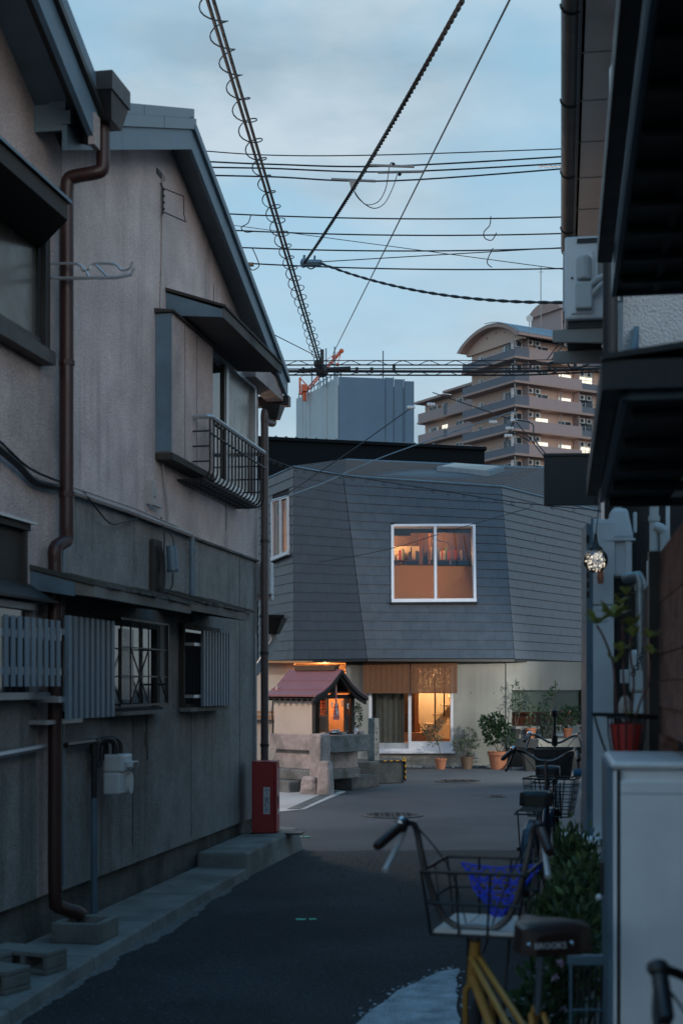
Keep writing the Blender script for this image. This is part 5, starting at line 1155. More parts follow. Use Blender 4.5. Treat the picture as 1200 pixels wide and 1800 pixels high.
# ================================================================= RIGHT: TALL HOUSE
hT=root('tall_right_house','white stuccoed right house with long dark gutter and beige soffit','house',RF.w(.4,9,0),RF.rz)
def U(name,g,m,par=None,**k): return NF(RF,name,g,m,par or hT,**k)
U('wall',G().box(.0,8.55,2.6,4,13.2,5.62),M['stucco'])
U('lower_wall',G().box(.01,8.56,-.1,4,13.2,2.6),M['darkwood'])
U('front_cladding',G().box(-.11,8.40,-.1,4,8.55,2.85),M['darkwood'])
ev=U('soffit',G().box(-.24,7.9,5.60,.4,13.4,5.64),M['plaster_b'])
M['beige']=mat('beige_soffit',(.50,.45,.42),.9,var=.06,bump=.05)
ev.data.materials.clear(); ev.data.materials.append(M['beige'])
g=G()
for k in range(7): g.box(-.235,8.3+k*.75,5.594,.0,8.31+k*.75,5.602)
U('soffit_joint',g,M['beige_j'],ev)
rr=U('roof',G().hexa([(-.26,7.85,5.645),(4,7.85,5.645),(4,13.45,5.645),(-.26,13.45,5.645)],[(-.26,7.85,5.78),(4,7.85,7.4),(4,13.45,7.4),(-.26,13.45,5.78)]),M['roofmetal'])
g=G()
pr_=[(-.30+.065*math.cos(a),5.70+.065*math.sin(a)) for a in [PI+PI*k/10 for k in range(11)]]
for (a,b) in zip(pr_,pr_[1:]): g.hexa([(a[0],7.8,a[1]),(b[0],7.8,b[1]),(b[0]*.985-.005,7.8,b[1]+.006),(a[0]*.985-.005,7.8,a[1]+.006)],[(a[0],13.5,a[1]),(b[0],13.5,b[1]),(b[0]*.985-.005,13.5,b[1]+.006),(a[0]*.985-.005,13.5,a[1]+.006)])
for k in range(4): g.tube([(-.30+.068*math.cos(a),8.6+1.4*k,5.70+.068*math.sin(a)) for a in [PI+PI*q/8 for q in range(9)]],.008,4)
U('gutter',g,M['darkmetal'],rr)
U('fascia_board',G().box(-.24,7.86,5.60,-.22,13.44,5.78),M['darkmetal'],rr)
U('vent_pipe',G().tube([(-.03,8.62,3.9),(-.03,8.62,5.12)],.03,8).lathe((-.03,8.62,5.10),[(.03,0),(.05,.05),(.05,.2),(.03,.24),(.0,.25)],10),M['white'],smooth=True)
U('downpipe',G().tube([(-.08,8.42,4.4),(-.08,8.42,2.86)],.045,10),M['darkmetal'],smooth=True)
U('wall_pipe',G().tube([(-.04,9.0,4.4),(-.04,9.0,2.6)],.025,8).tube([(-.03,9.5,4.0),(-.03,9.5,2.6)],.02,6),M['greypipe'])
uw=U('window_hood',G().hexa([(.0,8.3,3.3),(.07,8.25,3.3),(.07,8.55,3.3),(.0,8.55,3.3)],[(.06,8.5,3.72),(.09,8.5,3.72),(.09,8.55,3.72),(.06,8.55,3.72)]),M['bluemetal'])
# outdoor unit on brackets
ac_=rootF(RF,'outdoor_unit','white air conditioner outdoor unit hung on wall brackets below the gutter','air conditioner',-.17,9.75,4.02)
def X(name,g,m,par=None,**k): return NF(RF,name,g,m,par or ac_,**k)
cs_=X('case',G().box(-.34,9.5,4.03,-.06,10.3,4.58),M['whitebox'],bevel=.015)
X('service_cover',G().box(-.30,9.485,4.06,-.15,9.5,4.48),M['whitebox'],cs_,bevel=.008)
X('pipe_cover',G().hexa([(-.27,9.42,4.08),(-.16,9.42,4.08),(-.16,9.49,4.08),(-.27,9.49,4.08)],[(-.27,9.44,4.26),(-.16,9.44,4.26),(-.16,9.49,4.28),(-.27,9.49,4.28)]).lathe((-.215,9.475,4.28),[(.05,0),(.05,.14),(.035,.16)],12),M['offwhite'],cs_,bevel=.012)
X('grip',G().box(-.26,9.49,4.53,-.12,9.502,4.56).box(-.3,9.482,4.29,-.285,9.487,4.305),M['black'],cs_)
X('data_label',G().box(-.125,9.494,4.28,-.08,9.501,4.46),M['greypipe'],cs_)
X('side_strip',G().box(-.352,9.56,4.1,-.34,10.25,4.5),M['offwhite'],cs_)
X('fan_guard',G().torus((-.345,9.85,4.3),.2,.008,24,5,'x').torus((-.345,9.85,4.3),.13,.006,20,5,'x').torus((-.345,9.85,4.3),.06,.006,16,5,'x'),M['darkmetal'],cs_)
X('feet',G().box(-.32,9.55,3.98,-.08,9.6,4.03).box(-.32,10.15,3.98,-.08,10.2,4.03),M['darkmetal'],cs_)
for a in (9.56,10.18):
    X('bracket',G().prism([(-.42,a,3.90),(.0,a,3.88),(.0,a,4.0),(-.42,a,3.975)],(0,.035,0)).box(-.03,a,3.6,.0,a+.05,4.35),M['greypipe'])
X('hose',G().tube(smooth_path([(-.16,9.46,4.25),(-.1,9.42,4.28),(-.03,9.42,4.27),(.02,9.46,4.2)],4),.022,8).tube(smooth_path([(-.16,9.46,4.18),(-.1,9.42,4.23),(-.04,9.42,4.24),(.01,9.46,4.16)],4),.018,8),M['offwhite'],smooth=True)
X('drain_hose',G().tube(smooth_path([(-.05,10.2,3.95),(-.03,9.9,3.8),(-.03,9.7,3.2),(-.03,9.65,2.7)],4),.012,5),M['greypipe'])
# dark hanging panel
sp=root('blank_sign','blank dark panel hanging out over the alley from the right','sign',W(1000,840,8.2)+Vector((0,0,-.16)),R(-4))
N('board',G().box(-.145,-.012,.0,.15,.012,.285),M['blacksheet'],sp,bevel=.004); N('board_rim',G().box(-.15,-.02,.285,.152,.02,.30).box(.15,-.02,0,.165,.02,.3),M['black'],sp)
N('arm',G().tube([(.16,0,.25),(.4,.05,.25)],.012,6).tube([(.16,0,.05),(.4,.05,.05)],.012,6),M['black'],sp)
# ---- meters, cabinet, lamp, pipes
mt=root('electric_meter','pale electric meter box with ribbed lower half beside the globe lamp','electric meter',W(1085,1015,8.15),R(-6))
N('cover',G().hexa([(-.075,-.09,.21),(.085,-.09,.21),(.085,.06,.21),(-.075,.06,.21)],[(-.04,-.07,.39),(.05,-.07,.39),(.05,.06,.39),(-.04,.06,.39)]),M['meter'],mt,bevel=.02)
N('lower_case',G().box(-.07,-.07,0,.075,.06,.21),M['meter'],mt,bevel=.012)
for x in (-.06,.035): N('rib',G().box(x,-.09,.01,x+.035,-.07,.2),M['meter'],mt,bevel=.006)
N('gasket',G().box(-.08,-.095,.202,.09,.06,.215),M['meter'],mt)
N('side_knob',G().box(-.13,-.04,.22,-.075,.02,.30).box(-.125,-.03,.30,-.085,.01,.335),M['meter'],mt,bevel=.008); N('side_knob',G().box(.085,-.04,.25,.105,.02,.37),M['meter'],mt,bevel=.008)
N('conduit',G().tube([(.0,0,.38),(.0,0,.56)],.022,8),M['offwhite'],mt)
m2=root('lower_meter','white meter box low behind the succulent and the chain','electric meter',W(1124,1255,8.0),R(-6))
N('cover',G().box(-.06,-.06,.12,.055,.05,.36),M['offwhite'],m2,bevel=.02); N('lower_case',G().box(-.04,-.05,0,.045,.05,.12),M['meter'],m2,bevel=.01); N('side_knob',G().box(-.11,-.03,.17,-.06,.03,.25),M['offwhite'],m2,bevel=.008)
cb=root('grey_cabinet','tall narrow pale grey metal cabinet under the globe lamp','cabinet',W(1056,1205,8.1)+Vector((0,0,-1.2)),R(-4))
N('body',G().box(-.055,-.02,.0,.07,.3,1.62),M['meter'],cb,bevel=.008)
N('upper_door',G().box(-.05,-.032,1.66,.066,-.02,2.13).box(-.05,-.02,1.62,.066,.3,2.145),M['meter'],cb,bevel=.004)
N('lower_door',G().box(-.05,-.032,.1,.066,-.02,1.645),M['meter'],cb,bevel=.004)
fl_=N('side_flange',G().box(-.085,-.01,.0,-.06,.28,2.12).tube([(-.055,-.025,.2),(-.055,-.025,2.15)],.008,6),M['bluemetal'],cb)
g=G()
for k in range(7): g.box(-.0855,-.014,1.70+k*.055 if k<5 else 1.95+k*.012,-.07,-.009,1.735+k*.055 if k<5 else 1.985+k*.012)
N('slot',g,M['black'],fl_)
gl=root('globe_lamp','clear globe lamp full of tiny glowing wires above the grey cabinet','globe lamp',W(1046,985,7.95))
N('globe',G().ball((0,0,0),.070,20,14),M['glass'],gl,smooth=True)
N('cap',G().lathe((0,0,.05),[(.042,0),(.038,.02),(.02,.035),(.012,.06),(.008,.1)],12),M['black'],gl); N('socket',G().lathe((.028,0,-.13),[(.014,0),(.02,.03),(.014,.07)],10),M['copper'] if 'copper' in M else M['terra'],gl)
random.seed(12); g=G()
for k in range(110):
    v=Vector((random.gauss(0,1),random.gauss(0,1),random.gauss(0,1))).normalized()*.058*random.uniform(.5,1); g.ball(v+Vector((0,0,-.008)),.0019,4,3)
N('light_wires',g,emis('fairy_glow',(1,.86,.68),1.6),gl,kind='stuff')
N('hanging_wire',G().tube([(0,0,.14),(.06,.1,.5)],.003,4),M['cable'],gl)
wp=root('drain_pipes','pair of white plastic drain pipes with an elbow on the dark wall','drain pipe',W(1155,1005,7.9))
N('pipe',G().tube([(-.02,0,.0),(-.02,0,.42)],.026,10).tube([(-.02,0,.28),(-.02,0,.31)],.032,10),M['offwhite'],wp,smooth=True)
N('pipe',G().tube(smooth_path([(.035,-.02,-.2),(.035,-.02,.18),(.02,-.02,.23),(-.02,-.01,.25)],4),.03,10),M['offwhite'],wp,smooth=True)
N('thin_pipe',G().tube([(.06,.02,.1),(.06,.02,.42)],.012,6).tube([(-.05,-.0,-.1),(-.05,0,.06)],.012,6).tube([(-.02,-.0,-.15),(-.02,0,.04)],.014,6),M['white'],wp)
T('steel_pipe',G().tube([(-.05,.1,.28),(.0,.0,.285),(.01,0,.26),(.01,0,.0)],.027,10).tube([(.01,0,.06),(.01,0,.03)],.033,10).tube([(.01,0,-.2),(.01,0,.0)],.021,8).tube([(.01,0,.24),(.01,0,.21)],.032,10),M['galv'],'shiny galvanised steel pipe with elbow behind the succulent','pipe',W(1122,1110,7.3),0,smooth=True)
g=G()
c0_,c1_=W(1132,1140,7.2),W(1112,1185,7.0)
for k in range(9):
    q=c0_.lerp(c1_,k/8); g.torus(q,.011,.003,8,4,'x' if k%2 else 'y')
T('hanging_chain',g,M['darkmetal'],'short dark chain hanging beside the galvanised pipe','chain',c1_,0,None,True)
# bark clad screen, near right
bk=rootF(RF,'bark_screen','rough red brown bark clad screen behind the white box','screen',.03,5.0)
NF(RF,'dark_post',G().box(-.03,5.56,-.05,.08,5.62,2.12),M['black'],bk)
random.seed(77)
for k in range(21):
    z0=.02+k*.1; o=random.uniform(0,.012)
    NF(RF,'bark_board',G().box(.015-o,4.3 if z0>1.36 else 5.3,z0,.06,5.555,z0+.097),M['barkboard'],bk)
NF(RF,'dark_panel',G().box(-.022,5.62,-.05,-.005,6.1,2.0),M['darkwood'],bk)
# white box in the foreground
wb=root('white_storage_box','large plain white metal box cropped by the right edge','storage box',(.862,4.52,0),RF.rz)
N('body',G().box(0.000,0.000,0.080,0.360,0.700,1.335),M['whitebox'],wb,bevel=.012)
N('front_panel',G().box(0.022,-0.015,0.100,0.360,0.000,1.300),M['whitebox'],wb,bevel=.006)
N('lid',G().box(-0.007,-0.020,1.335,0.360,0.710,1.360),M['whitebox'],wb,bevel=.012)
N('side_frame',G().box(-0.017,0.010,0.080,0.000,0.680,1.340),M['bluemetal'],wb)
N('top_groove',G().box(.022,-.0155,1.255,.360,-.014,1.262),M['meter'],wb)
N('latch',G().box(-0.030,0.380,0.880,-0.014,0.420,0.990),M['black'],wb); N('latch_knob',G().ball((-.034,.38,.87),.012,8,5),M['white'],wb)
N('shadow_gap',G().box(0.011,-0.014,0.100,0.022,0.002,1.330),M['black'],wb)
N('foot',G().box(0.038,0.030,0.000,0.118,0.110,0.080).box(0.038,0.580,0.000,0.118,0.660,0.080),M['black'],wb)
# ================================================================= PLANTS
def leaves(g,c,rad,n,l,wd,up=.3,shell=.5):
    for _ in range(n):
        v=Vector((random.gauss(0,1),random.gauss(0,1),random.gauss(0,1))).normalized(); r=random.uniform(shell,1)
        p=Vector((c[0]+v.x*rad[0]*r,c[1]+v.y*rad[1]*r,c[2]+v.z*rad[2]*r)); d=v+Vector((random.uniform(-.6,.6),random.uniform(-.6,.6),up+random.uniform(-.5,.5)))
        g.leaf(p,d,l*random.uniform(.7,1.2),wd*random.uniform(.7,1.2))
def potted(lab,loc,r,h,potmat,stems,clumps,lm,leaf,name='potted_plant',cat='potted plant',square=False,rim=True,nl=60):
    t=root(name,lab,cat,loc)
    if square: p_=N('pot',G().hexa([(-r*.8,-r*.8,0),(r*.8,-r*.8,0),(r*.8,r*.8,0),(-r*.8,r*.8,0)],[(-r,-r,h),(r,-r,h),(r,r,h),(-r,r,h)]),potmat,t,bevel=.01)
    else: p_=N('pot',G().lathe((0,0,0),[(r*.7,0),(r*.94,h*.80)]+([(r*1.04,h*.80),(r*1.06,h*.88),(r*1.0,h*.9),(r*1.04,h)] if rim else [(r*1.02,h)])+[(r*.9,h),(r*.86,h*.9)],20),potmat,t,smooth=True)
    N('soil',G().lathe((0,0,h*.9),[(r*.88,0),(r*.86,.01)],14),M['soil'],p_)
    g=G()
    for s in stems: g.tube(smooth_path([(a,b,c+h*.9) for a,b,c in s],3),[.011*max(.35,1-k/(3*(len(s)-1)+1)) for k in range(3*(len(s)-1)+1)],5)
    N('stem',g,M['bark'],t)
    g=G()
    for c in clumps: leaves(g,(c[0],c[1],c[2]+h*.9),(c[3],c[3],c[4] if len(c)>4 else c[3]),int(1.9*nl*(c[3]/.1)**1.3),*leaf)
    N('foliage',g,lm,t,kind='stuff'); return t
random.seed(41)
Yp=27.35
def gx(px,Y): return ((px-HX)/F*Y,Y,0)
potted('thin young tree in a small terracotta pot before the sliding door',gx(774,Yp-.15),.115,.21,M['terra'],[[(0,0,0),(-.02,0,.2),(-.06,0,.33),(-.1,0,.42)],[(-.06,0,.33),(-.3,0,.62),(-.36,0,.7)],[(-.06,0,.33),(-.05,0,.5),(-.02,0,.75)],[(-.08,0,.38),(-.2,.02,.5),(-.22,.0,.62)]],[(-.12,0,.36,.13,.08),(-.22,0,.46,.09),(-.04,0,.5,.06,.1),(-.3,0,.6,.06),(-.02,0,.68,.045,.08),(-.2,.0,.6,.05)],M['leaf_o'],(.075,.026),nl=26)
potted('airy olive shrub in a brown glazed pot next to the big terracotta pot',gx(820,Yp-.1),.13,.24,M['terra_b'],[[(0,0,0),(.02,0,.25),(.05,0,.6)],[(0,0,0),(-.1,0,.2),(-.25,0,.38)],[(0,0,0),(.08,0,.2),(.16,.02,.42)]],[(0,0,.2,.15),(-.18,0,.24,.11),(.05,0,.42,.12,.15),(.14,0,.3,.09)],M['leaf_o'],(.08,.024),rim=False,nl=34)
potted('dense dark green bush in the largest terracotta pot',gx(875,Yp-.15),.20,.34,M['terra'],[[(0,0,0),(-.02,0,.2),(-.05,0,.55)],[(0,0,0),(-.12,0,.3),(-.2,0,.55)],[(0,0,0),(.14,0,.25),(.19,0,.4)]],[(-.1,0,.45,.2,.18),(-.05,0,.62,.17,.14),(-.22,0,.58,.13),(.08,0,.5,.12),(.2,-.02,.28,.1,.14),(-.12,-.05,.3,.13)],M['leaf_d'],(.085,.045),nl=46)
Yl=26.95; zl=.575
def onl(px,Y=27.35,z=.80): q=gx(px,Y); return (q[0],q[1],z)
potted('lanky yellow green seedling in terracotta pot on the ledge, left of the bicycle stick',onl(932,27.7,.58),.11,.19,M['terra'],[[(0,0,0),(.0,0,.3),(.03,0,.42)]],[(0,0,.18,.1,.14),(.04,0,.36,.08)],M['leaf_m'],(.07,.025),nl=26)
potted('red leaved plant in terracotta pot on the ledge beside the stick',onl(997,27.75,.58),.10,.19,M['terra'],[[(0,0,0),(.0,0,.2),(.0,0,.35)]],[(0,0,.2,.16,.14),(0,0,.35,.13,.08),(-.15,0,.12,.1)],M['leaf_d'],(.1,.035),nl=36)
potted('dark leafy plant in terracotta pot at the right end of the ledge',onl(1027,27.95,.60),.10,.19,M['terra'],[[(0,0,0),(.0,0,.2)]],[(0,0,.2,.15,.16),(-.1,0,.3,.09)],M['leaf_d'],(.09,.035),nl=40)
potted('trailing dark plant in a black square pot at the middle of the ledge',onl(962,27.75,.56),.13,.26,M['darkpot'],[[(0,0,0),(0,0,.2)],[(0,0,0),(.1,0,.5),(.18,0,.85)]],[(0,-.1,.1,.16,.2),(0,-.1,-.1,.12,.2),(-.1,0,.4,.1),(.14,0,.72,.06,.12),(.0,0,.6,.07)],M['leaf_d'],(.08,.03),square=True,nl=34)
potted('tall wispy climber in a dark pot against the left end of the planter window',onl(905,27.75,.56),.1,.2,M['darkpot'],[[(0,0,0),(.0,0,.5),(.02,0,1.0)],[(0,0,0),(.12,0,.5),(.14,0,.85)]],[(0,0,.45,.09,.2),(.1,0,.6,.1,.2),(.0,0,.8,.07,.14)],M['leaf_d'],(.06,.028),nl=34)
potted('yellow leaved shrub at the right end of the planter window',(5.18,27.3,0),.18,.3,M['darkpot'],[[(0,0,0),(.0,0,.5),(.03,0,1.2)],[(0,0,0),(-.08,0,.4),(-.1,0,.6)]],[(-.03,0,.35,.2,.2),(-.1,0,.55,.14),(.05,0,.75,.15),(.05,0,1.1,.18,.16),(.1,0,.15,.15)],M['leaf_y'],(.12,.055),nl=34)
T('long_planter',G().hexa([(3.45,26.55,0),(5.5,26.9,0),(5.5,27.2,0),(3.45,26.95,0)],[(3.4,26.5,.3),(5.5,26.85,.3),(5.5,27.25,.3),(3.4,27.0,.3)]),M['darkpot'],'long black planter trough at the foot of the concrete ledge','planter',(4.4,26.9,0),0,None,True)
# sakaki beside the shrine door
sk_=root('shrine_greenery','vase of dark evergreen sprigs beside the shrine door','vase of greenery',(.22,21.72,.86))
N('vase',G().lathe((0,0,0),[(.03,0),(.035,.06),(.025,.1)],10),M['white'],sk_); g=G(); random.seed(1); leaves(g,(0.02,0,.28),(.075,.07,.19),170,.05,.022); N('foliage',g,M['leaf_d'],sk_,kind='stuff')
# shrubs along the right side
def shrub(lab,x,y,clumps,lm,leaf,nl,flowers=None,seed=1):
    random.seed(seed); t=root('shrub',lab,'shrub',(x,y,0)); g=G()
    for c in clumps: 
        for k in range(3): g.tube([(c[0]*.4,c[1]*.4,0),(c[0]+random.uniform(-.5,.5)*c[3],c[1]+random.uniform(-.5,.5)*c[3],c[2]+c[4]*random.uniform(.2,.9))],[.009,.003],4)
    N('stem',g,M['bark'],t); g=G()
    for c in clumps: leaves(g,c[:3],(c[3],c[3],c[4]),nl,*leaf,shell=.25)
    N('foliage',g,lm,t,kind='stuff')
    if flowers:
        g=G()
        for (fx_,fy_,fz_,n_,mt_) in flowers:
            g=G()
            for k in range(n_):
                p=Vector((fx_+random.uniform(-.05,.05),fy_+random.uniform(-.05,.05),fz_+random.uniform(-.05,.05)))
                for q in range(5): g.leaf(p,(math.cos(q*1.257),random.uniform(-.3,.3),math.sin(q*1.257)),.02,.016)
            N('flower',g,mt_,t)
    return t
shrub('tall feathery shrub between the black bicycle and the white box',1.24,7.5,[(-.04,0,.68,.10,.22),(.05,.1,.6,.17,.25),(.1,-.2,.45,.17,.25),(.06,.35,.55,.13,.2),(.0,-.1,.4,.13,.2)],M['leaf_s'],(.055,.016,.9),480,None,3)
shrub('dark leafy shrub hanging over the planters with a yellow flower',1.06,6.5,[(-.08,0,.55,.12,.2),(.06,.1,.6,.17,.22),(0,-.2,.5,.16,.2),(.1,-.1,.35,.16,.2)],M['leaf_s'],(.055,.024,.5),440,[(-.02,-.25,.62,1,M['petal_y'])],5)
shrub('low ivy shrub with pink flowers beside the yellow bicycle',.86,5.65,[(.04,0,.42,.14,.2),(.08,.15,.55,.12,.16),(-.06,.05,.35,.12,.14)],M['leaf_m'],(.055,.035,.4),150,[(-.06,-.12,.50,5,M['petal']),(.0,-.1,.30,7,M['petal'])],7)
g=G().box(1.30,8.0,.10,1.75,8.25,.72); T('white_trough',g.box(1.28,7.98,.70,1.77,8.27,.745),M['white'],'white rimmed planter trough behind the feathery shrub','planter',(1.5,8.1,.1),0,None,True,bevel=.01)
T('trough_stand',G().box(1.32,8.02,0,1.73,8.23,.10),M['conc'],'grey slab under the white rimmed trough','slab',(1.5,8.1,0),0,None,True)
gb=root('galvanised_box','grey galvanised box with a pale lid behind the white trough','metal box',(1.72,9.55,0))
N('body',G().box(-.095,-.1,.0,.1,.16,.84),M['galv'],gb,bevel=.008); N('lid',G().hexa([(-.1,-.11,.84),(.105,-.11,.84),(.105,.17,.84),(-.1,.17,.84)],[(-.08,-.05,.93),(.09,-.05,.93),(.09,.15,.93),(-.08,.15,.93)]),M['galv'],gb,bevel=.006); N('slot',G().box(-.045,-.106,.76,.05,-.1,.785),M['white'],gb); N('slot_shade',G().box(-.045,-.105,.745,.055,-.1,.758),M['black'],gb)
rl=root('blue_rail','blue metal rail on two thin dark legs above the galvanised box','rail',(1.62,8.9,0))
N('bar',G().tube(smooth_path([(-.17,.0,1.055),(-.05,0,1.05),(.08,0,1.015),(.2,-.05,.96)],4),.024,10),M['bluepaint'] if 'bluepaint' in M else mat('blue_paint',(.04,.16,.32),.45,bump=.02),rl,smooth=True); N('leg',G().tube([(-.07,.01,1.05),(-.03,.01,.0)],.006,5),M['black'],rl); N('leg',G().tube([(.0,.01,1.03),(.0,.01,.0)],.006,5),M['black'],rl)
rk=root('wire_rack','small black wire rack beside the white box foot','wire rack',(.865,5.0,0)); 
for k in range(7): N('wire',G().tube([(-.06+k*.02,0,.30),(-.05+k*.02,0,.62)],.004,4),M['black'],rk)
N('rail',G().tube([(-.07,0,.62),(.08,0,.62)],.006,5).tube([(-.06,0,.46),(.08,0,.46)],.005,5).box(-.07,-.01,.62,.08,.03,.65).tube([(-.06,0,0),(-.06,0,.62)],.006,5).tube([(.075,0,0),(.075,0,.62)],.006,5),M['bluemetal'],rk)
potted('square pale plastic pot with purple flowers beneath the yellow bicycle',(.74,5.35,0),.11,.24,M['offwhite'],[[(0,0,0),(0,0,.12)]],[(0,0,.1,.13,.1)],M['leaf_d'],(.05,.03),square=True,nl=60)
# red pot in a wire wall holder with succulent
rp_=root('hanging_pot','red ribbed pot in a black wire holder beside the bark screen','hanging pot',W(1100,1338,5.35))
p_=N('pot',G().lathe((0,0,0),[(.042,0),(.055,.07),(.064,.14),(.058,.14),(.05,.1)],18),M['redpot'],rp_,smooth=True)
N('soil',G().lathe((0,0,.125),[(.056,0),(.054,.004)],12),M['soil'],p_)
g=G()
for k in range(14):
    a=2*PI*k/14; g.tube([(.07*math.cos(a),.07*math.sin(a),.165),(.068*math.cos(a),.068*math.sin(a),.10),(.046*math.cos(a),.046*math.sin(a),-.02)],.0025,4)
g.torus((0,0,.165),.071,.004,24,5,'z').torus((0,0,-.02),.046,.004,20,5,'z')
N('wire_holder',g,M['black'],rp_); N('arm',G().tube([(-.13,0,.178),(.0,-.01,.175),(.12,.02,.168)],.006,5).tube([(-.13,0,.175),(.12,.03,.16)],.005,5).tube(smooth_path([(-.12,0,.17),(-.1,0,.1),(-.07,0,.02),(-.05,0,-.01)],3),.004,4),M['black'],rp_)
sc_=root('succulent_plant','leggy succulent with olive rosettes growing from the red hanging pot','plant',W(1100,1270,5.35))
sp3=lambda px,py:(W(px,py,5.35)-W(1100,1270,5.35))
stems=[[(1085,1270),(1078,1200),(1076,1160),(1058,1118),(1050,1100)],[(1100,1270),(1096,1190),(1095,1120),(1090,1075)],[(1108,1270),(1112,1200),(1106,1150),(1110,1110)],[(1112,1270),(1125,1230),(1138,1200),(1142,1160)]]
random.seed(15); g=G()
for s in stems: g.tube(smooth_path([sp3(*q)+Vector((0,random.uniform(-.02,.02),0)) for q in s],3),.0045,5)
M['redstem']=mat('reddish_stem',(.13,.06,.055),.7,bump=0); N('stem',g,M['redstem'],sc_)
lm_=None
for (px,py,n,l) in ((1048,1097,11,.05),(1078,1086,14,.055),(1092,1062,6,.035),(1100,1046,7,.04),(1110,1102,10,.045),(1112,1120,6,.04),(1142,1122,9,.04),(1145,1150,6,.035),(1090,1145,7,.04),(1082,1165,5,.04),(1104,1258,8,.03)):
    c=sp3(px,py)
    for k in range(n):
        a=2*PI*k/n+random.uniform(-.3,.3); el=random.uniform(.1,1.0); l_=l; d=Vector((math.cos(a)*math.cos(el),math.sin(a)*math.cos(el)*.9,math.sin(el)))
        g=G(); l=l_*random.uniform(1.15,1.6); w_=l*.5; sd_=d.cross(Vector((0,0,1))).normalized(); nr=sd_.cross(d)
        pts=[Vector((0,0,0)),d*l*.35+sd_*w_*.35+nr*.003,d*l*.75+sd_*w_*.5,d*l,d*l*.75-sd_*w_*.5,d*l*.35-sd_*w_*.35+nr*.003]
        g.quad(*pts); N('leaf',g,M['leaf_j'],sc_,loc=c); l=l_
T('shell_ornament',G().ball((0,0,0),.027,12,8,(1,.5,1.95)),mat('mottled_shell',(.45,.46,.45),.6,var=.5,scale=60,bump=.4,bscale=80),'mottled pale oval ornament hanging behind the red pot','ornament',W(1098,1246,5.5))
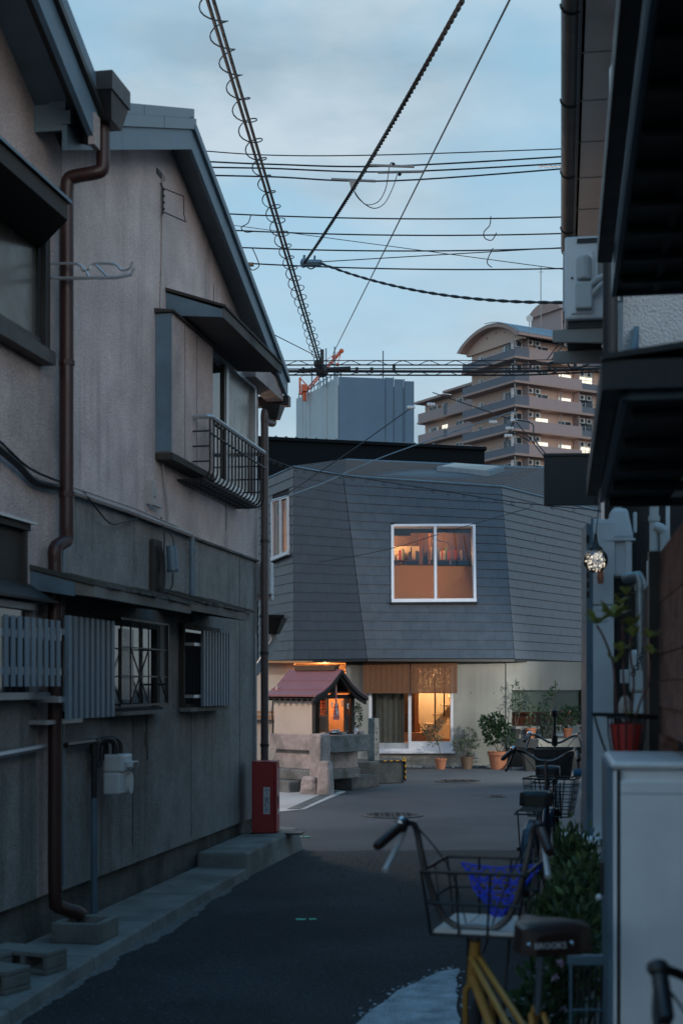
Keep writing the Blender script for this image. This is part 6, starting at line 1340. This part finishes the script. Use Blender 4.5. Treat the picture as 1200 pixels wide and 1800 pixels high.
# ================================================================= BICYCLES
M['levers']=mat('silver_lever',(.68,.69,.72),.35,metal=.2,var=.05,bump=0); M['barsteel']=mat('dull_bar_steel',(.16,.14,.135),.35,metal=.7,var=.1,bump=0)
def rotz(a,x0): return Matrix.Translation((x0,0,0))@Matrix.Rotation(a,4,'Z')@Matrix.Translation((-x0,0,0))
def bike(lab,loc,head,r,wb,fm,saddle,sm,hx,hz,steer,style,basket,twin=True,rack=False,gripm=None,spokes=20):
    t=root('bicycle',lab,'bicycle',loc,head)
    MS=rotz(steer,hx)
    def P_(n,g,m,par=None,front=False,**k):
        if front: g.xf(MS)
        return N(n,g,m,par or t,**k)
    def wheel(x,front):
        w_=P_('wheel',G().lathe((x,0,r),[(.02,-.035),(.028,-.02),(.02,0),(.028,.02),(.02,.035)],10,'y'),M['chrome'],front=front)
        P_('tyre',G().torus((x,0,r),r-.02,.021,36,8,'y'),M['tyre'],w_,front); P_('rim',G().torus((x,0,r),r-.045,.010,36,5,'y'),M['alum'],w_,front)
        g=G()
        for k in range(spokes):
            a=2*PI*k/spokes; s_=.03 if k%2 else -.03; g.tube([(x+.02*math.cos(a+.6),s_,r+.02*math.sin(a+.6)),(x+(r-.045)*math.cos(a),0,r+(r-.045)*math.sin(a))],.0015,3,False)
        P_('spokes',g,M['alum'],w_,front)
    wheel(0,False); wheel(wb,True)
    bb=(.43,.27 if r<.3 else .29); st=(saddle[0]+.04,saddle[1]-.25)
    hb=(hx+.04,hz-.16); ht=(hx,hz)
    fr=G()
    fr.tube([(bb[0],0,bb[1]),(st[0],0,st[1])],.016,8)
    sp_=.028 if twin else .0
    if twin:
        for s in (-1,1):
            fr.tube([(hx+.008,s*.014,hz-.06),(st[0]+.02,s*.03,st[1]-.16),(.0,s*.055,r)],.0125,8)
        fr.tube([(hb[0]-.005,0,hb[1]+.03),(bb[0],0,bb[1])],.019,8)
    else:
        fr.tube(smooth_path([(hb[0],0,hb[1]+.03),(hx-.2,0,hz-.3),(bb[0]+.05,0,bb[1]+.05),(st[0]+.01,0,bb[1]+.12)],4),.02,8); fr.tube([(hx,0,hz-.05),(hx-.2,0,hz-.22),(st[0]+.03,0,bb[1]+.2)],.014,8)
    for s in (-1,1):
        fr.tube([(bb[0],s*.03,bb[1]),(0,s*.06,r)],.010,6); fr.tube([(st[0],s*.02,st[1]-.02),(0,s*.06,r)],.009,6)
    P_('frame',fr,fm,smooth=True)
    P_('head_tube',G().tube([(hb[0],0,hb[1]),(ht[0],0,ht[1])],.021,10),fm,smooth=True)
    fk=G()
    for s in (-1,1): fk.tube(smooth_path([(hb[0],s*.02,hb[1]-.005),(hb[0]+.01,s*.045,hb[1]-.03),(hb[0]+.04,s*.05,r+.12),(wb,s*.05,r)],3),.011,6)
    P_('fork',fk,fm,front=True,smooth=True)
    # saddle
    sx,sz=saddle
    P_('seat_post',G().tube([(st[0],0,st[1]-.02),(sx+.0,0,sz-.05)],.0125,8),M['chrome'])
    sd_=G(); secs=[(-.14,.055,-.01),(-.125,.088,.012),(-.07,.092,.022),(-.0,.07,.018),(.06,.036,.01),(.12,.024,.008),(.145,.012,-.005)]
    nn_=12; b0=len(sd_.v)
    ks=1.25 if style=='city' else 1.28
    for (x,wd,zz) in secs:
        wd*=ks
        for k in range(nn_):
            a=PI*k/(nn_-1); drop=-.055 if style!='city' else -.07
            yy=-wd*math.cos(a); z_=zz+.018*math.sin(a)**.6 if 0<k<nn_-1 else drop+zz*.3
            sd_.v.append((sx+x,yy,sz+z_))
    for i in range(len(secs)-1):
        for k in range(nn_-1): sd_.f.append((b0+i*nn_+k,b0+i*nn_+k+1,b0+(i+1)*nn_+k+1,b0+(i+1)*nn_+k))
    sd_.f.append(tuple(b0+k for k in range(nn_))); sd_.f.append(tuple(b0+(len(secs)-1)*nn_+k for k in range(nn_-1,-1,-1)))
    sdl=P_('saddle',sd_,sm,smooth=True)
    g=G()
    for s in (-1,1):
        g.tube([(sx-.11,s*.05,sz-.02),(sx-.02,s*.025,sz-.05),(sx+.1,s*.012,sz-.02)],.004,5)
        for k in range(6): g.tube([(sx-.10+.012*q,s*(.035+.006*math.sin(q*.0)),sz-.035-.014*math.sin(q*PI/3)) for q in range(2)],.005,5)
    P_('saddle_rail',g,M['chrome'],sdl)
    # bars
    zb=hz+(.05 if style=='rise' else .02)
    gm_=gripm or M['black']
    if style=='rise': half=[(hx,0,zb+.0),(hx,.07,zb+.0),(hx-.01,.13,zb+.06),(hx-.03,.18,zb+.22),(hx-.035,.205,zb+.34),(hx-.06,.22,zb+.365),(hx-.10,.235,zb+.362),(hx-.17,.265,zb+.335),(hx-.24,.29,zb+.305)]
    else: half=[(hx,0,zb+.24),(hx+.01,.06,zb+.245),(hx+.03,.14,zb+.29),(hx+.0,.2,zb+.315),(hx-.06,.235,zb+.315),(hx-.14,.255,zb+.295),(hx-.22,.275,zb+.265)]
    hbx=G().tube(smooth_path([(x,-y,z_) for x,y,z_ in half[::-1]]+half[1:],4),.0115,8)
    if style!='rise': hbx.tube([(hx,0,hz),(hx,0,zb+.25)],.0125,8)
    else: hbx.tube([(hx+.003,0,hz),(hx,0,zb)],.014,8)
    hbar=P_('handlebar',hbx,M['black'] if basket is None else M['barsteel'],front=True,smooth=True)
    for s in (-1,1):
        a,b=half[-2],half[-1]; a=(a[0]-.0,a[1]*s,a[2]); b=(b[0],b[1]*s,b[2]); A=Vector(a);Bv=Vector(b); d=(Bv-A).normalized()
        P_('grip',G().tube([A-d*.06,A-d*.055,Bv,Bv+d*.015],[.016,.019,.018,.013],10),gm_,hbar,True,smooth=True)
        P_('brake_mount',G().tube([A-d*.075,A-d*.10],.02,8).ball(A-d*.085+Vector((0,0,-.015)),.016,8,5),M['black'],hbar,True)
        q=A-d*.09
        P_('brake_lever',G().tube(smooth_path([q+Vector((.01,s*-.005,-.015)),q+d*.05+Vector((.035,0,-.05)),q+d*.11+Vector((.03,0,-.085)),q+d*.14+Vector((.02,0,-.105))],3),[.009]*4+[.010]*5+[.012],6),M['levers'] if style=='rise' else M['black'],hbar,True,smooth=True)
        P_('brake_cable',G().tube(smooth_path([q+Vector((.02,0,-.01)),q+Vector((.10,-s*.03,-.03)),(hx+.10,s*.10,zb+.16),(hx+.04,s*.02,hz-.05)],4),.0035,4),M['cable'],hbar,True)
    bq=half[-2]; P_('bell',G().ball((bq[0]+.085,bq[1]-.02,bq[2]+.035),.026,12,8,(1,1,.8)),M['black'] if basket is None else M['chrome'],hbar,True,smooth=True)
    # mudguards
    for x,fr_ in ((0,False),(wb,True)):
        g=G(); R_=r+.02; a0,a1=(R(20),R(195)) if not fr_ else (R(45),R(200)); n=16
        for k in range(n):
            aa,ab=a0+(a1-a0)*k/n,a0+(a1-a0)*(k+1)/n
            def q(a,y,rr): return (x+rr*math.cos(a),y,r+rr*math.sin(a))
            for ya,yb,da,db in ((-.042,-.02,-.016,0),(-.02,.02,0,0),(.02,.042,0,-.016)):
                g.hexa([q(aa,ya,R_+da),q(aa,yb,R_+db),q(ab,yb,R_+db),q(ab,ya,R_+da)],[q(aa,ya,R_+da+.003),q(aa,yb,R_+db+.003),q(ab,yb,R_+db+.003),q(ab,ya,R_+da+.003)])
        if style=='city' or not fr_: P_('mudguard',g,fm if style=='city' else M['black'],None,fr_)
    P_('reflector',G().box(-r-.035,-.018,r+.02,-r-.022,.018,r+.10),M['redbox'])
    P_('crank',G().tube([(bb[0]-.1,-.075,bb[1]-.13),(bb[0],-.07,bb[1]),(bb[0],.07,bb[1]),(bb[0]+.1,.075,bb[1]+.13)],.009,6).lathe((bb[0],-.055,bb[1]),[(.085,-.003),(.085,.003)],20,'y'),M['alum'])
    P_('pedal',G().box(bb[0]-.14,-.17,bb[1]-.145,bb[0]-.06,-.08,bb[1]-.12),M['black']); P_('pedal',G().box(bb[0]+.06,.08,bb[1]+.12,bb[0]+.14,.17,bb[1]+.145),M['black'])
    P_('chain_guard',G().hexa([(0,-.052,r-.05),(bb[0]+.1,-.052,bb[1]-.09),(bb[0]+.1,-.048,bb[1]-.09),(0,-.048,r-.05)],[(0,-.052,r+.05),(bb[0]+.1,-.052,bb[1]+.09),(bb[0]+.1,-.048,bb[1]+.09),(0,-.048,r+.05)]),M['black'])
    P_('kickstand',G().tube([(.02,.06,r),(.06,.17,.015)],.009,6).tube([(.02,.06,r),(.02,-.06,r)],.008,5),M['alum'])
    if rack:
        g=G(); z_=2*r+.10
        for y in (-.07,.07): g.tube([(-.22,y,z_),(.22,y,z_)],.006,5)
        for k in range(5): g.tube([(-.2+k*.1,-.07,z_),(-.2+k*.1,.07,z_)],.005,5)
        g.tube([(-.22,-.07,z_),(-.24,-.09,z_-.02),(-.24,.09,z_-.02),(-.22,.07,z_)],.006,5)
        for y in (-.08,.08): g.tube([(-.15,y,z_),(0,y*.9,r)],.005,5)
        P_('rear_rack',g,M['black'])
    # basket
    if basket:
        x0,x1,wt,wbm,z0,z1=basket[:6]; bm=M['black']
        c=lambda x,y,z_:(hx+x,y,z_)
        g=G(); ins=.035
        top=[c(x0,-wt,z1),c(x1+.02,-wt,z1),c(x1+.02,wt,z1),c(x0,wt,z1)]; bot=[c(x0+.0,-wbm,z0),c(x1-ins,-wbm,z0),c(x1-ins,wbm,z0),c(x0+.0,wbm,z0)]
        g.tube(top+[top[0]],.007,6).tube(bot+[bot[0]],.005,5)
        L3=lambda a,b,u: tuple(Vector(a).lerp(Vector(b),u))
        nv=basket[6]; nh=basket[7]
        for i in range(4):
            a,b=top[i],top[(i+1)%4]; a2,b2=bot[i],bot[(i+1)%4]; m_=nv if i in (1,3) else max(2,nv-1)
            for k in range(m_+1): g.tube([L3(a,b,k/m_),L3(a2,b2,k/m_)],.0032 if nh>2 else .0042,4,False)
        for h_ in range(1,nh+1):
            u=h_/(nh+1); rg=[L3(bot[i],top[i],u) for i in range(4)]; g.tube(rg+[rg[0]],.003 if nh>2 else .005,4)
        bk_=P_('basket',g,bm,None,True)
        if basket[8]=='board':
            g=G()
            for k in range(3):
                ya=-wbm+.006+(2*wbm-.012)*k/3; P_('board',G().box(hx+x0+.005,ya,z0+.006,hx+x1-ins-.005,ya+(2*wbm-.012)/3-.004,z0+.016),M['board'],bk_,True)
            P_('basket_stay',G().tube([c(x1-.1,-.08,z0),(wb-.02,-.06,r)],.005,5).tube([c(x1-.1,.08,z0),(wb-.02,.06,r)],.005,5).tube([c(x0+.05,0,z0),(hx+.02,0,hz-.1)],.006,5),M['black'],bk_,True)
        if basket[8]=='solid':
            for i in range(4):
                a,b,a2,b2=top[i],top[(i+1)%4],bot[i],bot[(i+1)%4]
                for k in range(7):
                    u=(k+.12)/7; u2=(k+.88)/7; P_('basket_slat',G().quad(L3(a2,a,u),L3(b2,b,u),L3(b2,b,u2),L3(a2,a,u2)),M['black'],bk_,True)
            P_('basket_floor',G().quad(*bot),M['black'],bk_,True)
            P_('basket_trim',G().tube([L3(top[0],top[3],.0),L3(top[3],top[0],.0)],.006,5),M['alum'],bk_,True)
    return t
b1=bike('yellow framed bicycle with wooden floored basket and brown saddle',(.665,4.17,0),R(103),.255,1.02,M['yellow'],(.22,.85),M['leather'],.86,.70,R(-29),'rise',(-.05,.38,.185,.15,.725,.945,3,1,'board'),twin=True,gripm=M['leather'])
# name plate and rivets on the brown saddle
pl=N('saddle_badge',G().box(.0,0,0,.001,.001,.001),M['leather'],b1)
M['paleprint']=mat('pale_print',(.55,.55,.56),.6,bump=0)
bpy.data.objects.remove(pl)
tx=text('BROOKS',.026,M['paleprint'],b1,(.068,.03,.825),(R(82),0,-PI/2),name='saddle_print',depth=.0006)
N('saddle_rivet',G().ball((.075,.095,.83),.008,8,5).ball((.075,-.04,.83),.008,8,5),M['chrome'],b1)
# blue bungee net hanging inside the basket
Mw=Matrix.Translation(b1.location)@Matrix.Rotation(R(103),4,'Z')@rotz(R(-29),.86)
g=G(); random.seed(19); rows=[]
for i in range(7):
    z_=.925-.028*i; wd=.155*(1-i/7.2); xx=.86+.40-.018*i; n=max(2,6-i)
    rows.append([Vector((xx,-.02+(-wd+2*wd*k/n)+random.uniform(-.008,.008),z_-.012*math.sin(PI*k/n)+random.uniform(-.006,.006))) for k in range(n+1)])
for rw_ in rows: g.tube(smooth_path(rw_,2),.0042,5)
for ra,rb_ in zip(rows,rows[1:]):
    for k,q in enumerate(rb_): g.tube([q,ra[k]],.004,4); g.tube([q,ra[min(k+1,len(ra)-1)]],.004,4)
g.tube([rows[0][0],rows[-1][0]+Vector((0,.01,-.02)),rows[0][-1]],.006,5)
g.xf(Mw); T('bungee_net',g,M['bluenet'],'bright blue elastic net slung inside the yellow bicycle basket','elastic net',Mw@Vector((1.2,0,.75)),0,None,True)
b2=bike('black bicycle with rear mudguard towards the camera and wire basket',(1.30,9.72,0),R(75.5),.33,1.08,M['navy'],(.30,.83),M['black'],.86,.78,R(-4),'city',(.08,.38,.19,.15,.62,.90,6,4,'wire'),twin=False,rack=True)
b3=bike('farthest parked bicycle with solid black basket and upright stick on its bar',(1.84,12.85,0),R(76),.33,1.08,M['navy'],(.30,.83),M['black'],.86,.79,R(3),'city',(-.26,.06,.185,.15,.72,1.0,5,3,'solid'),twin=False,rack=True)
N('stick_clamp',G().tube([(.86,0,1.02),(.86,0,1.12)],.03,8).tube([(.86,0,1.1),(.845,.0,1.33)],.014,8).lathe((.843,0,1.30),[(.02,0),(.035,.02),(.035,.055),(.02,.07)],10),M['black'],b3)
b4=bike('black bicycle closest to the camera, only its handlebar showing at the bottom right',(1.0,2.29,0),R(96),.33,1.05,M['black'],(.30,.80),M['black'],.86,.64,R(0),'city',None,twin=False)
# ================================================================= WIRES
def wire(lab,pts,r,n=5,group=None,name='overhead_cable',cat='cable',m=None):
    g=G().tube(pts,r,n); o=pts[len(pts)//2]; return T(name,g,m or M['cable'],lab,cat,o,0,group,True)
# bundled cable with spiral hanger running along the alley
a=W(352,-60,11.8); b=W(566,652,30)
a2=a+(a-b)*.25
t=root('spiral_cable','pair of cables wrapped in a loose spiral, running down the left of the sky','cable',(a+b)/2)
for o in (Vector((-.035,0,.03)),Vector((.035,0,-.03)),Vector((.0,0,.09))): N('strand',G().tube([a2+o,b+o],.018 if o.z<.05 else .011,5),M['cable'],t,world=True)
g=G(); pts=[]; L=(b-a2).length; dr_=(b-a2).normalized(); side=dr_.cross(Vector((0,0,1))).normalized(); up=side.cross(dr_)
turn=.62; n=int(L/turn*14); random.seed(33)
for k in range(n+1):
    s=k/n*L; ph=2*PI*s/turn; rr=.105+.012*math.sin(s*1.7); pts.append(a2+dr_*(s+.14*math.sin(ph))+side*rr*math.cos(ph)+up*(rr*math.sin(ph)-.02))
g.tube(pts,.0075,4); N('spiral_wrap',g,M['cable'],t,world=True)
N('clamp',G().ball(b,.14,8,6).tube([b-Vector((.5,0,0)),b+Vector((.6,0,.05))],.05,6).ball(b+Vector((-.1,0,.15)),.09,7,5).tube([b,b+Vector((0,0,.45))],.04,5),M['cable'],t,world=True)
# thick twisted service drop and its far branches
J=W(535,462,30)
a=W(835,-40,13.6); ln_=(J-a); N_=90
t=root('twisted_drop','thick twisted service cable slanting across the upper sky','cable',(a+J)/2)
sd_=ln_.normalized().cross(Vector((0,0,1))).normalized(); up_=sd_.cross(ln_.normalized())
base=sag(a,J,.12,N_*3)
for k in range(3):
    N('strand',G().tube([p+sd_*.018*math.cos(i*.75+k*2.094)+up_*.018*math.sin(i*.75+k*2.094) for i,p in enumerate(base)],.016,4),M['cable'],t,world=True)
N('clamp',G().ball(J,.1,7,5).tube([J-Vector((.06,0,0)),J+Vector((.35,-.2,-.06))],.07,6).tube([J-Vector((.03,0,.1)),J+Vector((.0,0,.16))],.03,5).tube([J+Vector((.2,-.1,-.1)),J+Vector((.22,-.1,.12))],.025,5).tube(smooth_path([J,J+Vector((.12,0,-.13)),J+Vector((.25,0,-.05)),J+Vector((.15,0,.06)),J],3),.015,4),M['bluemetal'],t,world=True)
e=W(1030,531,21)
t=root('twisted_branch','twisted cable leaving the junction clamp towards the right roof','cable',(J+e)/2); base=sag(J+Vector((.3,-.2,-.05)),e,.25,70)
for k in range(2): N('strand',G().tube([p+Vector((0,.0,.014))*math.sin(i*1.1+k*PI)+Vector((0,.014,0))*math.cos(i*1.1+k*PI) for i,p in enumerate(base)],.015,4),M['cable'],t,world=True)
wire('long thin single wire slanting from top right to the far bundle',[W(925,-60,9),W(585,622,30)],.008)
# crossing lines above the far street: upper set
yA=[((330,263),(480,273),(690,272),(1060,259),.013),((340,283),(480,289),(690,292),(1060,271),.019),((345,294),(470,296),(700,302),(1060,283),.019),((350,308),(480,311),(690,318),(1060,291),.019)]
nm=['highest','second','third','fourth']
tops=[]
for k,(p0,p1,p2,p3,r) in enumerate(yA):
    pts=smooth_path([W(*p0,31+k*.25),W(*p1,31+k*.25),W(*p2,31+k*.25),W(*p3,31+k*.25)],8)
    tops.append(wire(f'{nm[k]} line from the top among the wires crossing the upper sky',pts,r,5,'lines crossing the upper sky'))
def sleeve(pa,pb,Y,m='conc',r=.03): return G().tube([W(*pa,Y),W(*pb,Y)],r,6)
t=root('wire_splice','grey splice sleeves with two drooping jumper loops between the upper lines','splice',W(640,330,31.4))
N('sleeve',sleeve((650,290.5),(728,293),31.25),M['greypipe'],t,world=True); N('sleeve',sleeve((664,303),(744,301.5),31.5),M['greypipe'],t,world=True); N('sleeve',sleeve((582,315),(660,318.5),31.75),M['greypipe'],t,world=True)
N('tee',G().hexa([W(617,334,31.7),W(625,334,31.7),W(625,334,31.8),W(617,334,31.8)],[W(613,317,31.7),W(629,317,31.7),W(629,317,31.8),W(613,317,31.8)]),M['greypipe'],t,world=True)
N('jumper',G().tube(smooth_path([W(621,334,31.7),W(632,350,31.7),W(645,360,31.6),W(665,354,31.5),W(678,330,31.4),W(684,293,31.3),W(688,286,31.3),W(693,289,31.25)],5),.012,4).tube(smooth_path([W(621,334,31.7),W(632,351,31.7),W(655,366,31.6),W(675,358,31.5),W(690,330,31.5),W(698,306,31.5)],5),.012,4),M['cable'],t,world=True)
N('clamp',G().ball(W(691,289,31.25),.045,7,5).ball(W(702,306,31.5),.045,7,5),M['cable'],t,world=True)
# middle set
def twisty(pts,seg):
    return pts
for k,(p0,p1,r) in enumerate((((380,375),(1060,379),.017),((390,404),(1060,408),.017),((395,434),(1060,433),.017),((400,461),(1060,470),.017))):
    pts=sag(W(*p0,32),W(*p1,32),.10,20)
    wire(f'{nm[k]} line from the top among the four wires crossing mid sky',pts,r,5,'lines crossing the middle sky')
wire('faint thin wire sloping down to the right through the middle lines',[W(380,392,33),W(1060,483,27)],.008)
wire('thin wire rising gently to the right above the junction clamp',[J,W(1060,431,29)],.011)
wire('short thin wire from the left gable eave to the far cable knot',[W(465,580,24),W(560,628,30)],.009)
for k,(pts,lab) in enumerate(((((441,378),(436,392),(424,400),(432,408),(445,407)),'left'),(((862,380),(860,396),(850,408),(852,419),(864,422),(872,409)),'upper right'),(((866,436),(858,452),(856,463),(864,470)),'lower right'),(((444,437),(452,455),(455,468),(444,475),(438,468)),'lower left'))):
    wire(f'small {lab} jumper loop hanging between the middle sky lines',smooth_path([W(*p,32) for p in pts],5),.011,4,'jumper loops')
T('line_clamp',G().cbox(W(439,465,32),.18,.06,.08).cbox(W(443,465,31.9),.06,.06,.06),M['terra_b'],'small brown clamp on the mid sky line near the gable','clamp',W(439,465,32),0,None,True)
# low heavy bundle with zigzag lashing
t=root('lashed_cables','heavy bundle of cables with zigzag lashing crossing low over the rooftops','cable bundle',W(770,650,30.3))
for (ya,yb,yc,r) in ((634.5,633,630,.010),(642,641,634,.016),(649,647.5,643,.014),(653,652.5,647,.032),(659.5,659,652,.018)):
    N('strand',G().tube(smooth_path([W(470,ya,30.3),W(600,(ya+yb)/2,30.3),W(770,yb+.7,30.3),W(930,yb,30.3),W(1075,yc,30.3)],6),r,5),M['cable'],t,world=True)
pts=[]; random.seed(8)
for k in range(26):
    px=478+k*23; pts.append(W(px,634+ (k%2)*8 + (-1 if px>930 else 0)*(px-930)*.03,30.3))
N('lashing',G().tube(smooth_path(pts,3),.008,4),M['cable'],t,world=True)
pts=[]
for k in range(24):
    px=484+k*25; pts.append(W(px,653+(k%2)*7-(max(0,px-930))*.04,30.25))
N('lashing',G().tube(smooth_path(pts,3),.008,4),M['cable'],t,world=True)
g=G()
for px,py in ((533,651),(627,651),(653,651),(692,648),(975,651),(965,645),(1010,644)): g.tube([W(px,py-5,30.2),W(px,py+5,30.2)],.035,5)
g.tube(smooth_path([W(960,640,30.1),W(990,632,30.1),W(1005,648,30.1),W(1035,640,30.1)],4),.02,4).tube([W(960,633,30),W(985,600,24)],.012,4).tube([W(968,633,30),W(990,606,24)],.012,4)
N('cable_clip',g,M['cable'],t,world=True,kind='stuff')
# service drops over the slate house
wire('dark service wire rising from the slate house to a white spacer',[W(505,868,25.8),W(620,790,26.5),W(722,717,28)],.011)
wire('teal service wire sagging across the slate roof to the insulators',smooth_path([W(465,885,25.5),W(560,852,25.8),W(660,808,26.3),W(780,765,27),W(905,722,28)],5),.011,m=M['bluemetal'])
wire('dark wire rising steeply from the right of the slate roof',[W(965,815,27.5),W(930,770,28),W(905,740,28),W(760,690,29)],.011)
pts=smooth_path([W(466,803,25),W(520,822,25.2),W(620,838,25.6),W(760,860,26),W(900,882,26.4),W(1060,898,26.8)],5)
t=root('clipped_wire','thin clipped cable sagging along the top of the slate facade','cable',pts[12]); N('strand',G().tube(pts,.009,4),M['cable'],t,world=True)
g=G()
for k in range(1,24): q=pts[k]; g.torus(q-Vector((0,0,.035)),.028,.005,8,4,'y')
N('hanger_ring',g,M['cable'],t,world=True)
wire('lower thin wire crossing the slate facade in front of the big window',smooth_path([W(560,988,25.5),W(680,966,25.6),W(800,930,25.8),W(930,893,26)],4),.006,4)
def insul(px,py,lab,Y=27.9):
    t=root('insulator',lab,'insulator',W(px,py,Y),R(0)); N('body',G().lathe((0,0,0),[(.02,-.08),(.04,-.06),(.04,-.035),(.022,-.03),(.04,-.01),(.04,.015),(.022,.02),(.036,.04),(.033,.07),(.012,.08)],10,'x'),M['meter'],t,smooth=True); return t
insul(903,739,'topmost of three white insulators before the apartment block'); insul(895,753,'middle white insulator of the three before the apartment block'); insul(893,766,'lowest white insulator of the three before the apartment block')
insul(722,716,'white wire spacer at the sheeted block edge'); insul(757,711,'white double spacer between sheeted block and apartment block'); insul(866,742,'small pale spacer left of the three insulators')
T('pole_bracket',G().tube([W(906,730,27.9),W(889,775,27.9)],.025,5).tube([W(900,760,27.9),W(930,775,27.9)],.012,4).tube(smooth_path([W(905,738,27.8),W(935,745,27.8),W(938,770,27.6),W(960,800,27.2)],4),.012,4),M['cable'],'dark bracket and drooping lead around the three insulators','bracket',W(900,750,27.9),0,None,True)
g=G().tube([W(945,292.5,13.5),W(1012,292,13.0)],.006,4)
for k in range(8): q=W(952+k*7,292.4,13.45-.05*k); g.tube([q-Vector((.0,.12,.03)),q+Vector((0,.12,.03))],.004,4)
T('tv_antenna',g,M['alum'],'small yagi television antenna poking out from the right gutter','antenna',W(1010,292,13),0,None,True)
# ================================================================= street lamps of the square (outside the picture)
def street_lamp(lab,x,y,h,toward):
    t=root('street_lamp',lab,'street lamp',(x,y,0)); N('pole',G().tube([(0,0,0),(0,0,h+.1)],[.06,.045],10).tube([(0,0,h+.05),(toward[0]*.5,toward[1]*.5,h+.12)],.03,8),M['galv'],t)
    N('lamp_head',G().hexa([(toward[0]*.35-.12,toward[1]*.35-.12,h+.12),(toward[0]*.35+.12,toward[1]*.35-.12,h+.12),(toward[0]*.75+.12,toward[1]*.75+.12,h+.12),(toward[0]*.75-.12,toward[1]*.75+.12,h+.12)],[(toward[0]*.4-.06,toward[1]*.4-.06,h+.22),(toward[0]*.4+.06,toward[1]*.4-.06,h+.22),(toward[0]*.7+.06,toward[1]*.7+.06,h+.22),(toward[0]*.7-.06,toward[1]*.7+.06,h+.22)]),M['offwhite'],t)
street_lamp('street lamp standing left of the shrine beyond the gable house',-3.7,18.0,3.7,(.7,.7))
lamp('street_light',(-3.25,18.45,3.65),LAMP_L,(1,.74,.58),.45)
street_lamp('low street lamp at the right end of the slate house square',7.2,23.3,2.8,(-.8,.6))
aim=Vector((1.0,26.0,1.3))-Vector((6.8,23.6,2.8))
lamp('square_light',(6.8,23.6,2.8),LAMP_R,(1,.98,.88),.06,'SPOT',(aim.to_track_quat('-Z','Y').to_euler(),82))
